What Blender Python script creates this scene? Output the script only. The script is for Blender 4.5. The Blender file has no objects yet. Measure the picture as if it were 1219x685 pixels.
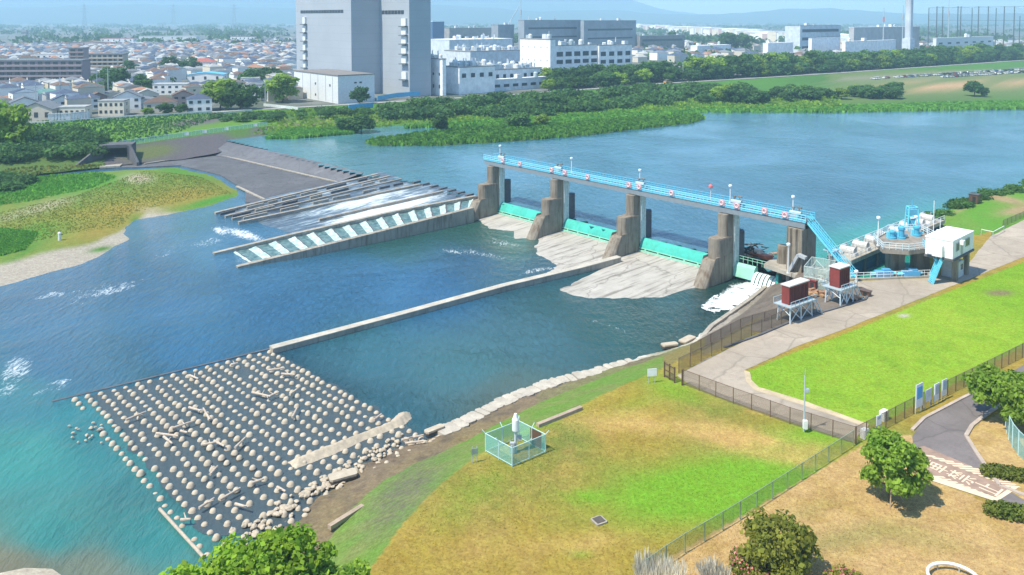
import bpy, bmesh, math, random
import numpy as np
from mathutils import Vector, Matrix, noise
from mathutils.geometry import tessellate_polygon

R = math.radians
rnd = random.Random(7)
C = bpy.context.scene.collection
sc = bpy.context.scene

# ------------------------------------------------------------------ camera, sky, sun, exposure
FPX, HZ, PITCH, CAMH = 975.0, 22.0, R(3), 50.0          # focal length and horizon in pixels of the 1219-wide photograph
PPY = HZ + FPX*math.tan(PITCH)
cd = bpy.data.cameras.new('camera'); cam = bpy.data.objects.new('camera', cd); C.objects.link(cam)
cam.location = (0, 0, CAMH); cam.rotation_euler = (R(90)-PITCH, 0, 0)
cd.sensor_width = 36; cd.lens = FPX/1219*36; cd.shift_y = -(342.5-PPY)/1219
cd.clip_start = 1; cd.clip_end = 60000
sc.camera = cam
SUN_EL, SUN_AZ = R(58), R(238)                          # azimuth clockwise from +Y: the sun stands left and behind the camera
w = bpy.data.worlds.new('World'); sc.world = w; w.use_nodes = True
nt = w.node_tree; sky = nt.nodes.new('ShaderNodeTexSky'); sky.sky_type = 'NISHITA'; sky.sun_disc = False
sky.sun_elevation = SUN_EL; sky.sun_rotation = SUN_AZ; sky.air_density = 1.0; sky.dust_density = 0.2; sky.ozone_density = 3.0
bg = nt.nodes['Background']; bg.inputs[1].default_value = 0.15
tn = nt.nodes.new('ShaderNodeMix'); tn.data_type = 'RGBA'; tn.blend_type = 'MULTIPLY'; tn.inputs[0].default_value = 1; tn.inputs[7].default_value = (.89, 1.01, 1.09, 1)   # humid summer air: bluer than the clear-air model
nt.links.new(sky.outputs[0], tn.inputs[6]); nt.links.new(tn.outputs[2], bg.inputs[0])
sl = bpy.data.lights.new('sun', 'SUN'); so = bpy.data.objects.new('sun', sl); C.objects.link(so)
sl.energy = 4.8; sl.angle = R(0.6); sl.color = (1.0, 0.93, 0.76)
sdir = Vector((math.sin(SUN_AZ)*math.cos(SUN_EL), math.cos(SUN_AZ)*math.cos(SUN_EL), math.sin(SUN_EL)))
so.rotation_euler = sdir.to_track_quat('Z', 'Y').to_euler(); so.location = (0, 0, 400)
sc.view_settings.view_transform = 'Standard'; sc.view_settings.look = 'None'
sc.view_settings.gamma = 1; sc.view_settings.exposure = 0.62
sc.view_settings.use_curve_mapping = False
HAZE_DENSITY = 2.2e-4
sc.cycles.use_denoising = True
sc.cycles.max_bounces = 6; sc.cycles.transparent_max_bounces = 16; sc.cycles.volume_bounces = 1

# ------------------------------------------------------------------ helpers
def P(px, py, z=0.0):
    """point of the place at height z seen at this pixel of the photograph (used to survey the place)"""
    x = (px-609.5)/FPX; y = -(py-PPY)/FPX
    d = (x, math.cos(PITCH)+y*math.sin(PITCH), -math.sin(PITCH)+y*math.cos(PITCH))
    t = (z-CAMH)/d[2]
    return Vector((d[0]*t, d[1]*t, z))

def proj(X, Y, Z):
    """numpy: world to photograph pixels"""
    dz = Z-CAMH
    yc = Y*math.sin(PITCH)+dz*math.cos(PITCH); zc = Y*math.cos(PITCH)-dz*math.sin(PITCH)
    return 609.5+FPX*X/zc, PPY-FPX*yc/zc

def tag(o, label=None, cat=None, group=None, kind=None):
    if label: o['label'] = label
    if cat: o['category'] = cat
    if group: o['group'] = group
    if kind: o['kind'] = kind
    return o

def thing(name, label, cat, loc=(0, 0, 0), rz=0.0, group=None, scale=None):
    o = bpy.data.objects.new(name, None); C.objects.link(o)
    o.empty_display_size = 0.5
    o.location = loc; o.rotation_euler = (0, 0, rz)
    if scale: o.scale = scale
    return tag(o, label, cat, group)

def link(name, mesh, parent=None, loc=None, rz=None):
    o = bpy.data.objects.new(name, mesh); C.objects.link(o)
    if parent: o.parent = parent
    if loc is not None: o.location = loc
    if rz is not None: o.rotation_euler = (0, 0, rz)
    return o

def copy_tree(o, parent=None):
    c = o.copy(); C.objects.link(c)
    if parent: c.parent = parent
    for ch in list(o.children): copy_tree(ch, c)
    return c

class MB:
    """collects simple shapes into one mesh"""
    def __init__(s): s.v = []; s.f = []; s.mi = []; s.m = 0
    def add(s, vs, fs):
        b = len(s.v); s.v += [tuple(v) for v in vs]
        for f in fs: s.f.append([b+i for i in f]); s.mi.append(s.m)
        return s
    def box(s, c, d, rz=0.0, bev=0.0):
        x, y, z = d[0]/2, d[1]/2, d[2]/2; ca, sa = math.cos(rz), math.sin(rz)
        b = min(bev, x*.6, y*.6)
        vs = []
        if b > 0:
            ring = [(-x+b, -y), (x-b, -y), (x, -y+b), (x, y-b), (x-b, y), (-x+b, y), (-x, y-b), (-x, -y+b)]
        else:
            ring = [(-x, -y), (x, -y), (x, y), (-x, y)]
        n = len(ring)
        for zz in (-z, z):
            for (a, q) in ring: vs.append((c[0]+a*ca-q*sa, c[1]+a*sa+q*ca, c[2]+zz))
        return s.add(vs, [list(range(n))[::-1], list(range(n, 2*n))]+[[i, (i+1) % n, n+(i+1) % n, n+i] for i in range(n)])
    def prism(s, poly, z0, z1):
        n = len(poly); a = sum(poly[i][0]*poly[(i+1) % n][1]-poly[(i+1) % n][0]*poly[i][1] for i in range(n))
        if a < 0: poly = poly[::-1]
        g = lambda z, p: z(p) if callable(z) else z
        vs = [(p[0], p[1], g(z0, p)) for p in poly]+[(p[0], p[1], g(z1, p)) for p in poly]
        tri = tessellate_polygon([[Vector((p[0], p[1], 0)) for p in poly]])
        up = []
        for t in tri:
            A, B, D = (poly[i] for i in t)
            cr = (B[0]-A[0])*(D[1]-A[1])-(B[1]-A[1])*(D[0]-A[0])
            up.append(list(t) if cr > 0 else list(t)[::-1])
        return s.add(vs, [t[::-1] for t in up]+[[n+i for i in t] for t in up]+[[i, (i+1) % n, n+(i+1) % n, n+i] for i in range(n)])
    def tube(s, p, q, r, n=6, r2=None, cap=True):
        p, q = Vector(p), Vector(q); r2 = r if r2 is None else r2
        d = (q-p)
        if d.length < 1e-6: return s
        d.normalize(); u = d.orthogonal().normalized(); w_ = d.cross(u)
        vs = []
        for (o, rr) in ((p, r), (q, r2)):
            for i in range(n):
                a = 2*math.pi*i/n; vs.append(o+u*(rr*math.cos(a))+w_*(rr*math.sin(a)))
        fs = [[i, (i+1) % n, n+(i+1) % n, n+i] for i in range(n)]
        if cap: fs += [list(range(n))[::-1], list(range(n, 2*n))]
        return s.add(vs, fs)
    def bar(s, p, q, w_, h):
        """a rectangular bar from p to q, w_ wide across and h high"""
        p, q = Vector(p), Vector(q); d = (q-p).normalized()
        side = d.cross(Vector((0, 0, 1)))
        side = side.normalized() if side.length > 1e-4 else Vector((1, 0, 0))
        up = side.cross(d)
        vs = [o+side*(a*w_/2)+up*(b*h/2) for o in (p, q) for (a, b) in ((-1, -1), (1, -1), (1, 1), (-1, 1))]
        return s.add(vs, [[3, 2, 1, 0], [4, 5, 6, 7]]+[[i, (i+1) % 4, 4+(i+1) % 4, 4+i] for i in range(4)])
    def lathe(s, prof, n=12, c=(0, 0, 0), sx=1, sy=1):
        vs = []
        for (r, z) in prof:
            for i in range(n):
                a = 2*math.pi*i/n; vs.append((c[0]+r*sx*math.cos(a), c[1]+r*sy*math.sin(a), c[2]+z))
        fs = [[j*n+i, j*n+(i+1) % n, (j+1)*n+(i+1) % n, (j+1)*n+i] for j in range(len(prof)-1) for i in range(n)]
        fs += [list(range(n))[::-1], [(len(prof)-1)*n+i for i in range(n)]]
        return s.add(vs, fs)
    def mesh(s, name, mats, smooth=False):
        me = bpy.data.meshes.new(name); me.from_pydata(s.v, [], s.f)
        for m in (mats if isinstance(mats, (list, tuple)) else [mats]): me.materials.append(m)
        me.polygons.foreach_set('material_index', s.mi)
        if smooth: me.polygons.foreach_set('use_smooth', [True]*len(s.f))
        me.update(); return me
    def build(s, name, mats, parent=None, smooth=False, loc=None, rz=None):
        return link(name, s.mesh(name, mats, smooth), parent, loc, rz)

def attr(me, name, vals):
    """float or colour attribute per vertex"""
    vals = np.asarray(vals, dtype=np.float32)
    if vals.ndim == 1:
        a = me.attributes.new(name, 'FLOAT', 'POINT'); a.data.foreach_set('value', vals)
    else:
        a = me.attributes.new(name, 'FLOAT_COLOR', 'POINT')
        v = np.ones((len(vals), 4), np.float32); v[:, :3] = vals; a.data.foreach_set('color', v.ravel())

# ------------------------------------------------------------------ materials
MATS = {}
class NT:
    def __init__(s, name):
        m = bpy.data.materials.new(name); m.use_nodes = True; s.m = m; s.t = m.node_tree; s.n = s.t.nodes
        s.b = s.n['Principled BSDF']; s.out = s.n['Material Output']; MATS[name] = m
    def N(s, typ, **kw):
        n = s.n.new('ShaderNode'+typ)
        for k, v in kw.items():
            if hasattr(n, k): setattr(n, k, v)
            else: n.inputs[k.replace('_', ' ')].default_value = v
        return n
    def L(s, a, b): s.t.links.new(a, b)
    def coords(s, rand=True):
        tc = s.N('TexCoord')
        if not rand: return tc.outputs['Object']
        oi = s.N('ObjectInfo'); mu = s.N('Math', operation='MULTIPLY'); mu.inputs[1].default_value = 97.0
        s.L(oi.outputs['Random'], mu.inputs[0])
        ad = s.N('VectorMath', operation='ADD'); s.L(tc.outputs['Object'], ad.inputs[0]); s.L(mu.outputs[0], ad.inputs[1])
        return ad.outputs[0]
    def noise(s, co, scale, detail=4, rough=.6, dist=0.0):
        n = s.N('TexNoise'); n.inputs['Scale'].default_value = scale; n.inputs['Detail'].default_value = detail
        n.inputs['Roughness'].default_value = rough; n.inputs['Distortion'].default_value = dist; s.L(co, n.inputs['Vector'])
        return n.outputs[0]
    def ramp(s, fac, stops, interp='LINEAR'):
        r = s.N('ValToRGB'); cr = r.color_ramp; cr.interpolation = interp
        while len(cr.elements) < len(stops): cr.elements.new(.5)
        for e, (p, c) in zip(cr.elements, stops):
            e.position = p; e.color = (*c, 1) if hasattr(c, '__len__') else (c, c, c, 1)
        s.L(fac, r.inputs[0]); return r.outputs[0]
    def mix(s, fac, a, b, mode='MIX'):
        m = s.N('Mix', data_type='RGBA', blend_type=mode)
        for sock, val in ((m.inputs[0], fac), (m.inputs[6], a), (m.inputs[7], b)):
            if hasattr(val, 'is_linked') or hasattr(val, 'links'): s.L(val, sock)
            elif hasattr(val, '__len__'): sock.default_value = (*val, 1)
            else: sock.default_value = val
        return m.outputs[2]
    def math(s, op, a, b=None):
        m = s.N('Math', operation=op)
        for sock, val in ((m.inputs[0], a), (m.inputs[1], b)):
            if val is None: continue
            if hasattr(val, 'links'): s.L(val, sock)
            else: sock.default_value = val
        return m.outputs[0]
    def bump(s, h, strength=.4, dist=.1):
        b = s.N('Bump'); b.inputs['Strength'].default_value = strength; b.inputs['Distance'].default_value = dist
        s.L(h, b.inputs['Height']); s.L(b.outputs[0], s.b.inputs['Normal'])

def M(name, c, var=.25, scale=1.0, rough=.8, bump=0.0, spec=.3, metal=0.0, c2=None, rand=0.0):
    """a plain surface with two scales of noise in its colour"""
    if name in MATS: return MATS[name]
    k = NT(name); co = k.coords()
    a = k.noise(co, scale, 5); b = k.noise(co, scale*9, 3)
    hi = c2 or tuple(min(1, x*(1+var)) for x in c); lo = tuple(x*(1-var) for x in c)
    col = k.mix(k.ramp(a, [(.3, 0.0), (.72, 1.0)]), lo if not c2 else c, hi)
    col = k.mix(k.math('MULTIPLY', b, .35), col, tuple(x*.6 for x in c))
    if rand:
        oi = k.N('ObjectInfo'); f = k.math('ADD', k.math('MULTIPLY', oi.outputs['Random'], 2*rand), 1-rand)
        cb = k.N('CombineXYZ')
        for i in range(3): k.L(f, cb.inputs[i])
        col = k.mix(1.0, col, cb.outputs[0], 'MULTIPLY')
    k.L(col, k.b.inputs['Base Color'])
    k.b.inputs['Roughness'].default_value = rough; k.b.inputs['Specular IOR Level'].default_value = spec; k.b.inputs['Metallic'].default_value = metal
    if bump: k.bump(b, bump, .05)
    return k.m

def concrete(name, c, stain=(.12, .10, .07), amt=.5, scale=.25, streak=True, cracks=0.0):
    if name in MATS: return MATS[name]
    k = NT(name); co = k.coords()
    big = k.noise(co, scale, 6, .65); fine = k.noise(co, scale*14, 4, .7)
    mp = k.N('Mapping'); mp.inputs['Scale'].default_value = (1.0, 1.0, .12); k.L(co, mp.inputs[0])
    st = k.noise(mp.outputs[0], 1.6, 4, .6)
    col = k.mix(k.ramp(big, [(.35, 0.0), (.7, 1.0)]), tuple(x*.8 for x in c), tuple(min(1, x*1.15) for x in c))
    if streak: col = k.mix(k.math('MULTIPLY', k.ramp(st, [(.48, 0.0), (.72, 1.0)]), amt), col, stain)
    else: col = k.mix(k.math('MULTIPLY', k.ramp(k.noise(co, scale*3, 6, .7, 1.5), [(.5, 0.0), (.7, 1.0)]), amt), col, stain)
    col = k.mix(k.math('MULTIPLY', k.ramp(fine, [(.45, 0.0), (.75, 1.0)]), .3), col, tuple(x*.55 for x in c))
    if cracks:                                            # slab joints, cracks and patched areas
        vo = k.N('TexVoronoi', feature='DISTANCE_TO_EDGE'); vo.inputs['Scale'].default_value = cracks; wn = k.N('TexNoise'); wn.inputs['Scale'].default_value = cracks*4; k.L(co, wn.inputs['Vector'])
        wm = k.N('VectorMath', operation='SCALE'); wm.inputs[3].default_value = .9; k.L(wn.outputs[1], wm.inputs[0]); wv = k.N('VectorMath', operation='ADD'); k.L(co, wv.inputs[0]); k.L(wm.outputs[0], wv.inputs[1]); k.L(wv.outputs[0], vo.inputs['Vector'])
        col = k.mix(k.math('MULTIPLY', k.ramp(vo.outputs[0], [(.0, 1.0), (.02, 0.0)]), .5), col, tuple(x*.4 for x in c))
        v2 = k.N('TexVoronoi'); v2.inputs['Scale'].default_value = cracks; k.L(wv.outputs[0], v2.inputs['Vector']); col = k.mix(k.math('MULTIPLY', v2.outputs['Distance'], .0), col, c)
        sc_ = k.N('SeparateColor'); k.L(v2.outputs['Color'], sc_.inputs[0]); col = k.mix(k.math('MULTIPLY', sc_.outputs[0], .32), col, tuple(x*.62 for x in c))
    k.L(col, k.b.inputs['Base Color']); k.b.inputs['Roughness'].default_value = .9; k.b.inputs['Specular IOR Level'].default_value = .2
    k.bump(fine, .35, .06)
    return k.m

def leaf(name, c, c2, trans=.25, scale=.4):
    if name in MATS: return MATS[name]
    k = NT(name); co = k.coords()
    oi = k.N('ObjectInfo'); ge = k.N('NewGeometry')
    a = k.noise(co, scale, 3)
    col = k.mix(k.ramp(a, [(.3, 0.0), (.7, 1.0)]), c, c2)
    f = k.math('ADD', k.math('MULTIPLY', ge.outputs['Random Per Island'], .6), .72)
    f = k.math('MULTIPLY', f, k.math('ADD', k.math('MULTIPLY', oi.outputs['Random'], .5), .75))
    cb = k.N('CombineXYZ')
    for i in range(3): k.L(f, cb.inputs[i])
    col = k.mix(1.0, col, cb.outputs[0], 'MULTIPLY')
    k.L(col, k.b.inputs['Base Color']); k.b.inputs['Roughness'].default_value = .75; k.b.inputs['Specular IOR Level'].default_value = .15
    if trans:
        t = k.N('BsdfTranslucent'); k.L(col, t.inputs[0]); mx = k.N('MixShader'); mx.inputs[0].default_value = trans
        k.L(k.b.outputs[0], mx.inputs[1]); k.L(t.outputs[0], mx.inputs[2]); k.L(mx.outputs[0], k.out.inputs[0])
    return k.m

def painted(name, c, rough=.45, var=.12): return M(name, c, var, 1.5, rough, 0, .4)

def ground_mat(name, attrname, bump=.5):
    """ground whose own colour is laid out in a colour attribute, broken up by noise at three scales"""
    k = NT(name); co = k.coords(False)
    at = k.N('Attribute'); at.attribute_name = attrname
    a = k.noise(co, .12, 5, .6); b = k.noise(co, 1.1, 5, .7); c = k.noise(co, 2.6, 6, .85)
    h = k.N('HueSaturation'); k.L(at.outputs['Color'], h.inputs['Color'])
    k.L(k.math('ADD', k.math('MULTIPLY', b, .05), .475), h.inputs['Hue'])
    v = k.math('ADD', k.math('MULTIPLY', b, .8), .58); v = k.math('MULTIPLY', v, k.math('ADD', k.math('MULTIPLY', c, 2.0), .0))
    k.L(v, h.inputs['Value'])
    k.L(h.outputs[0], k.b.inputs['Base Color']); k.b.inputs['Roughness'].default_value = .95; k.b.inputs['Specular IOR Level'].default_value = .1
    k.bump(c, bump, .12)
    return k.m

def tuft_mat(name):
    k = NT(name); at = k.N('Attribute'); at.attribute_name = 'tint'; ge = k.N('NewGeometry'); f = k.math('ADD', k.math('MULTIPLY', ge.outputs['Random Per Island'], .8), .75); cb = k.N('CombineXYZ')
    for i in range(3): k.L(f, cb.inputs[i])
    k.L(k.mix(1.0, at.outputs['Color'], cb.outputs[0], 'MULTIPLY'), k.b.inputs['Base Color']); k.b.inputs['Roughness'].default_value = .8; k.b.inputs['Specular IOR Level'].default_value = .1
    t = k.N('BsdfTranslucent'); k.L(at.outputs['Color'], t.inputs[0]); mx = k.N('MixShader'); mx.inputs[0].default_value = .35
    k.L(k.b.outputs[0], mx.inputs[1]); k.L(t.outputs[0], mx.inputs[2]); k.L(mx.outputs[0], k.out.inputs[0]); return k.m

def chainlink(name, c, cover, cell=.12):
    """woven wire: diagonal wires with open air between"""
    k = NT(name); tc = k.N('TexCoord'); fs = []
    sx = k.N('SeparateXYZ'); k.L(tc.outputs['UV'], sx.inputs[0])
    for sg in (1, -1):
        s_ = k.math('ADD', sx.outputs[0], k.math('MULTIPLY', sx.outputs[1], sg))
        fs.append(k.math('LESS_THAN', k.math('FRACT', k.math('MULTIPLY', s_, 1/cell)), cover))
    f = k.math('MAXIMUM', fs[0], fs[1])
    k.b.inputs['Base Color'].default_value = (*c, 1); k.b.inputs['Roughness'].default_value = .6
    t = k.N('BsdfTransparent'); mx = k.N('MixShader'); k.L(f, mx.inputs[0]); k.L(t.outputs[0], mx.inputs[1]); k.L(k.b.outputs[0], mx.inputs[2])
    k.L(mx.outputs[0], k.out.inputs[0])
    return k.m

CONC = concrete('pale_concrete', (.40, .36, .30))
CONC_PIER = concrete('pier_concrete', (.27, .235, .19), (.115, .065, .035), .8, .4)
CONC_DARK = concrete('dark_concrete', (.135, .135, .145), (.05, .05, .055), .6, .2, False, .14)
def block_conc():
    k = NT('baffle_concrete'); co = k.coords(); tc = k.N('TexCoord'); sx = k.N('SeparateXYZ'); k.L(tc.outputs['Object'], sx.inputs[0])
    n = k.noise(co, 1.2, 5, .7); wet = k.math('ADD', sx.outputs[2], k.math('MULTIPLY', n, .22))       # a dark water line at the foot
    col = k.mix(k.ramp(n, [(.3, 0.0), (.7, 1.0)]), (.38, .315, .235), (.53, .455, .355)); col = k.mix(k.ramp(wet, [(.08, 1.0), (.20, 0.0)]), col, (.07, .055, .04))
    k.L(col, k.b.inputs['Base Color']); k.b.inputs['Roughness'].default_value = .9; k.bump(k.noise(co, 9, 3), .4, .05); return k.m
CONC_BLOCK = block_conc()
WHITE = painted('white_paint', (.78, .79, .78)); GREYP = painted('grey_paint', (.42, .44, .46)); BLUE = painted('light_blue_paint', (.10, .48, .68))
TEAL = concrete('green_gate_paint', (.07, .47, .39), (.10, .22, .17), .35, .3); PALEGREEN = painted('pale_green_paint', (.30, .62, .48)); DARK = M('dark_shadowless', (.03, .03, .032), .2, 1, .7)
RED = concrete('oxide_red_paint', (.23, .05, .045), (.10, .05, .035), .7, .8); PINK = painted('orange_red_paint', (.62, .16, .16)); BROWN = painted('brown_paint', (.13, .075, .05)); STEEL = painted('galvanised_steel', (.42, .50, .54), .4)
GLASS = M('dark_window_glass', (.05, .065, .08), .2, .5, .15, 0, .6)
LEAF = {'dark': leaf('dark_leaves', (.045, .115, .03), (.08, .17, .038), .35), 'mid': leaf('mid_leaves', (.15, .28, .035), (.28, .40, .05), .45),
        'bright': leaf('bright_leaves', (.17, .36, .03), (.36, .50, .045), .45), 'reed': leaf('reed_leaves', (.10, .27, .035), (.17, .36, .055), .35),
        'olive': leaf('olive_leaves', (.24, .29, .045), (.40, .40, .07), .5), 'far': leaf('far_leaves', (.05, .13, .04), (.105, .21, .05), .38, .05)}
BARK = M('bark', (.11, .085, .06), .3, 3, .9, .5)

def panel(pts, z0, z1, mat, name, parent, base):
    vs = []; fs = []; uv = []; u = 0.0
    for i, p in enumerate(pts):
        if i: u += (pts[i]-pts[i-1]).length
        vs += [(p-base)+Vector((0, 0, z0)), (p-base)+Vector((0, 0, z1))]; uv += [(u, z0), (u, z1)]
        if i: fs.append((2*i-2, 2*i, 2*i+1, 2*i-1))
    me = bpy.data.meshes.new(name); me.from_pydata(vs, [], fs); me.materials.append(mat); l = me.uv_layers.new(name='UVMap')
    for lp in me.loops: l.data[lp.index].uv = uv[lp.vertex_index]
    return link(name, me, parent)
# ------------------------------------------------------------------ land and water
def wpoly(pts, z=None):
    return np.array([P(p[0], p[1], p[2] if len(p) > 2 else z)[:2] for p in pts])

def inside(poly, X, Y):
    r = np.zeros(X.shape, bool); n = len(poly); j = n-1
    for i in range(n):
        xi, yi = poly[i]; xj, yj = poly[j]
        if yi != yj:
            r ^= ((yi > Y) != (yj > Y)) & (X < (xj-xi)*(Y-yi)/(yj-yi)+xi)
        j = i
    return r

def dline(line, X, Y, closed=False):
    d = np.full(X.shape, 1e9); n = len(line)
    for i in range(n if closed else n-1):
        a = line[i]; b = line[(i+1) % n]; v = b-a; L2 = max(1e-9, v@v)
        t = np.clip(((X-a[0])*v[0]+(Y-a[1])*v[1])/L2, 0, 1)
        d = np.minimum(d, np.hypot(X-a[0]-t*v[0], Y-a[1]-t*v[1]))
    return d

def fnoise(X, Y, s, seed=0, octs=4):
    """value noise, vectorised"""
    out = np.zeros(X.shape); amp = 1; tot = 0
    for o in range(octs):
        x = X/s*(2**o)+seed*17.3; y = Y/s*(2**o)-seed*9.7
        xi = np.floor(x).astype(np.int64); yi = np.floor(y).astype(np.int64); fx = x-xi; fy = y-yi
        fx = fx*fx*(3-2*fx); fy = fy*fy*(3-2*fy)
        h = lambda a, b: (np.modf(np.abs(np.sin(a*127.1+b*311.7+o*74.7)*43758.5453))[0])
        out += amp*((h(xi, yi)*(1-fx)+h(xi+1, yi)*fx)*(1-fy)+(h(xi, yi+1)*(1-fx)+h(xi+1, yi+1)*fx)*fy); tot += amp; amp *= .5
    return out/tot

def grid(name, mat, x0, x1, y0, y1, step, zf, keep, cols=None, smooth=True, extra=None):
    """a height field on a regular grid; keep() says which cells exist, cols gives the colour attribute"""
    nx = int((x1-x0)/step)+1; ny = int((y1-y0)/step)+1
    X, Y = np.meshgrid(x0+np.arange(nx)*step, y0+np.arange(ny)*step)
    K = keep(X+step/2, Y+step/2)[:-1, :-1]
    idx = np.arange(nx*ny).reshape(ny, nx)
    q = np.stack([idx[:-1, :-1][K], idx[:-1, 1:][K], idx[1:, 1:][K], idx[1:, :-1][K]], 1)
    used = np.unique(q); rm = np.full(nx*ny, -1); rm[used] = np.arange(len(used)); q = rm[q]
    Xu, Yu = X.ravel()[used], Y.ravel()[used]; Z = zf(Xu, Yu)
    me = bpy.data.meshes.new(name); me.vertices.add(len(used)); me.vertices.foreach_set('co', np.stack([Xu, Yu, Z], 1).astype(np.float32).ravel())
    me.loops.add(q.size); me.loops.foreach_set('vertex_index', q.astype(np.int32).ravel())
    me.polygons.add(len(q)); me.polygons.foreach_set('loop_start', np.arange(0, q.size, 4, dtype=np.int32)); me.polygons.foreach_set('loop_total', np.full(len(q), 4, np.int32))
    if smooth: me.polygons.foreach_set('use_smooth', np.ones(len(q), bool))
    me.materials.append(mat); me.update(calc_edges=True)
    if cols is not None:
        for k, v in cols(Xu, Yu, Z).items(): attr(me, k, v)
    return link(name, me)

def resample(line, n):
    L = [0]
    for i in range(len(line)-1): L.append(L[-1]+(line[i+1]-line[i]).length)
    out = []; j = 0
    for k in range(n):
        t = L[-1]*k/(n-1)
        while j < len(line)-2 and L[j+1] < t: j += 1
        out.append(line[j].lerp(line[j+1], (t-L[j])/max(1e-6, L[j+1]-L[j])))
    return out

def loft(name, mat, rows, n=120, sub=1, jit=0.0):
    rows = [resample([p if isinstance(p, Vector) else P(*p) for p in r], n) for r in rows]
    full = []
    for i in range(len(rows)-1):
        for s in range(sub): full.append([a.lerp(b, s/sub) for a, b in zip(rows[i], rows[i+1])])
    full.append(rows[-1]); v = []; f = []
    for r in full:
        for p in r: v.append(p+Vector((0, 0, (noise.noise(p*.15))*jit)))
    for j in range(len(full)-1):
        for i in range(n-1): f.append((j*n+i, j*n+i+1, (j+1)*n+i+1, (j+1)*n+i))
    me = bpy.data.meshes.new(name); me.from_pydata(v, [], f); me.materials.append(mat)
    bm = bmesh.new(); bm.from_mesh(me); bmesh.ops.recalc_face_normals(bm, faces=bm.faces)
    if sum(fc.normal.z for fc in bm.faces) < 0: bmesh.ops.reverse_faces(bm, faces=bm.faces)
    bm.to_mesh(me); bm.free(); me.polygons.foreach_set('use_smooth', [True]*len(me.polygons))
    return link(name, me)

def flat(name, mat, pts, z, thick=.0, dens=0, wob=0.0):
    """a level sheet traced as a polygon; its edge may wander a little"""
    vs = [P(p[0], p[1], z) for p in pts]
    if wob:
        out = []
        for i in range(len(vs)):
            a, b = vs[i], vs[(i+1) % len(vs)]; k = max(1, int((b-a).length/.8))
            for j in range(k):
                q = a.lerp(b, j/k); out.append(q+Vector((noise.noise(q*.7), noise.noise(q*.7+Vector((9, 3, 1))), 0))*wob)
        vs = out
    mb = MB()
    if thick: mb.prism([(v.x, v.y) for v in vs], z-thick, z)
    else:
        tri = tessellate_polygon([[Vector((v.x, v.y, 0)) for v in vs]])
        fs = []
        for t in tri:
            A, B, D = (vs[i] for i in t)
            fs.append(list(t) if (B-A).cross(D-A).z > 0 else list(t)[::-1])
        mb.add(vs, fs)
    return mb.build(name, mat)

def S(o): return tag(o, kind='structure')

DO = P(596, 253, .7); UX = Vector((.674, -.739, 0)); UY = Vector((.739, .674, 0)); DANG = math.atan2(-.739, .674)   # frame of the weir: X along it, Y upstream
def D(x, y=0.0, z=0.0): return Vector((DO.x, DO.y, 0))+UX*x+UY*y+Vector((0, 0, z))
def todam(v): q = Vector((v.x-DO.x, v.y-DO.y, 0)); return (q.dot(UX), q.dot(UY), v.z)

# bed under everything, as far as the horizon
gm = NT('bed_soil'); gm.b.inputs['Base Color'].default_value = (.10, .09, .07, 1)
mb = MB(); mb.add([(-18000, -600, -2.5), (18000, -600, -2.5), (18000, 20000, -2.5), (-18000, 20000, -2.5)], [[0, 1, 2, 3]])
S(mb.build('ground', gm.m))

def lerpc(a, b, t): return np.asarray(a)*(1-t[..., None])+np.asarray(b)*t[..., None]
def blob(px, py, x, y, rx, ry, ang=0.0):
    c, s = math.cos(R(ang)), math.sin(R(ang)); dx, dy = px-x, py-y
    return np.exp(-(((dx*c+dy*s)/rx)**2+((-dx*s+dy*c)/ry)**2))

# ---- water
def water_mat(name, wave, strength, rough):
    k = NT(name); co = k.coords(False)
    at = k.N('Attribute'); at.attribute_name = 'tint'; fo = k.N('Attribute'); fo.attribute_name = 'foam'
    mp = k.N('Mapping'); mp.inputs['Rotation'].default_value = (0, 0, R(42)); mp.inputs['Scale'].default_value = (1, .32, 1); k.L(co, mp.inputs[0])
    n1 = k.noise(mp.outputs[0], .9*wave, 5, .65, .6); n2 = k.noise(co, .16*wave, 4, .6)
    fb = k.noise(mp.outputs[0], 1.5, 6, .75, 1.2)
    fm = k.math('SUBTRACT', k.math('ADD', fo.outputs['Fac'], k.math('MULTIPLY', fb, 1.1)), 1.0)
    fm = k.ramp(fm, [(.0, 0.0), (.28, .95)])
    tv = k.mix(k.math('MULTIPLY', k.math('SUBTRACT', k.noise(mp.outputs[0], .05, 4, .6), .35), .9), at.outputs['Color'], tuple([.012, .035, .06]))
    col = k.mix(fm, tv, (.78, .82, .82))
    k.L(col, k.b.inputs['Base Color'])
    rg = k.N('Mix'); k.L(fm, rg.inputs[0]); rg.inputs[2].default_value = rough; rg.inputs[3].default_value = .75; k.L(rg.outputs[0], k.b.inputs['Roughness'])
    k.b.inputs['IOR'].default_value = 1.33
    gust = k.ramp(k.noise(co, .022, 4, .6, .8), [(.34, .25), (.66, 1.0)])
    h = k.math('MULTIPLY', k.math('ADD', n1, k.math('MULTIPLY', n2, 1.2)), gust); k.bump(h, strength, .6)
    return k.m

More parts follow.
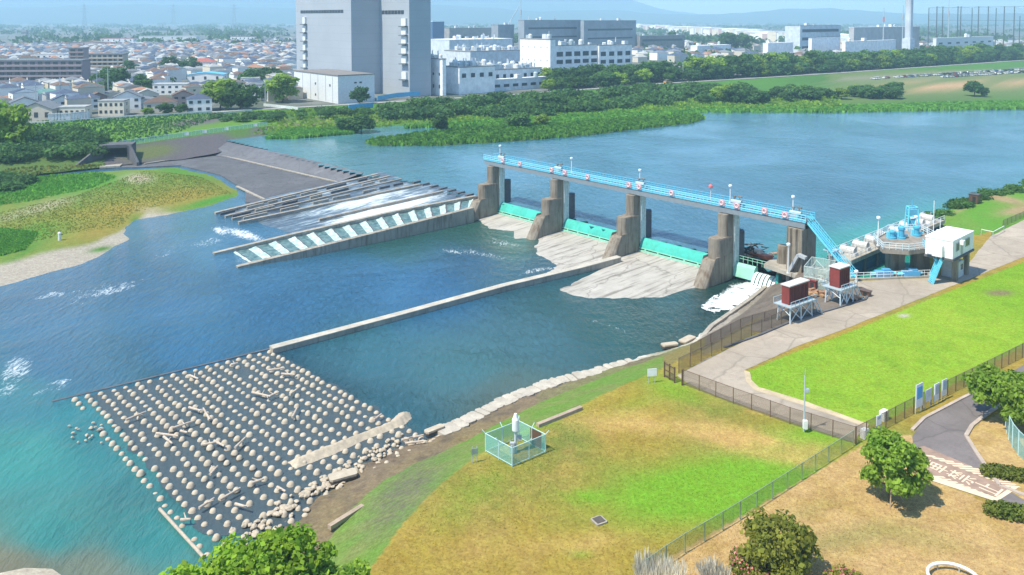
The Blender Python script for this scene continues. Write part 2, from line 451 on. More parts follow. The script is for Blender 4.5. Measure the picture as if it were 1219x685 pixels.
LOWER_TINT = [(60, 640, (.016, .12, .13)), (30, 540, (.020, .135, .145)), (170, 640, (.016, .11, .125)), (180, 560, (.014, .10, .12)), (20, 470, (.02, .10, .14)),
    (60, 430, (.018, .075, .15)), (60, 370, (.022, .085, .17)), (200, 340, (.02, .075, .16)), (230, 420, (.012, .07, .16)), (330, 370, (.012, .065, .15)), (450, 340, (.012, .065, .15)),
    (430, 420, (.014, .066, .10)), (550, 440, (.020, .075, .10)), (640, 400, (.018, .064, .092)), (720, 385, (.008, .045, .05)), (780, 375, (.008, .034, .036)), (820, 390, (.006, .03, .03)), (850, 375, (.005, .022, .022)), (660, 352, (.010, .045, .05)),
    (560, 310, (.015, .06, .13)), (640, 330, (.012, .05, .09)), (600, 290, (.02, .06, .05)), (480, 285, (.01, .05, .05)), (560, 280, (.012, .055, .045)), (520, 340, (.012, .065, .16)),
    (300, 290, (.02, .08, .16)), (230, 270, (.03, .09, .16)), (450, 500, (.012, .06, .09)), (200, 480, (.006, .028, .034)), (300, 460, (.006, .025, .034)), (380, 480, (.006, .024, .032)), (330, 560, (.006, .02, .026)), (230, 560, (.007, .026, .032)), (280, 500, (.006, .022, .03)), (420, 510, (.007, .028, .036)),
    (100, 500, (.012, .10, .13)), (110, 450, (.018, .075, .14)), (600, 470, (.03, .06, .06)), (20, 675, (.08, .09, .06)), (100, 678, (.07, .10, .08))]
FOAM = [(20, 440, 26, 34, 60, .57), (10, 465, 12, 28, 70, .54), (70, 455, 32, 5, -8, .56), (135, 345, 55, 11, -15, .55), (60, 352, 36, 6, -10, .58), (60, 465, 50, 6, -14, .5), (110, 350, 90, 22, -12, .44), (200, 300, 60, 14, -30, .40), (250, 288, 50, 10, -10, .46), (290, 279, 40, 8, 15, .68), (262, 275, 15, 6, 20, .7),
    (875, 352, 26, 15, -30, 1.0), (900, 340, 20, 14, -40, 1.15), (850, 362, 16, 8, -10, .75), (840, 350, 30, 5, -10, .35), (725, 388, 70, 4, 18, .5), (800, 400, 30, 4, 20, .45), (575, 303, 60, 6, 12, .52), (540, 300, 30, 5, 10, .52), (640, 322, 40, 5, -10, .55), (600, 290, 40, 8, 10, .5),
    (600, 435, 90, 1.6, -8, .33), (190, 625, 22, 12, 40, .25), (60, 600, 70, 20, 20, .18), (30, 520, 40, 14, -30, .2), (390, 265, 40, 5, -18, .6), (340, 268, 30, 5, 5, .45)]
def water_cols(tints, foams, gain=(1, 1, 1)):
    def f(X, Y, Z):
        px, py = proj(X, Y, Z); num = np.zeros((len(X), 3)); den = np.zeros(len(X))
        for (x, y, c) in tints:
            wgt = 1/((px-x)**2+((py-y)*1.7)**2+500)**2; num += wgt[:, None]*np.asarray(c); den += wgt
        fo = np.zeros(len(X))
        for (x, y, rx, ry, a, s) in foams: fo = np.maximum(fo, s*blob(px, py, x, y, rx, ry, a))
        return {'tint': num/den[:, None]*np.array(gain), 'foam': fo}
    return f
UPCREST = wpoly([(1230, 262, 3), (1100, 300, 3), (1040, 330, 3)])
def lower_keep(X, Y):
    yy = (X-DO.x)*UY.x+(Y-DO.y)*UY.y
    return yy < 8
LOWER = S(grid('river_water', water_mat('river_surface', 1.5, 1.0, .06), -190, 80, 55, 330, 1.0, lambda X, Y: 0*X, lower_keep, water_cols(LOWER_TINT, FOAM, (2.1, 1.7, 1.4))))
UPPER_TINT = [(900, 160, (.028, .105, .19)), (1100, 180, (.03, .11, .20)), (700, 200, (.022, .10, .18)), (500, 190, (.03, .12, .20)), (380, 180, (.04, .14, .21)), (820, 260, (.022, .085, .16)), (1000, 230, (.022, .085, .16)), (1040, 310, (.012, .17, .17)), (1090, 310, (.012, .18, .18)), (640, 260, (.02, .085, .15))]
def upper_keep(X, Y):
    xx = (X-DO.x)*UX.x+(Y-DO.y)*UX.y; yy = (X-DO.x)*UY.x+(Y-DO.y)*UY.y
    return (yy > np.where(xx > -3, .8, np.where(xx > -50, -1.5, -6.0))) & ((xx < 64) | (yy > 6) | (xx > 75)) & (Y > 120)
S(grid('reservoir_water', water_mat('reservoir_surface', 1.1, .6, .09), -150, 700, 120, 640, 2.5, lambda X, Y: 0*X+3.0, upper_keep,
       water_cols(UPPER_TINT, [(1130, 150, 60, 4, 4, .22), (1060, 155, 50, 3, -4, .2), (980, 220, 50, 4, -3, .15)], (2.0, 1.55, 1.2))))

# ---- far bank: levee with the city plain behind it
GREEN = {'grass': (.075, .185, .030), 'rough': (.055, .13, .028), 'dry': (.20, .17, .075), 'soil': (.22, .17, .11)}
def loft_cols(o, fn):
    me = o.data; n = len(me.vertices); co = np.empty(n*3, np.float32); me.vertices.foreach_get('co', co); co = co.reshape(-1, 3).astype(float)
    px, py = proj(co[:, 0], co[:, 1], co[:, 2]); attr(me, 'tint', fn(px, py, co)); return o
LAND = ground_mat('meadow', 'tint', .4)
CREST = [(-160, 160, 7), (0, 149, 7), (25, 147, 7), (120, 142, 7), (250, 134, 7), (330, 129.5, 7), (430, 124, 7), (520, 118.5, 7), (600, 114, 7), (700, 106.5, 7), (800, 99, 7), (880, 94.5, 7), (970, 89, 7), (1060, 83, 7), (1140, 77.5, 7), (1219, 72, 7), (1420, 60, 7)]
SHORE = [(300, 166, 2.4), (345, 165, 2.4), (410, 161, 2.4), (440, 154, 2.4), (500, 151, 2.4), (560, 150, 2.4), (640, 150, 2.4), (760, 140, 2.4), (838, 134, 2.4), (900, 134, 2.4), (1000, 134, 2.4), (1100, 132, 2.4), (1219, 130, 2.4), (1500, 126, 2.4)]
BERM = [(298, 156, 3.8), (345, 155, 3.8), (420, 150, 3.8), (500, 146, 3.8), (600, 143, 3.8), (760, 134, 3.8), (838, 129, 3.8), (1000, 129, 3.8), (1100, 126, 3.8), (1219, 124, 3.8), (1500, 119, 3.8)]
TOE = [(296, 150, 4.2), (345, 147, 4.2), (420, 141, 4.2), (520, 133, 4.2), (600, 128, 4.2), (760, 113, 4.2), (838, 106, 4.2), (950, 98, 4.2), (1060, 91.5, 4.2), (1219, 79, 4.2), (1420, 66, 4.2)]
o = S(loft('far_bank', LAND, [SHORE, BERM, TOE, CREST[5:]], 260, 5, .3))
def fc(px, py, co):
    c = np.tile(np.array(GREEN['rough']), (len(px), 1)); g = fnoise(px, py*3, 60, 1)
    c = lerpc(c, GREEN['grass'], np.clip(g*2.2-.6, 0, 1))[np.arange(len(px))] if False else c*(1-np.clip(g*2.2-.6, 0, 1)[:, None])+np.array(GREEN['grass'])*np.clip(g*2.2-.6, 0, 1)[:, None]
    def put(c, wgt, col): return c*(1-wgt[:, None])+np.asarray(col)*wgt[:, None]
    flat_ = (px > 985)*(py > 84)*(py < 122)
    c = put(c, np.clip(flat_*1.0, 0, 1), (.12, .17, .055))
    c = put(c, (px > 1000)*(py > 82)*(py < 98)*.8*np.clip(1-np.abs(py-(95-(px-1000)*.055))/5, 0, 1), (.22, .21, .15))
    for b in ((1110, 101.5, 40, 2.6), (1200, 96, 26, 2.5)): c = put(c, np.clip(blob(px, py, *b)*2.5, 0, 1), (.42, .27, .15))
    for b in ((300, 146, 40, 3), (420, 143, 50, 3), (380, 150, 40, 2)): c = put(c, np.clip(blob(px, py, *b)*1.3, 0, .8), (.20, .16, .10))
    return c
loft_cols(o, fc)
BACK = [(-160, 158, 6), (0, 146, 6), (120, 139.5, 6), (250, 132, 6), (430, 122, 6), (600, 112, 6), (800, 97, 6), (970, 87, 6), (1219, 70, 6), (1420, 58, 6)]
k = NT('city_floor'); co = k.coords(False)
col = k.ramp(k.noise(co, .012, 8, .75), [(.30, (.035, .075, .030)), (.45, (.07, .09, .05)), (.55, (.19, .19, .18)), (.68, (.27, .26, .25))])
k.L(k.mix(k.math('MULTIPLY', k.noise(co, .15, 4, .7), .5), col, (.10, .10, .10)), k.b.inputs['Base Color']); k.b.inputs['Roughness'].default_value = .95
CITYMAT = k.m
bk = [P(*p) for p in CREST]
S(loft('city_ground', CITYMAT, [CREST, BACK,
   [Vector((-2200+4600*i/9, 1700, 6)) for i in range(10)], [Vector((-6500+14000*i/9, 5000, 6)) for i in range(10)], [Vector((-18000+38000*i/9, 16000, 6)) for i in range(10)]], 60))
road = [(P(a[0], a[1], 7.05)+Vector((-.64, .75, 0))*s) for s in (0,) for a in CREST]
S(loft('levee_road', M('levee_asphalt', (.36, .36, .34), .2, .6), [[(p+Vector((.5, -.55, 0))*1.2) for p in road], [(p+Vector((-.5, .55, 0))*4.5) for p in road]], 80))

# left bank of the weir: levee face, bench, dark concrete pitching
LCREST = CREST[:6]
LBENCH = [(-160, 205, 4.6), (0, 186, 4.6), (60, 180, 4.6), (150, 172, 4.6), (230, 161, 4.6), (318, 149.5, 4.6), (330, 147, 4.6)]
LTOE = [(-160, 232, .6), (0, 212, .6), (60, 206, .6), (120, 199, .6), (170, 194, .6), (215, 190, .6), (262, 182, 1.2), (310, 167, 2.4), (330, 166, 2.0)]
o = S(loft('left_levee', LAND, [LTOE, LBENCH, LCREST], 140, 8, .25))
def lc(px, py, co):
    c = np.tile(np.array((.10, .21, .028)), (len(px), 1)); g = fnoise(px, py*2, 30, 3)
    c = c*(1-.5*g[:, None])+np.array((.12, .24, .03))*(.5*g[:, None])
    def put(c, wgt, col): return c*(1-wgt[:, None])+np.asarray(col)*wgt[:, None]
    line = np.interp(px, [0, 150, 318], [186, 172, 149.5])
    low = (py > line+1.0)
    c = put(c, low*1.0, (.105, .095, .105)); gr = np.clip(blob(px, py, 178, 181, 26, 7, -8)*2, 0, 1); c = put(c, gr, (.11, .13, .05))
    c = put(c, np.clip(blob(px, py, 285, 158, 16, 6)*1.5, 0, 1)*low, (.075, .14, .035))
    c = put(c, np.clip((np.abs(py-(206-px*.1))<5)*(px < 120)*1.0, 0, 1), (.20, .17, .10))
    c = put(c, np.clip((px < 125)*(py > line)*1.0, 0, 1), (.085, .14, .035))
    c = put(c, np.clip(blob(px, py, 235, 145, 40, 4, -8)*1.6, 0, 1), (.12, .105, .115))
    return c
loft_cols(o, lc)
# dark concrete floor below the left levee and the sloping slab of the old weir beside it
S(flat('stilling_floor', CONC_DARK, [(118, 200), (172, 194), (215, 190), (262, 183), (300, 190), (400, 217), (330, 248), (292, 240), (292, 226), (262, 208), (215, 197), (170, 199)], .32, .6))
S(loft('spillway_slab', concrete('slab_concrete', (.165, .165, .18), (.08, .07, .08), .5, .15, False, .16), [[(250, 184, .4), (330, 200, .4), (402, 217, .4)], [(268, 171, 3.15), (340, 184, 3.15), (432, 206, 3.15)], [(272, 169, 2.4), (344, 182, 2.4), (436, 205, 2.4)]], 30))
for (a, b, z) in (((255, 183), (402, 217), .55), ((172, 195), (253, 183), .6), ((282, 222), (322, 241), .45)):
    mb = MB(); mb.bar(P(a[0], a[1], z), P(b[0], b[1], z), .7, .3); tag(mb.build('concrete_kerb', CONC), {255: 'long pale concrete kerb at the foot of the sloping dark slab', 172: 'pale concrete kerb along the foot of the dark left levee pitching', 282: 'short pale concrete kerb at the outer edge of the dark floor beside the grassy island'}[a[0]], 'kerb')

# ---- grassy gravel island at the left
ISL = wpoly([(-80, 365), (0, 344), (60, 327), (110, 314), (148, 292), (164, 283), (160, 268), (170, 261), (205, 256), (252, 246), (290, 233), (292, 225), (262, 208), (215, 197), (160, 200), (60, 206), (-80, 222)], .3)
def isl_z(X, Y):
    d = dline(ISL, X, Y, True)*np.where(inside(ISL, X, Y), 1, -1)
    return np.clip(-.3+d*.14, -1, 1.3)+.25*(fnoise(X, Y, 6, 2)-.5)
def isl_c(X, Y, Z):
    px, py = proj(X, Y, Z); n = fnoise(px, py*2, 40, 5); n2 = fnoise(px, py*2, 12, 8)
    def put(c, wgt, col): wgt = np.clip(wgt, 0, 1); return c*(1-wgt[:, None])+np.asarray(col)*wgt[:, None]
    c = np.tile(np.array((.13, .20, .035)), (len(px), 1))
    c = put(c, (n2-.3)*1.2, (.20, .20, .05))
    for b in ((120, 275, 50, 13, -15, 1.2), (170, 245, 90, 11, -10, 1.3), (230, 232, 40, 8, 0, .9), (60, 262, 60, 7, -10, .8)): c = put(c, blob(px, py, *b[:5])*b[5]*(.4+.7*n), (.27, .21, .045))
    for b in ((60, 222, 90, 10, -5, 1.4), (20, 285, 50, 12, -20, 1.3), (215, 205, 30, 5, 10, 1), (250, 240, 40, 4, -15, 1.2)): c = put(c, blob(px, py, *b[:5])*b[5]*(.5+n), (.075, .22, .030))
    edge = np.interp(px, [-40, 0, 60, 110, 140, 160, 175], [318, 312, 297, 287, 275, 262, 250])
    c = put(c, (py-edge)/6+n-.4, (.36, .32, .26))
    for b in ((165, 213, 16, 5, 0, 1.2), (40, 250, 45, 5, -15, .8), (182, 250, 16, 4, 0, .8)): c = put(c, blob(px, py, *b[:5])*b[5]*(.4+n), (.38, .33, .25))
    for b in ((120, 297, 14, 3, -10, 1.1), (30, 300, 20, 3, -30, 1), (160, 270, 5, 12, 10, 1.3)): c = put(c, blob(px, py, *b[:5])*b[5], (.08, .18, .03))
    return {'tint': c}
S(grid('gravel_island', LAND, -140, -40, 140, 275, .6, isl_z, lambda X, Y: inside(ISL, X, Y) | (dline(ISL, X, Y, True) < 2), isl_c))
# a corner of gravel bar at the bottom left
GB = wpoly([(-20, 700), (0, 681), (30, 675), (62, 676), (82, 690), (60, 710)], .1)
S(grid('gravel_bar', LAND, -75, -38, 60, 76, .3, lambda X, Y: np.clip((dline(GB, X, Y, True)*np.where(inside(GB, X, Y), 1, -1))*.2, -.6, .6), lambda X, Y: inside(GB, X, Y) | (dline(GB, X, Y, True) < 2), lambda X, Y, Z: {'tint': np.tile(np.array((.42, .37, .29)), (len(X), 1))}))

# ---- near bank: water's edge, rubble, grassed slope, plateau
PL = 5.0
K1 = [(380, 760), (420, 712), (445, 672), (478, 625), (520, 580), (560, 548), (600, 522), (640, 505), (690, 483), (740, 459), (790, 438), (840, 412), (885, 388), (915, 366), (938, 347), (944, 336)]
K2 = [(950, 324), (966, 318), (990, 330), (1005, 333), (1060, 331), (1108, 329), (1101, 306), (1104, 288), (1116, 272), (1110, 261), (1135, 247), (1175, 231), (1219, 221), (1450, 180)]
F1 = [(300, 770), (340, 715), (372, 668), (420, 604), (455, 574), (500, 549), (545, 530), (590, 506), (645, 478), (700, 457), (755, 435), (800, 420), (822, 411), (852, 394), (876, 379), (899, 361), (917, 343), (922, 338)]
W1 = [(230, 760), (270, 690), (312, 643), (347, 606), (395, 568), (440, 541), (490, 519), (545, 498), (600, 470), (660, 448), (700, 439), (750, 425), (795, 413), (812, 408), (845, 389), (868, 374), (893, 356), (913, 340), (918, 335)]
k1 = wpoly(K1, PL); k2 = wpoly(K2, PL); f1 = wpoly(F1, 1.2); w1 = wpoly(W1, 0)
def offs(l, d):
    out = []
    for i in range(len(l)):
        t = l[min(i+1, len(l)-1)]-l[max(i-1, 0)]; t = t/np.linalg.norm(t); out.append(l[i]+np.array([-t[1], t[0]])*d)
    return np.array(out)
k2f = offs(k2, .25); k2w = offs(k2, .5)
KL = np.vstack([k1, k2]); FL = np.vstack([f1, k2f]); WL = np.vstack([w1, k2w])
close = np.array([(330, 420), (330, 30), (-60, 30)])
KP, FP, WP = (np.vstack([a, close]) for a in (KL, FL, WL))
def bank_z(X, Y):
    iK, iF, iW = inside(KP, X, Y), inside(FP, X, Y), inside(WP, X, Y)
    dK, dF, dW = dline(KL, X, Y), dline(FL, X, Y), dline(WL, X, Y)
    z = np.where(iK, PL, np.where(iF, 1.2+(PL-1.2)*(dF/(dF+dK+1e-6)), np.where(iW, -.25+1.45*(dW/(dW+dF+1e-6)), -1.2)))
    nz = fnoise(X, Y, 1.6, 4)-.5
    return z+np.where(iK, .0, np.where(iF, .12, .55))*nz
DRYF = wpoly([(770, 700), (800, 662), (1024, 532), (1060, 515), (1090, 520), (1120, 575), (1190, 605), (1260, 640), (1300, 800), (760, 800)], PL)
TRI = wpoly([(889, 443), (950, 418), (1010, 396), (1100, 359), (1219, 312), (1320, 272), (1320, 360), (1219, 412), (1130, 460), (1062, 497), (1037, 506), (990, 492), (930, 470), (900, 460)], PL)
DRYR = wpoly([(1150, 518), (1163, 506), (1185, 495), (1219, 480), (1300, 460), (1300, 640), (1225, 598), (1192, 577)], PL)
RHILL = wpoly([(1100, 262), (1219, 215), (1320, 190), (1320, 232), (1219, 262), (1190, 272), (1165, 280), (1120, 276)], PL)
def bank_c(X, Y, Z):
    px, py = proj(X, Y, Z); n = fnoise(X, Y, 9, 5); n2 = fnoise(X, Y, 2.2, 8); n3 = fnoise(X, Y, 26, 2)
    def put(c, wgt, col): wgt = np.clip(wgt*1.0, 0, 1); return c*(1-wgt[:, None])+np.asarray(col)*wgt[:, None]
    iK, iF = inside(KP, X, Y), inside(FP, X, Y)
    c = np.tile(np.array((.285, .21, .040)), (len(px), 1))
    c = put(c, (n-.35)*2.2, (.17, .19, .040)); c = put(c, (n2-.45)*1.6, (.345, .235, .07))
    for b in ((850, 585, 120, 36, -6, 2.0), (960, 522, 60, 16, -5, 1.6), (700, 592, 26, 9, 0, 1.1), (930, 575, 70, 36, -20, 1.8), (800, 462, 40, 13, 20, .9), (640, 500, 70, 12, -25, .9), (760, 480, 50, 12, -20, .6), (690, 660, 14, 5, 0, 1), (560, 590, 60, 20, -40, .35)):
        c = put(c, blob(px, py, *b[:5])*b[5]*(.35+.9*n), (.15, .295, .022))
    for b in ((870, 520, 110, 14, 10, 1.2), (740, 505, 90, 10, 5, .8), (930, 545, 60, 8, 12, .9), (660, 650, 90, 12, -5, .6)): c = put(c, blob(px, py, *b[:5])*b[5]*(.3+n2), (.43, .29, .10))
    # mown stripes of the lawn above the slope
    c = put(c, ((px < 700)*(py > 520))*.16*(np.sin((X*.8+Y*.6)*4.2)+.2), (.30, .22, .07))
    dry = inside(DRYF, X, Y) | inside(DRYR, X, Y)
    c = np.where(dry[:, None], np.array((.42, .285, .125)), c); c = put(c, dry*(n2-.42)*2.4, (.34, .23, .075)); c = put(c, dry*(n-.45)*1.8, (.47, .345, .17))
    for b in ((1010, 640, 70, 14, -12, .9), (1090, 640, 60, 12, 10, .6), (960, 610, 40, 10, -20, .4)): c = put(c, dry*blob(px, py, *b[:5])*b[5]*(.3+n), (.20, .20, .06))
    tri = inside(TRI, X, Y)
    c = np.where(tri[:, None], np.array((.175, .305, .022)), c); c = put(c, tri*(n3-.35)*2.2, (.235, .345, .03)); c = put(c, tri*(n2-.5)*1.5, (.125, .255, .02)); c = put(c, tri*(n-.55)*2.0, (.27, .355, .04))
    c = put(c, tri*blob(px, py, 1190, 349, 14, 3)*1.5, (.19, .17, .08)); c = put(c, tri*blob(px, py, 1076, 376, 6, 2)*1.2, (.4, .38, .3))
    hill = inside(RHILL, X, Y)
    c = np.where(hill[:, None], np.array((.10, .25, .028)), c); c = put(c, hill*(n-.4)*1.8, (.17, .23, .05))
    for b in ((1195, 237, 30, 4, 12, 1.3), (1215, 250, 25, 5, -10, 1.3), (1150, 247, 25, 2.5, -25, .7)): c = put(c, hill*blob(px, py, *b[:5])*b[5], (.30, .23, .12))
    rest = (~hill) & (px > 1060) & (py < 300) & iK
    c = np.where((rest & ~tri & (px > 1180) & (py < 282) & (py > 262))[:, None], np.array((.085, .20, .03)), c)
    # grassed slope and rubble below
    sl = iF & ~iK
    c = np.where(sl[:, None], np.array((.125, .225, .038)), c); c = put(c, sl*(n2-.35)*1.8, (.18, .20, .065))
    c = put(c, sl*blob(px, py, 480, 588, 60, 26, -45)*(.45+.75*(np.sin((X*.55+Y*.83)*9)*np.sin((X*.83-Y*.55)*5) > 0)), (.13, .125, .085))
    c = put(c, sl*(px > 790)*(px < 850)*1.0, (.20, .165, .06)); c = put(c, sl*(px >= 840), (.165, .135, .11)); c = put(c, sl*(px > 838)*(n2-.4)*1.5, (.10, .08, .065)); c = put(c, iK*(px > 836)*(px < 960)*(py < np.interp(px, [836, 950], [424, 374])), (.19, .155, .075)); c = put(c, iK*(px > 875)*(px < 960)*(py < np.interp(px, [875, 950], [393, 352])), (.165, .135, .11))
    rb = ~iF
    c = np.where(rb[:, None], np.array((.185, .14, .095)), c); c = put(c, rb*(n-.35)*2, (.20, .155, .075)); c = put(c, rb*(n2-.5)*2.5, (.10, .08, .065))
    dW = dline(WL, X, Y)
    c = put(c, rb*(px > 520)*(px < 880)*((dW < 2.6)*1.3*(n2*1.7)), (.55, .50, .43))
    c = put(c, rb*(px > 835)*.8, (.24, .21, .175))
    c = put(c, rb*(px > 640)*(px < 830)*(n-.3)*1.6*(dW > 1.5), (.14, .21, .05))
    return {'tint': c}
S(grid('river_bank', LAND, -42, 150, 48, 250, .36, bank_z, lambda X, Y: inside(WP, X, Y) | (dline(WL, X, Y) < .4), bank_c))
# roads and yards on the plateau
ROADM = concrete('beige_pavement', (.42, .355, .285), (.25, .20, .16), .6, .10, False, .11)
S(flat('service_road', ROADM, [(806, 447), (835, 431), (880, 409), (935, 384), (990, 367), (1024, 358), (1034, 348), (1012, 339), (1000, 336), (1060, 333), (1109, 331), (1150, 318), (1172, 290), (1180, 281), (1219, 262), (1330, 228), (1330, 262), (1219, 306), (1100, 354), (1010, 390), (950, 412), (886, 441), (888, 454), (900, 465), (960, 484), (1032, 509), (1014, 526), (940, 502), (860, 474), (818, 456)], PL+.03, 0, 0, .12))
S(flat('road_edging', concrete('edging', (.52, .42, .28), (.3, .25, .15), .5, .5, False), [(886, 441), (888, 454), (900, 465), (960, 484), (1032, 509), (1035, 505), (962, 479), (904, 461), (894, 452), (893, 443)], PL+.045, 0, 0, .1))
S(flat('machine_yard', concrete('yard_concrete', (.20, .165, .135), (.10, .08, .065), .6, .25, False, .2), [(892, 392), (915, 370), (940, 348), (952, 329), (966, 322), (1002, 337), (1036, 348), (1028, 357), (1000, 364), (945, 380), (905, 396)], PL+.022, 0, 0, .1))
ASPH = concrete('asphalt', (.20, .175, .17), (.13, .11, .105), .6, .2, False, .13)
S(flat('access_road', ASPH, [(1086, 520), (1100, 498), (1142, 476), (1176, 459), (1219, 434), (1300, 395), (1300, 420), (1219, 462), (1176, 492), (1157, 507), (1150, 519), (1163, 540), (1178, 562), (1190, 578), (1219, 595), (1330, 640), (1330, 690), (1219, 612), (1186, 598), (1108, 572), (1088, 545)], PL+.03, 0, 0, .06))
# ------------------------------------------------------------------ the weir with its gates, piers and bridge
SP = 22.7
PIERS = [0.0, SP, 2*SP, 3*SP]
def rounded(x0, x1, y0, y1, r=None, n=8):
    """plan of a pier stage with a half-round nose at its downstream end (y0)"""
    r = (x1-x0)/2 if r is None else r; cx = (x0+x1)/2
    return [(x1, y1), (x0, y1)]+[(cx-(x1-x0)/2*math.cos(math.pi*i/n), y0+r-r*math.sin(math.pi*i/n)) for i in range(n+1)]

pier_words = ['leftmost gate pier, beside the fishway', 'second gate pier from the left', 'middle gate pier, where the long guide wall ends', 'fourth gate pier, next to the foaming spill']
for i, x in enumerate(PIERS):
    t = thing('gate_pier', 'stepped brown-stained concrete '+pier_words[i], 'pier', D(x), DANG, 'gate piers of the weir')
    W0, W1_ = -2.7, 0.0
    mb = MB(); mb.prism(rounded(W0+.25, W1_-.25, -3.1, 1.6), -1, 12.6); mb.build('tall_column', CONC_PIER, t)
    mb = MB(); mb.prism(rounded(W0, W1_, -6.0, -1.1), -1, 8.2); mb.prism(rounded(W0+.12, W1_-.12, -5.88, -1.1), 8.2, 8.35); mb.build('upper_step', CONC_PIER, t)
    mb = MB()                                               # the lower step leans out downstream to a broad toe
    top = rounded(W0-.05, W1_+.02, -7.9, -1.1); bot = rounded(W0-.2, W1_+.1, -11.2, -1.1); n = len(top)
    vs = [(a, b, -1) for a, b in bot]+[(a, b, 5.0 if b > -7 else 4.4) for a, b in top]
    mb.add(vs, [list(range(n))[::-1], list(range(n, 2*n))]+[[j, (j+1) % n, n+(j+1) % n, n+j] for j in range(n)])
    mb.build('toe_step', CONC_PIER, t)
    mb = MB(); mb.prism([(W0+.1, 1.6), (W1_-.1, 1.6), (W1_-.1, 3.4), (-1, 4.4), (-1.7, 4.4), (W0+.1, 3.4)], -1, 8.5); mb.build('upstream_column', CONC_DARK, t)
    mb = MB()
    for sx in (W1_-.12, W0+.12):
        mb.box((sx, -.15, 6.5), (.5, .45, 12.2)); mb.box((sx, 1.0, 6.5), (.5, .35, 12.2)); mb.box((sx, .42, 6.5), (.2, .8, 12.0))
    mb.build('gate_guide', M('guide_paint', (.62, .70, .66), .2, 2, .5), t)
# abutment column that carries the right end of the bridge
AB = 3*SP+13.6
t = thing('bridge_abutment', 'fluted concrete abutment tower carrying the right end of the blue walkway bridge', 'abutment', D(AB), DANG)
mb = MB(); mb.prism([(-1.6, -2.4), (-.7, -2.9), (-.5, -2.5), (.4, -2.9), (.6, -2.5), (1.5, -2.7), (1.6, 2.2), (-1.6, 2.2)], -1, 12.6); mb.build('tower', CONC_PIER, t)
mb = MB(); mb.box((-1.8, -1.2, 6.3), (.4, .5, 12.6)); mb.box((-1.8, .9, 6.3), (.4, .5, 12.6)); mb.build('gate_guide', GREYP, t)
mb = MB(); mb.lathe([(1.0, 0), (1.0, 5.6), (.9, 6.2)], 14, (-4.0, .6, 2)); mb.build('round_pillar', CONC_PIER, t)
mb = MB(); mb.prism([(-6, -2.5), (4, -4.6), (6, -3.8), (7, 1), (3, 4), (-5, 3.2), (-6.6, .5)], 4.2, 4.9); mb.build('base_slab', CONC, t)
mb = MB(); mb.bar((-.5, -3.2, 5), (1.2, -3.2, 8.3), .8, .5); mb.bar((1.2, -3.2, 8.3), (2.6, -3.2, 8.0), .8, .5); mb.box((3.4, -2.6, 5.7), (1.0, 1, 1.6)); mb.build('hoist_arm', GREYP, t)

# gates: leaning teal skin over a bottom beam with dark openings
gate_lab = ['closed teal gate between the two leftmost piers', 'closed teal gate between the second pier and the middle pier', 'closed teal gate between the middle pier and the pier by the spill']
for i in range(3):
    t = thing('weir_gate', gate_lab[i], 'gate', D(PIERS[i], 0, 0), DANG, 'closed teal gates of the weir')
    x0, x1 = .1, SP-2.8; L = x1-x0; mb = MB()
    prof = [(.95, 3.0), (.55, 3.25), (.15, 3.15), (-.35, 2.6), (-.75, 1.9), (-.95, 1.35)]
    n = len(prof); vs = [(x, y, z) for x in (x0, x1) for (y, z) in prof]+[(x, .95, 1.0) for x in (x0, x1)]
    mb.add(vs, [[j, j+1, n+j+1, n+j] for j in range(n-1)]+[list(range(n))+[2*n], [n+j for j in range(n)][::-1]+[2*n+1][::-1]])
    mb.build('skin_plate', TEAL, t)
    mb = MB(); mb.box(((x0+x1)/2, -.95, .78), (L, .5, .34)); mb.box(((x0+x1)/2, -.9, 1.32), (L, .3, .16)); mb.build('bottom_beam', PALEGREEN, t)
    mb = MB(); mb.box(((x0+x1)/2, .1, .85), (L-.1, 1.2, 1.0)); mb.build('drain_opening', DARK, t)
    for j in range(6):
        mb = MB(); mb.box((x0+L*(j+.5)/6, -.86, 1.06), (.35, .42, .42)); mb.build('rib', PALEGREEN, t)
# the half-lowered gate at the right, water falling over it
t = thing('overflow_gate', 'short pale green gate at the right end with water spilling over it', 'gate', D(3*SP), DANG)
mb = MB(); L = 9.6
for (a, b, top) in ((.1, 4.4, 2.9), (4.4, 9.4, 1.9)):
    pr = [(.9, 1.0), (.9, top), (.3, top+.15), (-.3, top-.3), (-.8, 1.1), (-.9, .6)]; n = 6
    mb.add([(x, y, z) for x in (a, b) for (y, z) in pr], [[j, (j+1) % n, n+(j+1) % n, n+j][::-1] for j in range(n)]+[list(range(n)), list(range(n, 2*n))[::-1]])
mb.build('skin_plate', PALEGREEN, t)
mb = MB(); mb.box((9.75, -.3, 1.6), (.5, 2.4, 3.0)); mb.build('end_shield', TEAL, t)
mb = MB()
for z in (3.7, 4.2): mb.tube((.2, 1.0, z), (8.2, 1.0, z), .05)
for j in range(9): mb.tube((.2+j, 1.0, 3.0), (.2+j, 1.0, 4.2), .05)
mb.build('railing', PALEGREEN, t)
foam_m = NT('falling_water'); co = foam_m.coords(False); fn_ = foam_m.noise(co, 2.2, 5, .7)
foam_m.L(foam_m.mix(foam_m.ramp(fn_, [(.35, 0.0), (.6, 1.0)]), (.55, .68, .66), (.86, .88, .88)), foam_m.b.inputs['Base Color']); foam_m.b.inputs['Roughness'].default_value = .6; foam_m.bump(fn_, .8, .2); FOAMM = foam_m.m
mb = MB(); pr = [(.3, 2.12), (-.5, 1.95), (-1.2, 1.3), (-1.7, .5), (-2.2, -.1)]
for a in range(6):
    xa = 4.5+a*.82; mb.add([(x, y-(.05 if k else 0), z) for k, x in enumerate((xa, xa+.6)) for (y, z) in pr], [[j, j+1, 5+j+1, 5+j] for j in range(4)])
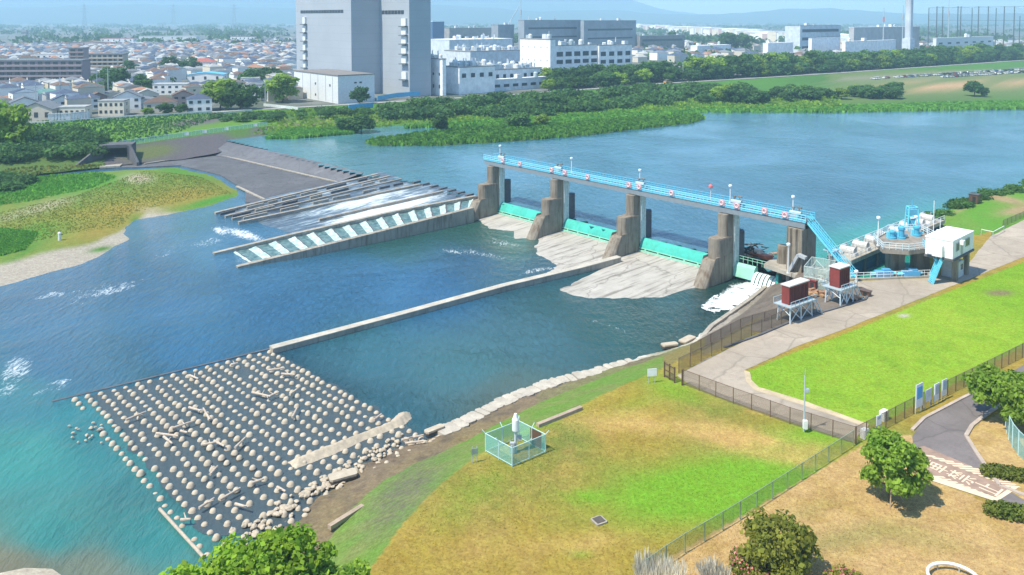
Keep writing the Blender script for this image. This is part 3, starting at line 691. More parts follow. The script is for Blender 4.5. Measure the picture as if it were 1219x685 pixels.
tag(mb.build('falling_water', FOAMM, None, loc=D(3*SP), rz=DANG), 'white water falling in strips over the short pale green gate', 'waterfall', kind='stuff')
# churning foam below the spill: real broken surface just above the river
FX = wpoly([(832, 366), (850, 352), (874, 341), (900, 331), (917, 334), (914, 342), (895, 357), (874, 371), (852, 373)], .1)
def fz(X, Y): return .06+.5*(fnoise(X, Y, 1.5, 6)-.35)*np.clip(dline(FX, X, Y, True)/1.8, 0, 1)
tag(grid('spill_foam', FOAMM, 25, 60, 125, 165, .25, fz, lambda X, Y: inside(FX, X, Y) & (fnoise(X, Y, 1.1, 3) > .62-dline(FX, X, Y, True)*.16)), 'bright white foam boiling below the short pale green gate', 'foam', kind='stuff')

# walkway bridge
BX0, BX1 = -4.2, AB+1.8; BL = BX1-BX0
t = thing('walkway_bridge', 'long walkway bridge with light blue railings running over the gate piers', 'bridge', D(0, 0), DANG)
mb = MB(); mb.box(((BX0+BX1)/2, -.4, 13.8), (BL, 3.2, .25)); mb.build('deck', CONC_DARK, t)
mb = MB()
for y in (-1.8, 1.0): mb.box(((BX0+BX1)/2, y, 13.2), (BL-.4, .35, .9))
mb.build('girder', painted('girder_grey', (.22, .26, .29)), t)
for y in (-2.05, 1.25):
    mb = MB()
    for z in (14.3, 14.75, 15.2): mb.tube((BX0, y, z), (BX1, y, z), .07, 5)
    k = int(BL/.85)
    for j in range(k+1): mb.tube((BX0+BL*j/k, y, 13.95), (BX0+BL*j/k, y, 15.25), .065, 5)
    mb.build('railing', BLUE if y > 0 else painted('pale_blue_rail', (.26, .66, .82)), t)
    mb = MB()
    mb.box(((BX0+BX1)/2, y*.97, 14.15), (BL-.2, .05, .62)); mb.build('toe_board', painted('sky_blue_panel', (.15, .55, .74)), t)
def lamp(loc, h, lab, rz=0, base_z=0):
    t = thing('lamp_post', lab, 'lamp post', loc, rz, 'white lamp posts about the weir')
    mb = MB(); mb.tube((0, 0, 0), (0, 0, h), .11, 8, .08); mb.box((0, 0, .1), (.4, .4, .2)); mb.build('post', WHITE, t)
    mb = MB(); mb.lathe([(.1, h), (.34, h+.05), (.36, h+.35), (.2, h+.5)], 10); mb.build('lamp_head', painted('lamp_glass', (.72, .78, .82), .3), t)
for i, x in enumerate([-1.5, SP+.9, 2*SP-1.6, 3*SP-2, AB-2.4]):
    lamp(D(x, 1.15, 13.98), 3.2, 'white lamp post on the walkway bridge '+['at its far left end', 'above the second pier from the left', 'above the middle pier', 'above the pier beside the spill', 'at the right end above the abutment tower'][i])
# hoists: paired machines on each pier plus red and white life rings on the railing
hw = ['at the far left end', 'above the second pier from the left', 'above the middle pier', 'above the fourth pier', 'near the top of the blue stair']
for i, x in enumerate([.8, SP-1.8, 2*SP-.2, 3*SP+.4, AB-1]):
    t = thing('gate_hoist', 'small steel gate hoist machine on the walkway bridge '+hw[i], 'hoist', D(x, -.4, 13.98), DANG, 'gate hoists on the walkway bridge')
    mb = MB(); mb.box((0, 0, .35), (1.6, 1.4, .7), 0, .1); mb.build('gearbox', GREYP, t)
    mb = MB(); mb.tube((-1.1, 0, .95), (1.1, 0, .95), .38, 10); mb.build('drum', STEEL, t)
    mb = MB(); mb.tube((.5, .3, .7), (.5, .3, 1.9), .12); mb.box((.5, .3, 1.9), (.9, .3, .3)); mb.tube((-.6, .3, .7), (-.6, .3, 1.7), .1); mb.box((-.6, .3, 1.75), (.4, .4, .3)); mb.build('hand_wheel', M('machine_brown', (.22, .18, .15), .3), t)
for i, x in enumerate([3.2, 9.5, SP-2.4, SP+1.9, SP+9, 2*SP-1.9, 2*SP+.9, 2*SP+9.2, 3*SP-1.7, 3*SP+1.6, 3*SP+7.4, AB-2.1]):
    t = thing('life_buoy_box', 'red and white life ring panel hung on the blue bridge railing', 'life ring', D(x, -2.16, 14.65), DANG, 'red and white life ring panels on the bridge railing')
    mb = MB(); mb.box((0, 0, 0), (1.25, .1, 1.15), 0, .04); mb.build('backboard', painted('faded_pink', (.60, .33, .36)), t)
    mb = MB()
    for q in range(14):
        a, b = 2*math.pi*q/14, 2*math.pi*(q+1)/14; mb.tube((.38*math.cos(a), -.11, .38*math.sin(a)), (.38*math.cos(b), -.11, .38*math.sin(b)), .09, 6)
    mb.build('ring', painted('ring_white', (.75, .62, .62)), t)
t = thing('warning_light', 'pink-red warning lamp on a thin pole above the bridge railing', 'warning light', D(3*SP-6.5, 1.2, 13.95), DANG)
mb = MB(); mb.tube((0, 0, 0), (0, 0, 2.4), .05); mb.build('pole', WHITE, t); mb = MB(); mb.lathe([(.15, 2.3), (.45, 2.45), (.42, 2.8), (.15, 3.1)], 10); mb.build('lamp', PINK, t)

# blue stair from the bridge down to the yard
def stair(name, lab, p, q, width, mat, n, rail=1.0, landing=None):
    p, q = Vector(p), Vector(q); base = Vector((p.x, p.y, q.z)); t = thing(name, lab, 'stairs', base)
    a, b = p-base, q-base; h = Vector((b.x-a.x, b.y-a.y, 0)).normalized(); s = Vector((-h.y, h.x, 0))*width/2
    mb = MB()
    for sg in (-1, 1): mb.bar(a+s*sg, b+s*sg, .12, .35)
    mb.build('stringer', mat, t)
    mb = MB()
    for i in range(n):
        c = a.lerp(b, (i+.5)/n); mb.box(c, (.30, width*.96, .06), math.atan2(h.y, h.x))
    mb.build('tread', mat, t)
    for sg in (-1, 1):
        mb = MB()
        for z in (rail*.5, rail): mb.tube(a+s*sg+Vector((0, 0, z)), b+s*sg+Vector((0, 0, z)), .06, 5)
        m = max(4, int((b-a).length/.7))
        for i in range(m+1):
            c = a.lerp(b, i/m)+s*sg; mb.tube(c, c+Vector((0, 0, rail)), .045, 5)
        mb.build('railing', mat, t)
    return t
CYAN = painted('cyan_paint', (.17, .66, .84))
st_top = D(AB+1.6, -.6, 13.9); st_mid = P(987, 293, 9.3); st_bot = P(1017, 331, 5.05)
t = stair('bridge_stair', 'long light blue steel stair falling from the walkway bridge to the yard', st_top, st_bot, 2.1, CYAN, 42, 1.2)
mb = MB(); off = t.location
mid = (st_top+st_bot)/2-off
mb.tube(mid+Vector((.5, .5, 0)), Vector((mid.x+.5, mid.y+.5, 0)), .14); mb.tube(mid-Vector((.5, .5, 0)), Vector((mid.x-.5, mid.y-.5, 0)), .14); mb.box(mid+Vector((0, 0, -.1)), (2.0, 2.0, .15), DANG); mb.build('support_post', STEEL, t)

# aprons below the gates
def ap_z(X, Y):
    xx = (X-DO.x)*UX.x+(Y-DO.y)*UX.y; yy = (X-DO.x)*UY.x+(Y-DO.y)*UY.y
    reach = np.interp(xx, [-3, 1.5, 8, 14, 19, 26, 31, 38, 44, 49, 57, 64, 68, 71], [8, 9, 11, 8, 13, 14, 17, 19, 27, 30, 29, 23, 15, 12])
    t = np.clip(-yy/reach, -1, 1.6)
    gap = sum(np.exp(-((xx-p_+1.3+.10*yy)/2.1)**2) for p_ in (0.0, SP, 2*SP, 3*SP))*np.clip((-yy-7)/5, 0, 1)
    return -.62*gap+np.where(t < 1, .62-.50*t-.10*t*t*t, -.0-(t-1)*1.4)+.42*(fnoise(X, Y, 4.5, 3, 5)-.5)*np.clip(t*1.1-.1, 0, 1)**2
def ap_keep(X, Y):
    xx = (X-DO.x)*UX.x+(Y-DO.y)*UX.y; yy = (X-DO.x)*UY.x+(Y-DO.y)*UY.y
    return (xx > -2.6) & (xx < 3*SP-1.0) & (yy < 1.5) & (yy > -38)
k = NT('apron'); co = k.coords(False)
mp = k.N('Mapping'); mp.inputs['Rotation'].default_value = (0, 0, -math.atan2(.674, .739)); k.L(co, mp.inputs[0])
mp2 = k.N('Mapping'); mp2.inputs['Scale'].default_value = (.08, 1, 1); k.L(mp.outputs[0], mp2.inputs[0])
st = k.noise(mp2.outputs[0], 1.1, 6, .7); bigc = k.noise(co, .22, 5, .65); fine = k.noise(co, 5, 4, .7)
vo = k.N('TexVoronoi', feature='DISTANCE_TO_EDGE'); vo.inputs['Scale'].default_value = .075; wd = k.N('Mapping'); wd.inputs['Scale'].default_value = (.55, 1, 1); k.L(mp.outputs[0], wd.inputs[0]); wv = k.N('VectorMath', operation='ADD'); wn = k.N('TexNoise'); wn.inputs['Scale'].default_value = .35; k.L(co, wn.inputs['Vector']); wm = k.N('VectorMath', operation='SCALE'); wm.inputs[3].default_value = 2.5; k.L(wn.outputs[1], wm.inputs[0]); k.L(wd.outputs[0], wv.inputs[0]); k.L(wm.outputs[0], wv.inputs[1]); k.L(wv.outputs[0], vo.inputs['Vector'])
cr = k.ramp(vo.outputs[0], [(.0, 1.0), (.012, 0.0)])
col = k.mix(k.ramp(bigc, [(.3, 0.0), (.7, 1.0)]), (.385, .355, .315), (.53, .495, .445))
col = k.mix(k.math('MULTIPLY', k.ramp(st, [(.5, 0.0), (.64, 1.0)]), .75), col, (.12, .105, .085))
col = k.mix(k.math('MULTIPLY', cr, .5), col, (.07, .055, .04)); col = k.mix(k.math('MULTIPLY', fine, .3), col, (.22, .19, .15))
k.L(col, k.b.inputs['Base Color']); k.b.inputs['Roughness'].default_value = .85; k.bump(fine, .3, .06)
S(grid('weir_apron', k.m, -45, 60, 120, 215, .4, ap_z, ap_keep))

# guide wall that leaves the middle pier and runs downstream
t = thing('guide_wall', 'long low pale concrete wall running through the river from the block field to the middle pier', 'wall', P(323, 416, 0))
q = [P(323, 414.5, .75), P(480, 373, .75), P(600, 340, .9), P(690, 318.5, 1.05), P(737, 306, 1.3)]; b0 = t.location
mb = MB()
for i in range(4): mb.bar(q[i]-b0+Vector((0, 0, -1.1)), q[i+1]-b0+Vector((0, 0, -1.1)), 1.25, 2.2)
mb.build('wall_body', CONC, t)
mb = MB()
for i in range(4): mb.bar(q[i]-b0+Vector((0, 0, .07)), q[i+1]-b0+Vector((0, 0, .07)), 1.5, .16)
mb.build('coping', concrete('coping_concrete', (.50, .46, .39), (.25, .2, .14), .4, .4, False), t)

# fishway: two side walls, stepped pools between, water over each weir plate
b0 = P(282, 319, 0); t = thing('fishway', 'long stepped fishway with white water between two pale concrete walls', 'fishway', b0)
o1 = [P(282, 317, .35), P(360, 298, 1.5), P(480, 268, 2.7), P(562, 247, 3.6)]; i1 = [P(254, 301, .35), P(345, 279, 1.5), P(470, 251, 2.7), P(566, 233, 3.5)]
CONC_FW = concrete('fishway_concrete', (.36, .32, .265), (.10, .085, .06), .75, .3)
def wall_part(pts, wd, name, mat, zb=-1.2):
    mb = MB()
    for a, b in zip(pts[:-1], pts[1:]):
        d = (b-a); d.z = 0; d.normalize(); s = Vector((-d.y, d.x, 0))*wd/2
        vs = [a+s-b0, a-s-b0, b-s-b0, b+s-b0]; lo = [Vector((v.x, v.y, zb-b0.z)) for v in vs]
        mb.add(lo+vs, [[3, 2, 1, 0], [4, 5, 6, 7], [0, 1, 5, 4], [1, 2, 6, 5], [2, 3, 7, 6], [3, 0, 4, 7]])
    return mb.build(name, mat, t)
wall_part(o1, 1.3, 'side_wall', CONC_FW); wall_part(i1, 1.1, 'side_wall', CONC)
NS = 15; oo = resample(o1, NS+1); ii = resample(i1, NS+1)
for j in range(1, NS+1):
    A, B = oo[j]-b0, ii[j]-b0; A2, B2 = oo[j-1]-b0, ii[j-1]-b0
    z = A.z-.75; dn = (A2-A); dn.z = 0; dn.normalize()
    mb = MB(); mb.bar(Vector((A.x, A.y, z-.4)), Vector((B.x, B.y, z-.4)), .35, 1.1); mb.build('weir_plate', CONC_DARK, t)  # plates coloured dark to stand in for the shadow at each baffle
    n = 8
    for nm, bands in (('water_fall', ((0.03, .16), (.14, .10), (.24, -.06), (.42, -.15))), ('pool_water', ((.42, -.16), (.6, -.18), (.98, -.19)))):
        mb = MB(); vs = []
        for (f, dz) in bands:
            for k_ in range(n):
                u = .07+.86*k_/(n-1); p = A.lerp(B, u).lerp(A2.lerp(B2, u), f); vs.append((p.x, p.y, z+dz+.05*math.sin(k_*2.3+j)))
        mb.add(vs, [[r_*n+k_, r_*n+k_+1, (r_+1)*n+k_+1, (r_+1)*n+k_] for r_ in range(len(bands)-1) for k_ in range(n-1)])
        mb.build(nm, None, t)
for nm, c1, c2 in (('water_fall', (.26, .40, .37), (.72, .80, .77)), ('pool_water', (.03, .085, .085), (.20, .31, .29))):  # dark teal pools, with each step's shadow line put into their colour
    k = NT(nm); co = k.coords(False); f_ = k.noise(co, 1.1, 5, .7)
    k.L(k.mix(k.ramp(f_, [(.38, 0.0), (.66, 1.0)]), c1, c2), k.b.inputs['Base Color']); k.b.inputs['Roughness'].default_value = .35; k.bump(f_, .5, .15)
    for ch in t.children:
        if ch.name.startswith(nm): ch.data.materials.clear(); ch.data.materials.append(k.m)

# rough ramp left of the fishway: water racing between low concrete strips
RAMPZ = lambda f: .1+3.0*f
k = NT('racing_water'); co = k.coords(False); mp = k.N('Mapping'); mp.inputs['Rotation'].default_value = (0, 0, -math.atan2(.674, .739)); k.L(co, mp.inputs[0])
mp2 = k.N('Mapping'); mp2.inputs['Scale'].default_value = (.22, 1, 1); k.L(mp.outputs[0], mp2.inputs[0]); f_ = k.noise(mp2.outputs[0], .8, 6, .72)
at = k.N('Attribute'); at.attribute_name = 'foam'; ff = k.math('ADD', f_, k.math('SUBTRACT', at.outputs['Fac'], .5))
k.L(k.ramp(ff, [(.38, (.055, .07, .095)), (.53, (.13, .18, .22)), (.72, (.66, .72, .74))]), k.b.inputs['Base Color']); k.b.inputs['Roughness'].default_value = .35; k.bump(f_, .6, .2); RACE = k.m
o = S(loft('rock_ramp', RACE, [[(250, 254, -.15), (290, 264, -.1), (340, 276, .0), (360, 282, .1)], [(330, 233, 1.2), (380, 243, 1.3), (440, 255, 1.3), (460, 257, 1.3)], [(448, 206, 3.06), (500, 217, 3.06), (545, 229, 3.06), (566, 235, 3.06)], [(452, 203.5, 2.6), (504, 214, 2.6), (549, 226, 2.6), (572, 232, 2.6)]], 90, 14, .25))
loft_cols(o, lambda px, py, co: np.zeros((len(px), 3)))
me = o.data; n = len(me.vertices); cc = np.empty(n*3, np.float32); me.vertices.foreach_get('co', cc); cc = cc.reshape(-1, 3).astype(float); px, py = proj(cc[:, 0], cc[:, 1], cc[:, 2])
fm = .46*np.ones(n); 
for b in ((440, 258, 45, 6, -14, .45), (470, 245, 50, 7, -14, .4), (430, 240, 50, 5, -14, .3), (400, 225, 30, 4, -14, .12), (340, 245, 30, 5, -14, -.12), (545, 228, 14, 6, 0, -.15), (380, 240, 20, 5, 0, .1)): fm += b[5]*blob(px, py, *b[:5])
attr(me, 'foam', fm)
strips = [((256, 253, .5), (450, 206.5, 3.3), 1.0, .8, 'topmost'), ((268, 257, .5), (464, 209, 3.3), .8, .6, 'second from the top'), ((276, 260, .5), (478, 212.5, 3.3), .6, .6, 'third from the top'),
          ((284, 264, .7), (500, 219, 3.4), .9, 1.1, 'dark-sided, ending in the middle of the ramp foot'), ((380, 260.5, 1.3), (527, 227, 3.5), .8, 1.2, 'short dark-sided, alone in the widest white water')]
for (a, b, wd, h, lab) in strips:
    A, B = P(*a), P(*b); mb = MB(); off = A.copy(); mb.bar(Vector((0, 0, -h/2)), B-A+Vector((0, 0, -h/2)), wd, h)
    o = mb.build('ramp_wall', concrete('ramp_concrete', (.36, .32, .27), (.12, .1, .09), .7, .4, False), None, loc=off); tag(o, 'low concrete strip across the rough white-water ramp, '+lab, 'low wall', 'low concrete strips of the ramp')
kn = 0
for row_, (a, b) in enumerate((((262, 255, .6), (457, 207.8, 3.3)), ((272, 258.5, .6), (471, 210.8, 3.3)), ((280, 262, .6), (489, 215.8, 3.35)))):
    A_, B_ = P(*a), P(*b); f_ = 0.02*row_                 # broken kerbs in straight rows between the long strips
    while f_ < .93:
        l_ = rnd.uniform(.05, .13); A, B = A_.lerp(B_, f_), A_.lerp(B_, min(.97, f_+l_)); dark = rnd.random() < .3; f_ += l_+rnd.uniform(.02, .09)*(1 if row_ < 3 else 2.2)
        mb = MB(); mb.bar(Vector((0, 0, -.1)), B-A+Vector((0, 0, -.1)), rnd.uniform(.35, .55), .6)
        tag(mb.build('ramp_kerb', CONC_DARK if dark else CONC, None, loc=A), 'short dark broken kerb on the rough ramp beside the fishway' if dark else 'short pale broken kerb on the rough ramp beside the fishway', 'kerb', 'dark broken kerbs on the rough ramp' if dark else 'broken kerbs on the rough ramp')
for i in range(9):
    A = P(500+i*10.5, 216.5+i*2.55, 3.1); mb = MB(); mb.bar(Vector((0, 0, .1)), UY*-2.6+UX*.2+Vector((0, 0, .0)), .8, .6)
    tag(mb.build('crest_block', CONC_DARK, None, loc=A), 'dark concrete block on the crest of the rough ramp where the reservoir spills', 'block', 'dark blocks along the ramp crest')

# field of baffle blocks
TL, TR, BL_, BR_ = P(90, 477, 0), P(321, 420, 0), P(224, 634, 0), P(487, 514, 0)
def block_mesh(seed):
    r = random.Random(seed); mb = MB(); w0 = r.uniform(.41, .49); h = r.uniform(.36, .48)
    mb.lathe([(w0+.02, -.6), (w0, .0), (w0*.93, h*.22), (w0*.72, h*.68), (w0*.48, h*.95), (w0*.2, h)], 9, (0, 0, 0), r.uniform(.9, 1.1), r.uniform(.9, 1.1))
    return mb.mesh('baffle_block', CONC_BLOCK, True)
bmesh_v = [block_mesh(s) for s in range(5)]
allb = []
for c in range(18):
    for r_ in range(30):
        u, v = c/17, r_/25
        p = TL*(1-u)*(1-v)+TR*u*(1-v)+BL_*(1-u)*v+BR_*u*v
        if rnd.random() < .02: continue
        if c == 0 and r_ in (3, 4, 5, 6): continue
        p = p+UY*(.0)+Vector((rnd.gauss(0, .06), rnd.gauss(0, .06), rnd.uniform(-.22, .05)-(.25 if (c < 1 and r_ > 18) else 0)+(.1 if 2 < c < 8 and 6 < r_ < 24 else 0)))
        X, Y = np.array([p.x]), np.array([p.y])
        if inside(FP, X, Y)[0]: continue
        allb.append(p)
k = NT('wet_bed'); co = k.coords(False); n_ = k.noise(co, 1.3, 5, .7); k.L(k.mix(n_, (.030, .060, .078), (.075, .095, .100)), k.b.inputs['Base Color']); k.b.inputs['Roughness'].default_value = .10; k.b.inputs['IOR'].default_value = 1.33; k.bump(n_, .8, .25)
e1, e2 = (TR-TL).normalized(), (BL_-TL).normalized(); bed = []; cs = [TL+e1*1.9-e2*.5, TR+e1*.6-e2*.5, BR_+e1*.8+e2*3, BL_+(BR_-BL_)*.35+e2*7, BL_+e1*.9+e2*2]
for a, b in zip(cs, cs[1:]+cs[:1]):
    m = int((b-a).length/.6)
    for j in range(m): q = a.lerp(b, j/m); bed.append(q+Vector((noise.noise(q*.6), noise.noise(q*.6+Vector((5, 2, 0))), 0))*1.1)
mb = MB(); mb.prism([(p.x, p.y) for p in bed], -.5, .035); S(mb.build('block_bed', k.m))
allb.sort(key=lambda p: p.length)
for i, p in enumerate(allb[:300]):
    o = link('baffle_block', bmesh_v[i % 5], None, p, rnd.uniform(0, 6)); s = rnd.uniform(.9, 1.12); o.scale = (s, s, s)
    tag(o, 'rounded pale concrete baffle block in the nearer rows of the river block field', 'concrete block', 'concrete baffle blocks of the nearer rows')
mb = MB()
for i, p in enumerate(allb[300:]):
    r = random.Random(i); w0 = r.uniform(.41, .49); h = r.uniform(.36, .48); mb.lathe([(w0, -.6), (w0, .0), (w0*.93, h*.22), (w0*.72, h*.68), (w0*.48, h*.95), (w0*.2, h)], 8, p)
tag(mb.build('far_baffle_blocks', CONC_BLOCK, None, True), 'farther rows of small pale baffle blocks across the river', 'concrete blocks', kind='stuff')
# sill along the top of the field, pipe along its left edge
for (a, b, wd, h, nm, lab, cat, m) in ((P(62, 479, -.10), P(322, 416, -.06), .4, .3, 'bed_sill', 'thin dark sill line along the upstream edge of the block field', 'sill', CONC_DARK),):
    mb = MB(); mb.bar(Vector((0, 0, 0)), b-a, wd, h); tag(mb.build(nm, m, None, loc=a), lab, cat)
a, b = P(190, 606, .25), P(242, 663, .25); mb = MB(); mb.tube((0, 0, 0), b-a, .16, 8); tag(mb.build('drift_pole', M('bleached_wood', (.46, .38, .30), .25, 3), None, loc=a), 'long bleached pole lying along the lower left edge of the block field', 'pole')
WOOD = MATS['bleached_wood']; DRIFT = M('driftwood', (.55, .45, .36), .25, 4, .85, .3)
for i, (x, y, dx, dy) in enumerate([(318, 441, 20, -3), (335, 445, 16, 1), (300, 467, 22, 5), (318, 473, 14, -6), (345, 470, 10, -8), (348, 497, 6, -12), (250, 500, -8, -14), (205, 510, 26, -9), (215, 513, 8, 2), (186, 516, 26, 3), (195, 520, 10, 8), (240, 530, 18, -4), (255, 525, 12, 6), (280, 533, 12, -12), (150, 500, 24, -10), (237, 605, 18, -12), (262, 595, 24, -14), (280, 600, 16, 4), (300, 575, 14, -5), (225, 485, 14, 4), (226, 447, 10, 4), (275, 435, 8, -3), (445, 500, 9, -7), (478, 524, 26, -6), (482, 528, 22, -3), (215, 619, 12, -1), (330, 580, 10, 5), (250, 565, 9, -10)]):
    A, B = P(x, y, .62), P(x+dx, y+dy, .7); off = A; mb = MB(); mb.tube((0, 0, 0), B-A, .16, 7, .1)
    m_ = (B-A)*.55; mb.tube(m_, m_+Vector((rnd.uniform(-.7, .7), rnd.uniform(-.7, .7), .3)), .08, 6, .04)
    tag(mb.build('driftwood_log', DRIFT, None, loc=off), 'bleached driftwood log stranded on the pale baffle blocks', 'driftwood', 'driftwood logs on the baffle blocks')
# gravel bar across the blocks
GBAR = wpoly([(340, 548), (372, 535), (420, 517), (462, 501), (474, 489), (489, 488), (490, 496), (480, 505), (440, 520), (400, 538), (352, 556)], .3)
tag(grid('gravel_heap', concrete('gravel', (.50, .42, .32), (.3, .26, .2), .5, 1.5, False), -35, -8, 82, 108, .12, lambda X, Y: np.clip(-.05+dline(GBAR, X, Y, True)*.7, -.1, .62)*1.0+.2*fnoise(X, Y, .5, 3)-.1, lambda X, Y: inside(GBAR, X, Y)), 'long pale heap of gravel lying across the lower right corner of the block field', 'gravel', kind='stuff')
# rubble along the near edge
def rock_mesh(seed):
    r = random.Random(seed); bm = bmesh.new(); bmesh.ops.create_icosphere(bm, subdivisions=2, radius=.5)
    for v in bm.verts: v.co *= 1+.45*(noise.noise(v.co*2.2+Vector((seed*3.1, 0, 0)))); v.co.z *= .7
    me = bpy.data.meshes.new('rock'); bm.to_mesh(me); bm.free(); me.materials.append(concrete('pale_rock', (.50, .42, .32), (.28, .22, .16), .4, 1.2, False)); return me
rocks = [rock_mesh(s) for s in range(6)]
spots = []
for i in range(130):
    u = rnd.random()**.8; px = 284+u*180+rnd.gauss(0, 6); py = 640-u*112+rnd.gauss(0, 6)
    spots.append((px, py, rnd.uniform(.35, .95)))
for i in range(60): px = rnd.uniform(520, 720); spots.append((px, np.interp(px, [520, 560, 600, 660, 700, 760], [507, 496, 472, 450, 442, 426])+rnd.uniform(0, 5), rnd.uniform(.35, .8)))
for i in range(16): spots.append((rnd.uniform(80, 122), rnd.uniform(498, 528), rnd.uniform(.3, .7)))
for i in range(18): spots.append((rnd.uniform(455, 520), rnd.uniform(515, 545), rnd.uniform(.4, .9)))
for i, (px, py, s) in enumerate(spots):
    o = link('rock', rocks[i % 6], None, P(px, py, .3 if px < 480 else .25), rnd.uniform(0, 6)); s *= .72; o.scale = (s*rnd.uniform(.9, 1.5), s, s*rnd.uniform(.7, 1.1)); tag(o, 'pale boulder in the rubble along the water edge', 'rock', 'pale boulders along the water edge')
EW = resample([P(x, y, .55) for x, y in ((520, 512), (548, 500), (600, 473), (660, 451), (700, 442), (752, 428))], 27); gq = random.Random(9)
for i_ in range(26):                                      # the pale broken concrete edging along the pool, slab by slab
    a_, b_ = EW[i_], EW[i_+1]; m_ = (a_+b_)/2; d_ = b_-a_; w_ = gq.uniform(1.9, 2.7); L_ = d_.length*(1.04 if gq.random() < .75 else gq.uniform(.6, .9)); an = math.atan2(d_.y, d_.x)+gq.gauss(0, .02); mb = MB()
    rim = []
    for q in range(18): t_ = 2*math.pi*q/18; r_ = 1/max(abs(math.cos(t_)), abs(math.sin(t_)))**.97*gq.uniform(.93, 1.03); x_, y_ = r_*math.cos(t_)*L_*.5, r_*math.sin(t_)*w_*.5; rim.append((x_*math.cos(an)-y_*math.sin(an), x_*math.sin(an)+y_*math.cos(an)))
    mb.prism(rim, -.8, .05+gq.uniform(-.06, .06)); tag(mb.build('edge_slab', concrete('edge_slab_concrete', (.50, .45, .38), (.2, .17, .12), .5, .4, False), None, loc=m_+Vector((.35, -.55, 0))), 'pale broken concrete slab in the edging along the near side of the lower pool', 'slab', 'broken edging slabs along the lower pool')
for (x, y, a, sx, sy, lab) in ((408, 567, .5, 3.0, 1.4, 'large pale concrete slab lying on the brown strip below the grass slope'), (517, 512, .7, 2.6, .9, 'flat pale slab at the water edge upstream of the gravel heap'), (797, 411, .3, 2.6, 1.1, 'flat pale slab in the water below the wire fence corner'), (818, 405, .8, 3.2, 1.3, 'broken pale slab at the foot of the stained wing wall')):
    mb = MB(); mb.box((0, 0, .0), (sx, sy, .5), a, .2); tag(mb.build('broken_slab', CONC_BLOCK, None, loc=P(x, y, .6)), lab, 'slab')
a, b = P(392, 628, 1.6), P(432, 603, 1.6); mb = MB(); mb.bar((0, 0, 0), b-a, .5, .4); tag(mb.build('edge_kerb', concrete('kerb_tan', (.42, .33, .25), (.2, .15, .1), .4, .6, False), None, loc=a), 'tan concrete kerb at the foot of the grass slope near the bottom tree', 'kerb')
a, b = P(640, 507, 5.15), P(692, 486, 5.15); mb = MB(); mb.bar((0, 0, 0), b-a, .5, .45)
tag(mb.build('lawn_kerb', MATS['kerb_tan'], None, loc=a), 'tan kerb at the lawn edge right of the wire cage', 'kerb')
# stained wing wall below the fence corner, and the slope's pale edge
W_ = [P(826, 414, 0), P(845, 391, 0), P(868, 375, 0), P(893, 357.5, 0), P(916, 338.5, 0)]
mb = MB(); off = W_[0].copy()
for a, b in zip(W_[:-1], W_[1:]): mb.bar(a-off+Vector((.2, -.2, .15)), b-off+Vector((.2, -.2, .15)), .7, .9)
tag(mb.build('edge_wall', CONC, None, loc=off), 'pale low wall edging the brown slope beside the white foam', 'wall')
off = P(826, 411, 0); a = P(826, 411, .9)-off; b = P(878, 392, 3.0)-off; c_ = P(860, 378, 1.2)-off
mb = MB(); mb.add([a, P(838, 402, 0)-off, P(858, 392, 0)-off, P(884, 388, 4.6)-off, P(850, 405, 3.6)-off], [[0, 1, 2, 3, 4]])
# ------------------------------------------------------------------ trees and plants
def leaves_mesh(name, seed, lobes, n, size, mat, up=.0, tall=1.0, jit=.75):
    """many separate leaf tufts spread through and over a set of lobes (cx, cy, cz, rx, rz)"""
    g = np.random.default_rng(seed); lb = np.array(lobes, float)
    wgt = lb[:, 3]**2; wgt /= wgt.sum(); pick = g.choice(len(lb), n, p=wgt)
    d = g.normal(size=(n, 3)); d /= np.linalg.norm(d, axis=1)[:, None]
    low = d[:, 2] < -.6; d[low, 2] *= -.4; d /= np.linalg.norm(d, axis=1)[:, None]
    rr = np.where(g.random(n) < .72, g.uniform(.72, 1.28, n), g.uniform(.35, .85, n))
    R_ = lb[pick][:, [3, 3, 4]]; c = lb[pick][:, :3]+d*R_*rr[:, None]
    nrm = d+g.normal(scale=jit, size=(n, 3))+np.array([0, 0, .35+up]); nrm /= np.linalg.norm(nrm, axis=1)[:, None]
    t = np.cross(nrm, g.normal(size=(n, 3))); t /= np.linalg.norm(t, axis=1)[:, None]
    b = np.cross(nrm, t)
    s = size*g.uniform(.5, 1.6, n)[:, None]
    v = np.stack([c-t*s*.5*tall, c+b*s*.36+nrm*s*.10, c+t*s*.55*tall, c-b*s*.36+nrm*s*.06], 1).reshape(-1, 3)
    me = bpy.data.meshes.new(name); me.vertices.add(4*n); me.vertices.foreach_set('co', v.astype(np.float32).ravel())
    me.loops.add(4*n); me.loops.foreach_set('vertex_index', np.arange(4*n, dtype=np.int32))
    me.polygons.add(n); me.polygons.foreach_set('loop_start', np.arange(0, 4*n, 4, dtype=np.int32)); me.polygons.foreach_set('loop_total', np.full(n, 4, np.int32))
    me.materials.append(mat); me.update(calc_edges=True); return me

def lobes_for(seed, h, w, clear=.25, k=9, sub=.42):
    """lobes of a crown: height h, half-width w, first leaves at clear*h"""
    r = random.Random(seed); out = []; cz = h*(clear+1)/2; hz = h*(1-clear)/2
    out.append((0, 0, cz, w*.62, hz*.75))
    for i in range(k):
        a = 2*math.pi*(i+r.random()*.7)/k*1.618*2; e = r.uniform(-.95, .95)
        rad = w*(1-sub*.75)*math.sqrt(max(.05, 1-e*e*.8))*r.uniform(.72, 1.2); s = w*sub*r.uniform(.6, 1.35)
        out.append((rad*math.cos(a), rad*math.sin(a), cz+e*hz*.72, s, s*.85))
    return out

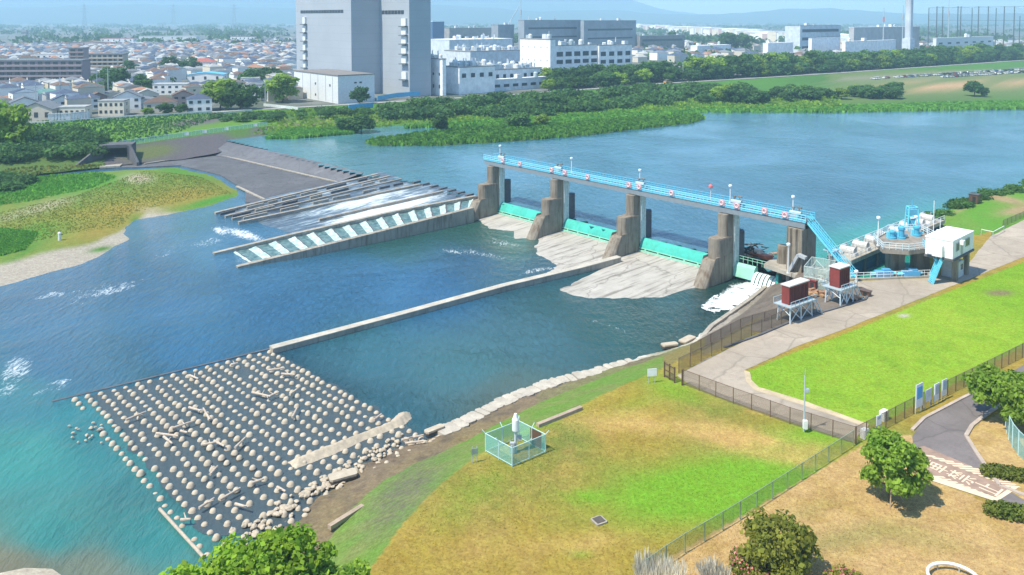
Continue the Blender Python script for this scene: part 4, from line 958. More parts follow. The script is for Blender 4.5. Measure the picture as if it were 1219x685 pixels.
def trunk_mesh(seed, h, r0, lobes, top=.55):
    r = random.Random(seed); mb = MB(); p = Vector((0, 0, -.3)); k = 5
    for i in range(k):
        q = Vector((r.gauss(0, .02*h), r.gauss(0, .02*h), h*top*(i+1)/k)); mb.tube(p, q, r0*(1-.12*i), 7, r0*(1-.12*(i+1))); p = q
    for l in lobes[1:7]:
        st = Vector((0, 0, h*top*r.uniform(.45, 1))); mb.tube(st, Vector(l[:3]), r0*.45, 5, r0*.12)
    return mb.mesh('trunk', BARK)

def tree(name, lab, cat, loc, h, w, leafn, size, mat, seed, clear=.25, group=None, k=9, sub=.42, r0=None, rz=0):
    t = thing(name, lab, cat, loc, rz, group); lb = lobes_for(seed, h, w, clear, k, sub)
    link('crown', leaves_mesh('crown', seed, lb, leafn, size, mat), t); link('trunk', trunk_mesh(seed, h, r0 or h*.022, lb), t)
    return t

# near trees
t = tree('young_tree', 'dense round green tree on the dry grass beside the zebra-marked road', 'tree', P(1061, 597, PL), 6.7, 2.95, 7500, .36, LEAF['mid'], 11, .03, None, 40, .22)
mb = MB()
for a in (0, 2.1, 4.2): mb.tube((1.1*math.cos(a), 1.1*math.sin(a), 0), (.1*math.cos(a), .1*math.sin(a), 1.8), .06)
mb.build('stake', M('stake_wood', (.32, .24, .16)), t)
tree('olive_shrub', 'loose olive-green shrub on dry grass above the pink flowering bushes', 'shrub', P(928, 684, PL), 4.4, 3.1, 3600, .36, LEAF['olive'], 12, .03, None, 34, .22)
tree('roadside_tree', 'broad green tree overhanging the access road at the right edge', 'tree', P(1196, 502, PL), 5.6, 3.6, 7000, .42, LEAF['mid'], 14, .30, None, 26, .27)
tree('roadside_tree', 'green tree at the far right edge in front of the teal net', 'tree', P(1222, 520, PL), 5.0, 2.7, 4500, .42, LEAF['mid'], 15, .25, None, 20, .28)
tree('bank_tree', 'bright yellow-green tree at the bottom left beside the bleached pole', 'tree', P(262, 768, 2.0), 7.0, 4.2, 7000, .42, LEAF['bright'], 16, .1, None, 24, .27)
tree('bank_tree', 'tall bright green tree at the bottom edge in front of the white rubble', 'tree', P(338, 758, 2.5), 8.0, 3.8, 7500, .42, LEAF['bright'], 17, .1, None, 24, .27)
tree('bank_tree', 'darker green tree at the bottom edge against the grass slope', 'tree', P(402, 756, 3.0), 5.2, 2.8, 5000, .40, LEAF['mid'], 18, .1, None, 20, .28)
def bush(name, lab, cat, loc, w, h, n, size, mat, seed, group=None, extra=None):
    t = thing(name, lab, cat, loc, 0, group); lb = [(0, 0, h*.45, w*.6, h*.5)]+[(w*.6*math.cos(a), w*.6*math.sin(a), h*.42, w*.42, h*.42) for a in (seed, seed+1.3, seed+2.6, seed+3.9, seed+5.1)]
    link('leaves', leaves_mesh('leaves', seed, lb, n, size, mat), t)
    mb = MB()
    for a in range(4): mb.tube((0, 0, -.1), (w*.4*math.cos(a*1.6), w*.4*math.sin(a*1.6), h*.6), .05, 5, .02)
    mb.build('stem', BARK, t)
    if extra: link('flowers', leaves_mesh('flowers', seed+50, [(a, b, c+.1, d, e) for a, b, c, d, e in lb], n//3, size*.8, extra), t)
    return t
PINKF = leaf('pink_blossom', (.42, .10, .12), (.55, .22, .20), .2)
bush('flowering_bush', 'pink-flowering bush left of the small round green bush', 'bush', P(893, 684, PL), 1.7, 1.7, 2200, .24, LEAF['olive'], 31, None, PINKF)
bush('flowering_bush', 'low pink-flowering bush right of the small round green bush', 'bush', P(925, 697, PL), 1.6, 1.2, 2000, .22, LEAF['olive'], 32, None, PINKF)
bush('flowering_bush', 'small pink-flowering bush at the bottom edge near the white ring rail', 'bush', P(1006, 700, PL), 1.5, 1.2, 1600, .24, LEAF['olive'], 33, None, PINKF)
bush('round_bush', 'small round fresh green bush between the pink-flowering bushes', 'bush', P(910, 682, PL), 1.3, 1.7, 2400, .22, leaf('fresh_leaves', (.035, .15, .03), (.07, .24, .05)), 34)
DRYL = leaf('dry_plume', (.80, .74, .60), (.92, .86, .72), .5)
for i, (x, y, w_, h, lab) in enumerate([(775, 694, 1.5, 2.4, 'clump of pale dry plume grass at the bottom edge beside the fence end'), (800, 698, 1.2, 2.0, 'smaller clump of pale dry plume grass right of the larger one'), (850, 690, 1.4, 1.3, 'low tan dry bush between the plume grass and the pink flowers')]):
    t = thing('plume_grass', lab, 'grass clump', P(x, y, PL), 0); g = random.Random(i); mb = MB()
    for q in range(420):
        a = g.uniform(0, 6.3); r_ = w_*math.sqrt(g.random()); x0, y0 = r_*.7*math.cos(a), r_*.7*math.sin(a); hh = h*g.uniform(.5, 1); lx, ly = x0*1.35+g.gauss(0, .12), y0*1.35+g.gauss(0, .12)
        s = .05; mb.add([(x0-s, y0, 0), (x0+s, y0, 0), (lx+s*.6, ly+.04, hh*.7), (lx+g.gauss(0, .1), ly+g.gauss(0, .1), hh), (lx-s*.6, ly-.03, hh*.7)], [[0, 1, 2, 3, 4]])
    mb.build('blades', DRYL, t)
for (x, y, w_, d_, h, rz, lab) in ((1205, 569, 4.6, 1.4, .9, -.28, 'clipped dark hedge on the tan verge right of the road'), (1212, 617, 4.4, 1.5, 1.0, -.35, 'clipped hedge below the zebra-marked road at the right edge')):
    t = thing('clipped_hedge', lab, 'hedge', P(x, y, PL), rz); lb = [(-w_/2+w_*(i+.5)/7, (i % 2-.5)*.2, h*.45, d_*.55, h*.6) for i in range(7)]
    link('foliage', leaves_mesh('foliage', int(x), lb, 3800, .22, leaf('hedge_leaves', (.12, .17, .03), (.22, .25, .04), .35)), t)

# ------------------------------------------------------------------ intake, pumps and control house on the right bank
BP = lambda x, y, z=PL: P(x, y, z)
A0 = D(3*SP+17.5, 6.5, 0); t = thing('intake_deck', 'long concrete intake deck with white hoists running upstream from the abutment', 'intake', A0, DANG)
L = 44
mb = MB(); mb.box((0, L/2, 6.0), (4.6, L, .7)); mb.build('deck', CONC, t)
for i in range(9):
    mb = MB(); mb.box((0, 1+i*(L-2)/8, 2.3), (4.2, .9, 6.7)); mb.build('pier', CONC_DARK, t)
    if i < 8:
        y0 = 1+i*(L-2)/8; mb = MB()
        for q in range(10): mb.box((1.7, y0+.7+q*.45, 3.6), (.12, .14, 4.0))
        for z in (2.6, 3.4, 4.2, 5.0): mb.box((1.62, y0+2.6, z), (.1, 4.3, .12))
        mb.build('trash_rack', painted('rack_blue', (.04, .16, .28)), t)
        h = MB(); c = y0+2.6; h.tube((-1.4, c, 7.1), (1.3, c, 7.1), .75, 12); h.tube((-1.0, c-.9, 6.9), (-1.0, c+.9, 6.9), .5, 10); h.box((.3, c, 6.6), (2.6, 1.3, .5)); hh = h.build('hoist', M('hoist_white', (.55, .54, .52), .35, 3), t)
        h = MB(); h.box((-1.3, c+1.3, 7.0), (.7, .8, 1.4)); h.tube((.2, c+1.4, 6.4), (.2, c+1.4, 8.2), .1); h.build('control_cabinet', GREYP, hh)
for x in (2.2, -2.2):
    mb = MB()
    for z in (6.9, 7.4): mb.tube((x, 0, z), (x, L, z), .05, 5)
    for j in range(23): mb.tube((x, j*2, 6.35), (x, j*2, 7.4), .05, 5)
    mb.build('railing', WHITE, t)
# concrete edge of the pool and machines at its front
t = thing('pool_wall', 'pale concrete wall along the front edge of the turquoise intake pool', 'wall', BP(1003, 333)); b0 = t.location; q = [BP(966, 321), BP(990, 331), BP(1004, 334), BP(1060, 332), BP(1107, 330), BP(1101, 307), BP(1104, 289)]
mb = MB()
for a, b in zip(q[:-1], q[1:]): mb.bar(a-b0+Vector((0, 0, -2.0)), b-b0+Vector((0, 0, -2.0)), .7, 4.6)
mb.build('wall_body', CONC, t)
mb = MB()
for a, b in zip(q[2:4], q[3:5]):
    for z in (.8, 1.25): mb.tube(a-b0+Vector((0, 0, z)), b-b0+Vector((0, 0, z)), .045, 5)
    for j in range(8): c = a.lerp(b, j/7)-b0; mb.tube(c, c+Vector((0, 0, 1.3)), .045, 5)
mb.build('railing', WHITE, t)
for (x, y, lab) in ((1052, 330, 'blue pump unit on the pool front wall, left of the platform column'), (1084, 330, 'blue pump unit on the pool front wall, beneath the platform')):
    t = thing('pump_unit', lab, 'pump', BP(x, y), .05); mb = MB(); mb.box((0, 0, .55), (3.0, 1.2, 1.1), 0, .12); mb.box((.4, 0, 1.25), (1.4, .9, .4), 0, .1); mb.build('casing', painted('pump_blue', (.10, .36, .60)), t)
    mb = MB(); mb.tube((-1.5, 0, .6), (-2.3, 0, .6), .3, 10); mb.tube((1.5, 0, .7), (2.1, 0, .7), .24, 10); mb.build('pipe', CYAN, t)
PZ = 9.9
t = thing('pump_platform', 'raised concrete platform with light blue machines and white railing beside the control house', 'platform', BP(1078, 325)); b0 = t.location
pl = [P(x, y, PZ)-Vector((b0.x, b0.y, 0)) for x, y in ((1040, 286), (1051, 297), (1082, 299), (1107, 296), (1113, 284), (1096, 275), (1058, 275))]
mb = MB(); mb.prism([(p.x, p.y) for p in pl], PZ-b0.z-.7, PZ-b0.z); mb.build('slab', concrete('platform_concrete', (.30, .26, .22), (.1, .09, .07), .6, .3), t)
for (x, y, w_) in ((1068, 327, 2.6), (1098, 326, 2.4)):
    c = P(x, y-3, PL)-b0; mb = MB(); mb.box((c.x, c.y+1, (PZ-b0.z-.7)/2-.6), (w_, 2.0, PZ-b0.z+.5), .1); mb.build('column', CONC_PIER, t)
mb = MB(); n = len(pl)
for i in range(n):
    a, b = Vector((pl[i].x, pl[i].y, PZ-b0.z)), Vector((pl[(i+1) % n].x, pl[(i+1) % n].y, PZ-b0.z))
    for z in (.4, .8, 1.2): mb.tube(a+Vector((0, 0, z)), b+Vector((0, 0, z)), .055, 5)
    m = max(2, int((b-a).length/1.0))
    for j in range(m): c = a.lerp(b, j/m); mb.tube(c, c+Vector((0, 0, 1.2)), .05, 5)
mb.build('railing', painted('pale_rail', (.60, .72, .76)), t)
for (x, y, h, lab) in ((1062, 284, 1.5, 'left blue pump motor on the raised platform'), (1073, 284, 2.3, 'taller blue pump motor in the middle of the raised platform'), (1091, 281, 1.9, 'blue pump motor at the right of the raised platform beside the house')):
    t2 = thing('pump_motor', lab, 'pump', P(x, y, PZ)); mb = MB(); mb.lathe([(.75, 0), (.75, .3), (.5, .35), (.5, h*.7), (.62, h*.72), (.62, h*.9), (.3, h)], 12); mb.build('motor', painted('motor_blue', (.08, .40, .58)), t2)
    mb = MB(); mb.tube((.5, 0, .5), (1.2, .2, .5), .2, 8); mb.box((-.7, .1, .6), (.4, .6, 1.2)); mb.build('valve', CYAN, t2)
t = thing('screen_rake', 'tall blue steel machine frame standing behind the raised platform', 'machine', P(1085, 283, 6.3)); mb = MB()
for sx in (-1.2, 1.2):
    for sy in (-.8, .8): mb.tube((sx, sy, 0), (sx*.7, sy*.7, 6.2), .14)
for z in (2.2, 4.4, 6.2):
    for sy in (-.8, .8): mb.tube((-1.2+.06*z, sy*.85, z), (1.2-.06*z, sy*.85, z), .1)
    for sx in (-1, 1): mb.tube((sx*(1.2-.06*z), -.7, z), (sx*(1.2-.06*z), .7, z), .1)
mb.tube((-1.2, -.8, 0), (.9, -.6, 4.4), .08); mb.tube((1.2, -.8, 0), (-.9, -.6, 4.4), .08); mb.build('frame', CYAN, t)
mb = MB(); mb.box((0, 0, 5.2), (2.0, 1.3, 1.0), 0, .1); mb.box((0, 0, 3.1), (1.5, 1.0, 1.2), 0, .1); mb.tube((0, 0, 6.2), (0, 0, 7.6), .1); mb.build('hoist', painted('hoist_blue', (.12, .42, .60)), t)
# control house on legs
HC = P(1134, 309, 9.6); t = thing('control_house', 'white boxy control house on concrete legs beside the service road', 'house', Vector((HC.x, HC.y, PL)), DANG); Zf = 4.6
hx, hy = -4.4, 9.6                                     # extends hx along the weir axis (away), hy upstream
mb = MB(); mb.box((hx/2, hy/2, Zf+1.5), (-hx, hy, 3.0)); mb.build('wall', painted('house_white', (.84, .85, .85), .55), t)
mb = MB(); mb.box((hx/2, hy/2, Zf+3.08), (-hx+.16, hy+.16, .2)); mb.box((hx/2, hy*.55, Zf+3.22), (-hx+.3, .3, .12)); rf = mb.build('roof', painted('roof_white', (.86, .86, .85)), t)
mb = MB(); mb.box((hx/2, hy/2, Zf-.2), (-hx+.3, hy+.3, .36)); mb.build('floor_slab', CONC_DARK, t)
for (y, w_) in ((6.6, 1.7), (2.0, 1.2)):
    mb = MB(); mb.box((.03, y, Zf+1.75), (.06, w_, 1.25)); f = mb.build('window', GLASS, t)
    mb = MB()
    for z in (1.1, 2.4): mb.box((.05, y, Zf+z), (.1, w_+.2, .1))
    for s in (-1, 0, 1): mb.box((.055, y+s*w_/2, Zf+1.75), (.1, .09, 1.3))
    mb.build('frame', GREYP, f)
mb = MB(); mb.box((.03, 4.1, Zf+1.1), (.06, 1.0, 2.1)); mb.build('door', GREYP, t)
mb = MB(); mb.box((-2.2, -.45, Zf+1.1), (1.6, .8, 1.9)); mb.box((-3.6, -.3, Zf+.9), (1.0, .5, 1.2)); mb.box((.4, 3.0, Zf+2.4), (.7, .9, .7)); mb.build('cabinet', WHITE, t)
for (x, y) in ((-.8, 3.6), (-3.8, 3.6), (-.8, 8.8), (-3.8, 8.8)):
    mb = MB(); mb.box((x, y, Zf/2-.35), (.8, .8, Zf-.05)); mb.build('leg', CONC_PIER, t)
mb = MB(); mb.box((-2.2, 6.4, 1.4), (2.6, 3.2, 2.8)); lr = mb.build('lower_room', painted('lower_white', (.55, .58, .60)), t)
mb = MB(); mb.box((-.88, 7.0, 1.7), (.08, .8, .9)); mb.build('window', GLASS, lr)
mb = MB(); mb.tube((-3.9, 2, Zf+3.1), (-3.9, 2, Zf+9), .06); mb.tube((-3.9, 5, Zf+3.1), (-3.9, 5, Zf+5.4), .05); mb.build('antenna', WHITE, t)
s1 = P(1103, 292, 9.9); s2 = P(1119, 310, 9.0); s3 = P(1108, 337, 5.05)
stair('platform_stair', 'upper light blue flight from the raised platform beside the control house', s1, s2, 1.3, CYAN, 12, 1.1)
stair('platform_stair', 'lower light blue flight reaching the pavement below the control house', s2, s3, 1.3, CYAN, 14, 1.1)
for (x, y, z, h, lab) in ((1045, 293, PZ, 4.8, 'tall white lamp post at the left corner of the raised pump platform'), (1090, 276, PZ, 2.6, 'short white lamp post behind the blue machines of the raised platform'), (1104, 291, PZ, 3.6, 'white lamp post at the left wall of the control house'), (1019, 336, PL, 1.6, 'short white lamp post at the foot of the long blue stair'), (938, 326, 5, 5.0, 'white lamp post on the base slab left of the abutment tower')):
    lamp(P(x, y, z), h, lab)

# two dark red equipment boxes on white steel trestles
def red_box(loc, lab, L, W_, H, base, roofc):
    t = thing('equipment_box', lab, 'equipment box', loc, math.atan2(.674, .739)-.1)
    x, y = L/2+.35, W_/2+.45; tr = MB()
    for sx in (-x, 0, x):
        for sy in (-y, y): tr.tube((sx, sy, 0), (sx*.96, sy*.9, base), .11, 6)
        tr.tube((sx, -y, base*.5), (sx, y, base), .06)
    for sy in (-y, y):
        for a, b in ((-x, 0), (0, x)): tr.tube((a, sy, .2), (b, sy, base-.1), .07); tr.tube((b, sy, .2), (a, sy, base-.1), .07)
    tr.build('trestle', painted('trestle_white', (.56, .64, .68)), t)
    mb = MB(); mb.box((0, 0, base+.08), (2*x+.8, 2*y+.9, .14)); mb.build('platform', STEEL, t)
    mb = MB()
    for z in (.5, .95):
        for sy in (-y-.4, y+.4): mb.tube((-x-.4, sy, base+z), (x+.4, sy, base+z), .045)
    for j in range(7):
        for sy in (-y-.4, y+.4): px = -x-.4+(2*x+.8)*j/6; mb.tube((px, sy, base+.1), (px, sy, base+.98), .045)
    mb.tube((x+.4, -y-.4, base), (x+2.1, -y-.4, .1), .1); mb.tube((x+.4, -y+.3, base), (x+2.1, -y+.3, .1), .1)
    mb.build('railing', painted('rail_grey_blue', (.40, .55, .62)), t)
    mb = MB(); mb.box((0, 0, base+.2+H/2), (L, W_, H)); mb.build('cabinet', RED, t)
    for j in range(5):
        mb = MB(); mb.box((-L/2+L*(j+.5)/5, -W_/2-.03, base+.25+H*.5), (L/5*.7, .05, H*.72)); mb.build('louvre', M('louvre_red', (.10, .022, .022)), t)
    mb = MB(); mb.box((0, 0, base+.28+H), (L+.25, W_+.3, .16)); mb.build('roof', roofc, t)
red_box(BP(946, 379), 'lower dark red equipment box with white roof on a braced trestle', 4.8, 1.3, 2.7, 2.5, painted('box_roof', (.68, .62, .60)))
red_box(BP(999, 360), 'upper crimson equipment box on a trestle beside the foot of the blue stair', 2.9, 1.7, 3.0, 2.6, painted('box_roof_pale', (.70, .66, .64)))
for (x, y, sx, sy, sz, m, nm, lab, cat) in ((967, 343, 1.5, .9, 1.3, RED, 'valve_box', 'small dark red box between the two equipment trestles', 'box'), (1003, 327, 1.5, 1.5, 1.9, WHITE, 'water_tank', 'white tank behind the crimson equipment box', 'tank'), (1030, 352, 1.6, .9, .8, BROWN, 'cable_box', 'low brown box in the curved kerb right of the trestles', 'box'), (906, 307, 4.4, 1.6, .9, painted('boat_red', (.50, .14, .08)), 'work_boat', 'small red work boat moored at the floating boom', 'boat'), (1160, 242, 2.0, 2.0, 2.2, BROWN, 'hut', 'small dark brown hut on the green upstream bank', 'hut')):
    z = 3.0 if nm == 'work_boat' else PL
    t = thing(nm, lab, cat, P(x, y, z), DANG)
    if nm == 'work_boat':
        mb = MB(); mb.add([(-2.2, -.5, .0), (-2.2, .5, 0), (1.4, .6, 0), (2.3, 0, 0), (1.4, -.6, 0), (-2.3, -.8, .8), (-2.3, .8, .8), (1.5, .9, .8), (2.8, 0, .95), (1.5, -.9, .8)], [[4, 3, 2, 1, 0], [5, 6, 7, 8, 9]]+[[i, (i+1) % 5, 5+(i+1) % 5, 5+i] for i in range(5)]); mb.build('hull', m, t)
        mb = MB(); mb.box((-.6, 0, 1.2), (1.4, 1.0, .9), 0, .1); mb.build('cabin', painted('boat_white', (.7, .6, .5)), t)
    elif nm == 'water_tank':
        mb = MB(); mb.lathe([(.8, 0), (.8, 1.7), (.5, 1.95), (.1, 2.0)], 14); mb.build('body', m, t); mb = MB(); mb.tube((.6, 0, .2), (1.6, 0, .2), .1); mb.build('pipe', STEEL, t)
    else:
        mb = MB(); mb.box((0, 0, sz/2), (sx, sy, sz), 0, .05); mb.build('body', m, t); mb = MB(); mb.box((0, 0, sz+.06), (sx+.25, sy+.25, .12)); mb.build('lid', CONC_DARK if nm == 'hut' else m, t)
        mb = MB(); mb.box((sx*.1, -sy/2-.02, sz*.45), (sx*.35, .05, sz*.7)); mb.build('door', DARK, t)
t = thing('floating_boom', 'thin orange-tan floating boom on the reservoir behind the short green gate', 'boom', P(884, 303, 3)); mb = MB()
for i in range(14): a = P(884+i*5.2, 304+math.sin(i*.5)*1.2-.2*i, 3.1)-t.location; mb.tube(a, P(884+i*5.2+4.4, 304+math.sin(i*.5+.4)*1.2-.2*i, 3.1)-t.location, .28, 8)
mb.build('float', painted('float_tan', (.52, .30, .20)), t)
t = thing('debris_heap', 'dark heap of driftwood debris caught behind the fourth pier', 'debris', P(893, 303, 3)); g = random.Random(3); mb = MB()
for i in range(60): a = Vector((g.gauss(0, 1.5), g.gauss(0, 1.2), abs(g.gauss(.5, .7)))); mb.tube(a, a+Vector((g.uniform(-2, 2), g.uniform(-2, 2), g.uniform(-.3, .8))), .14, 5, .08)
mb.build('branches', M('wet_wood', (.07, .06, .055), .3, 3), t)

# wire enclosure and pipework in the yard below the abutment
t = thing('wire_enclosure', 'pale green wire enclosure with a pitched top rail behind the crimson equipment box', 'enclosure', BP(957, 341)); b0 = t.location
q = [BP(957, 341), BP(986, 347), BP(994, 334), BP(966, 329), BP(957, 341)]; panel(q, .05, 3.4, chainlink('pale_green_mesh', (.42, .52, .46), .3), 'wire_mesh', t, b0); mb = MB()
for a, b in zip(q[:-1], q[1:]):
    for z in (1.7, 3.4): mb.tube(a-b0+Vector((0, 0, z)), b-b0+Vector((0, 0, z)), .06, 5)
mb.tube(q[0].lerp(q[1], .3)-b0+Vector((0, 0, 3.4)), q[0].lerp(q[1], .5)-b0+Vector((0, 0, 4.8)), .07); mb.tube(q[0].lerp(q[1], .5)-b0+Vector((0, 0, 4.8)), q[0].lerp(q[1], .9)-b0+Vector((0, 0, 3.4)), .07); mb.build('rail', painted('enclosure_grey', (.50, .58, .54)), t)
for a, b in zip(q[:-1], q[1:]):
    for f in (0, .5): c = a.lerp(b, f)-b0; mb = MB(); mb.tube(c, c+Vector((0, 0, 3.45)), .07, 5); mb.build('post', MATS['enclosure_grey'], t)
g = random.Random(5)
for i in range(34):
    px, py = g.uniform(955, 1002), g.uniform(322, 340); t = P(px, py, PL); L_ = g.uniform(1.2, 3.5); mb = MB(); d_ = UX if g.random() < .5 else UY
    mb.tube((0, 0, .25), d_*L_+Vector((0, 0, .25)), g.uniform(.1, .22), 7); mb.tube((0, 0, 0), (0, 0, g.uniform(.6, 1.8)), .1, 6)
    o = mb.build('yard_pipe', g.choice((STEEL, GREYP, WHITE, RED)), None, loc=t); tag(o, 'short length of pipework in the cluttered yard behind the equipment boxes', 'pipe', 'pipework in the cluttered yard')
for i, (x, y, c_) in enumerate(((972, 354, (.42, .25, .13)), (976, 350, (.36, .2, .12)), (1014, 357, (.5, .3, .2)))):
    mb = MB(); g2 = random.Random(i)
    for q_ in range(8): mb.box((g2.uniform(-1.2, 1.2), g2.uniform(-.5, .5), .15+.12*q_*.6), (g2.uniform(.6, 1.8), g2.uniform(.3, .6), .25), g2.uniform(0, 3))
    tag(mb.build('timber_stack', M('timber_%d' % i, c_, .25, 2), None, loc=BP(x, y)), ('loose orange-brown stack of boards left of the crimson box trestle', 'darker stack of boards close behind the orange-brown one', 'small tan stack of boards inside the curved kerb')[i], 'stack')

# ------------------------------------------------------------------ fences, signs and small things on the plateau
MESH_BROWN = chainlink('brown_wire_mesh', (.20, .145, .10), .30); MESH_GREEN = chainlink('green_wire_mesh', (.10, .26, .12), .20); MESH_TEAL = chainlink('teal_wire_mesh', (.22, .56, .52), .26); MESH_NET = chainlink('teal_net', (.26, .52, .48), .36); MESH_GREY = chainlink('grey_wire_mesh', (.32, .38, .36), .3)
def fence(name, lab, pts, h, mesh, post, gap=2.4, arms=0, rails=(1.0,), z=PL):
    base = P(pts[0][0], pts[0][1], z); line = [P(x, y, z) for x, y in pts]; L = sum((b-a).length for a, b in zip(line[:-1], line[1:]))
    n = max(2, int(L/gap)+1); q = resample(line, n); t = thing(name, lab, 'fence', base)
    panel(q, .06, h, mesh, 'wire_mesh', t, base)
    r = MB()
    for a, b in zip(q[:-1], q[1:]):
        for f in rails: r.tube(a-base+Vector((0, 0, h*f)), b-base+Vector((0, 0, h*f)), .035, 5)
    r.build('rail', post, t)
    for i, p in enumerate(q):
        if i >= 100: break
        o = MB(); o.tube(p-base+Vector((0, 0, -.1)), p-base+Vector((0, 0, h+.05)), .05, 6)
        if arms:
            d = q[min(i+1, n-1)]-q[max(i-1, 0)]; s = Vector((-d.y, d.x, 0)).normalized()*arms; o.tube(p-base+Vector((0, 0, h)), p-base+s+Vector((0, 0, h+.45)), .035, 5)
        o.build('post', post, t)
    return t
POSTB = painted('brown_post', (.16, .105, .07)); POSTG = painted('grey_green_post', (.25, .34, .24)); POSTT = painted('pale_teal_post', (.52, .72, .72))
fence('wire_fence', 'brown wire fence between the service road and the river slope', [(808, 444), (840, 428), (880, 407), (930, 386), (968, 374)], 1.9, MESH_BROWN, POSTB)
fence('wire_fence', 'second brown wire fence lower on the brown slope toward the machine yard', [(822, 424), (850, 408), (885, 390), (925, 379)], 1.5, MESH_BROWN, POSTB)
fence('wire_fence', 'long brown wire fence along the lower side of the service road', [(813, 458), (860, 476), (940, 505), (1018, 529)], 1.9, MESH_BROWN, POSTB, 2.3)
fence('wire_fence', 'brown wire fence between the bright green lawn and the access road', [(1019, 529), (1042, 517), (1066, 504), (1132, 469), (1180, 445), (1240, 414)], 1.9, MESH_BROWN, POSTB, 1.9)
fence('wire_fence', 'green wire fence separating the lawn from the dry grass field', [(1016, 531), (960, 568), (900, 607), (850, 638), (806, 664), (770, 690)], 1.7, MESH_GREEN, POSTG, 2.4)
fence('wire_fence', 'low brown fence by the path at the right edge below the green bank', [(1194, 270), (1219, 259), (1250, 245)], 1.4, MESH_BROWN, POSTB)
fence('net_fence', 'curved teal net fence behind the verge at the right edge', [(1197, 508), (1200, 522), (1207, 537), (1222, 552)], 2.6, MESH_NET, POSTT, 1.4)
t = thing('field_gate', 'brown steel gate at the corner where the service road fences meet', 'gate', BP(791, 449)); base = t.location
panel([BP(791, 449), BP(803, 455)], .1, 1.8, MESH_BROWN, 'wire_mesh', t, base)
mb = MB()
for p in (BP(791, 449), BP(797, 452), BP(803, 456), BP(812, 459)): mb.box(p-base+Vector((0, 0, 1)), (.16, .16, 2.0))
mb.build('post', BROWN, t); mb = MB()
for z in (.3, 1.0, 1.8): mb.bar(base-base+Vector((0, 0, z)), BP(803, 456)-base+Vector((0, 0, z)), .08, .1)
mb.build('frame', BROWN, t)
t = thing('barrier_rail', 'white pipe barrier across the path below the green bank', 'barrier', BP(1168, 280)); b0 = t.location; mb = MB(); q = [BP(1168, 280), BP(1182, 283), BP(1195, 276)]
for a, b in zip(q[:-1], q[1:]): mb.tube(a-b0+Vector((0, 0, 1.2)), b-b0+Vector((0, 0, 1.2)), .07)
mb.build('rail', WHITE, t); mb = MB()
for p in q: mb.tube(p-b0, p-b0+Vector((0, 0, 1.2)), .07)
mb.build('post', GREYP, t)
# wire cage with a gauge post
t = thing('wire_cage', 'square pale teal wire cage on the lawn around a white gauge post', 'cage', BP(610, 556)); b0 = t.location
cor = [BP(578, 538), BP(609.7, 556), BP(649.4, 539)]; cor.append(cor[0]+cor[2]-cor[1])
for i in range(4):
    a, b = cor[i], cor[(i+1) % 4]
    panel([a, b], .05, 1.95, MESH_TEAL, 'wire_mesh', t, b0)
    mb = MB(); mb.tube(a-b0+Vector((0, 0, 1.95)), b-b0+Vector((0, 0, 1.95)), .04); mb.tube(a-b0+Vector((0, 0, .15)), b-b0+Vector((0, 0, .15)), .03); mb.build('rail', POSTT, t)
    ctr = (cor[0]+cor[2])/2
    for p in (a, a.lerp(b, .5)):
        o_ = (p-ctr).normalized()*.35; mb = MB(); mb.tube(p-b0+Vector((0, 0, -.1)), p-b0+Vector((0, 0, 1.98)), .05); mb.tube(p-b0+Vector((0, 0, 1.95)), p-b0+o_+Vector((0, 0, 2.35)), .04); mb.build('post', POSTT, t)
a, b = cor[2].lerp(cor[3], .15), cor[2].lerp(cor[3], .55); mb = MB(); mb.bar(a-b0+Vector((0, 0, 1.0)), b-b0+Vector((0, 0, 1.0)), .05, 1.7); mb.build('door', BROWN, t)
t = thing('gauge_post', 'white gauge post with a cylinder head inside the wire cage', 'gauge', ctr); mb = MB(); mb.tube((0, 0, 0), (0, 0, 3.6), .13, 10); mb.build('post', painted('gauge_grey', (.55, .62, .64)), t)
mb = MB(); mb.lathe([(.2, 2.3), (.36, 2.35), (.36, 3.5), (.26, 3.7), (.14, 4.1)], 14); mb.build('cylinder_head', WHITE, t)
mb = MB(); mb.box((-.35, -.2, .6), (.5, .4, 1.1)); mb.box((.4, .1, 1.5), (.5, .25, .5)); mb.build('control_box', GREYP, t)
t = thing('notice_post', 'small grey notice on two posts left of the wire cage', 'sign', BP(565, 551), .3); mb = MB(); mb.tube((-.25, 0, 0), (-.25, 0, 1.7), .04); mb.tube((.25, 0, 0), (.25, 0, 1.7), .04); mb.build('post', GREYP, t); mb = MB(); mb.box((0, -.05, 1.2), (.7, .05, .6)); mb.build('board', M('notice_grey', (.25, .30, .26)), t)
t = thing('white_sign', 'plain white sign board on posts left of the brown steel gate', 'sign', BP(776, 456), .2); mb = MB(); mb.tube((-.4, 0, 0), (-.4, 0, 1.5), .04); mb.tube((.4, 0, 0), (.4, 0, 1.5), .04); mb.build('post', GREYP, t); mb = MB(); mb.box((0, -.06, 1.35), (1.2, .05, .95)); mb.build('board', WHITE, t)
t = thing('utility_pole', 'slim grey pole with a white box beside the lower road fence', 'pole', BP(957, 514)); mb = MB(); mb.tube((0, 0, 0), (0, 0, 6.2), .10, 8, .07); mb.build('pole', STEEL, t); mb = MB(); mb.box((.05, -.2, .9), (.45, .35, .9)); mb.build('meter_box', WHITE, t); mb = MB(); mb.box((.25, 0, 4.6), (.4, .3, .35)); mb.tube((0, 0, 6.2), (.05, 0, 7.0), .03); mb.build('lamp', STEEL, t)
t = thing('manhole', 'dark square manhole frame set in the lawn', 'manhole', BP(713, 621, PL+.0), .5); mb = MB(); mb.box((0, 0, .0), (1.15, 1.15, .3), 0, .1); mb.build('frame', CONC, t); mb = MB(); mb.box((0, 0, .12), (.85, .85, .14)); mb.build('cover', M('iron', (.10, .085, .075)), t)
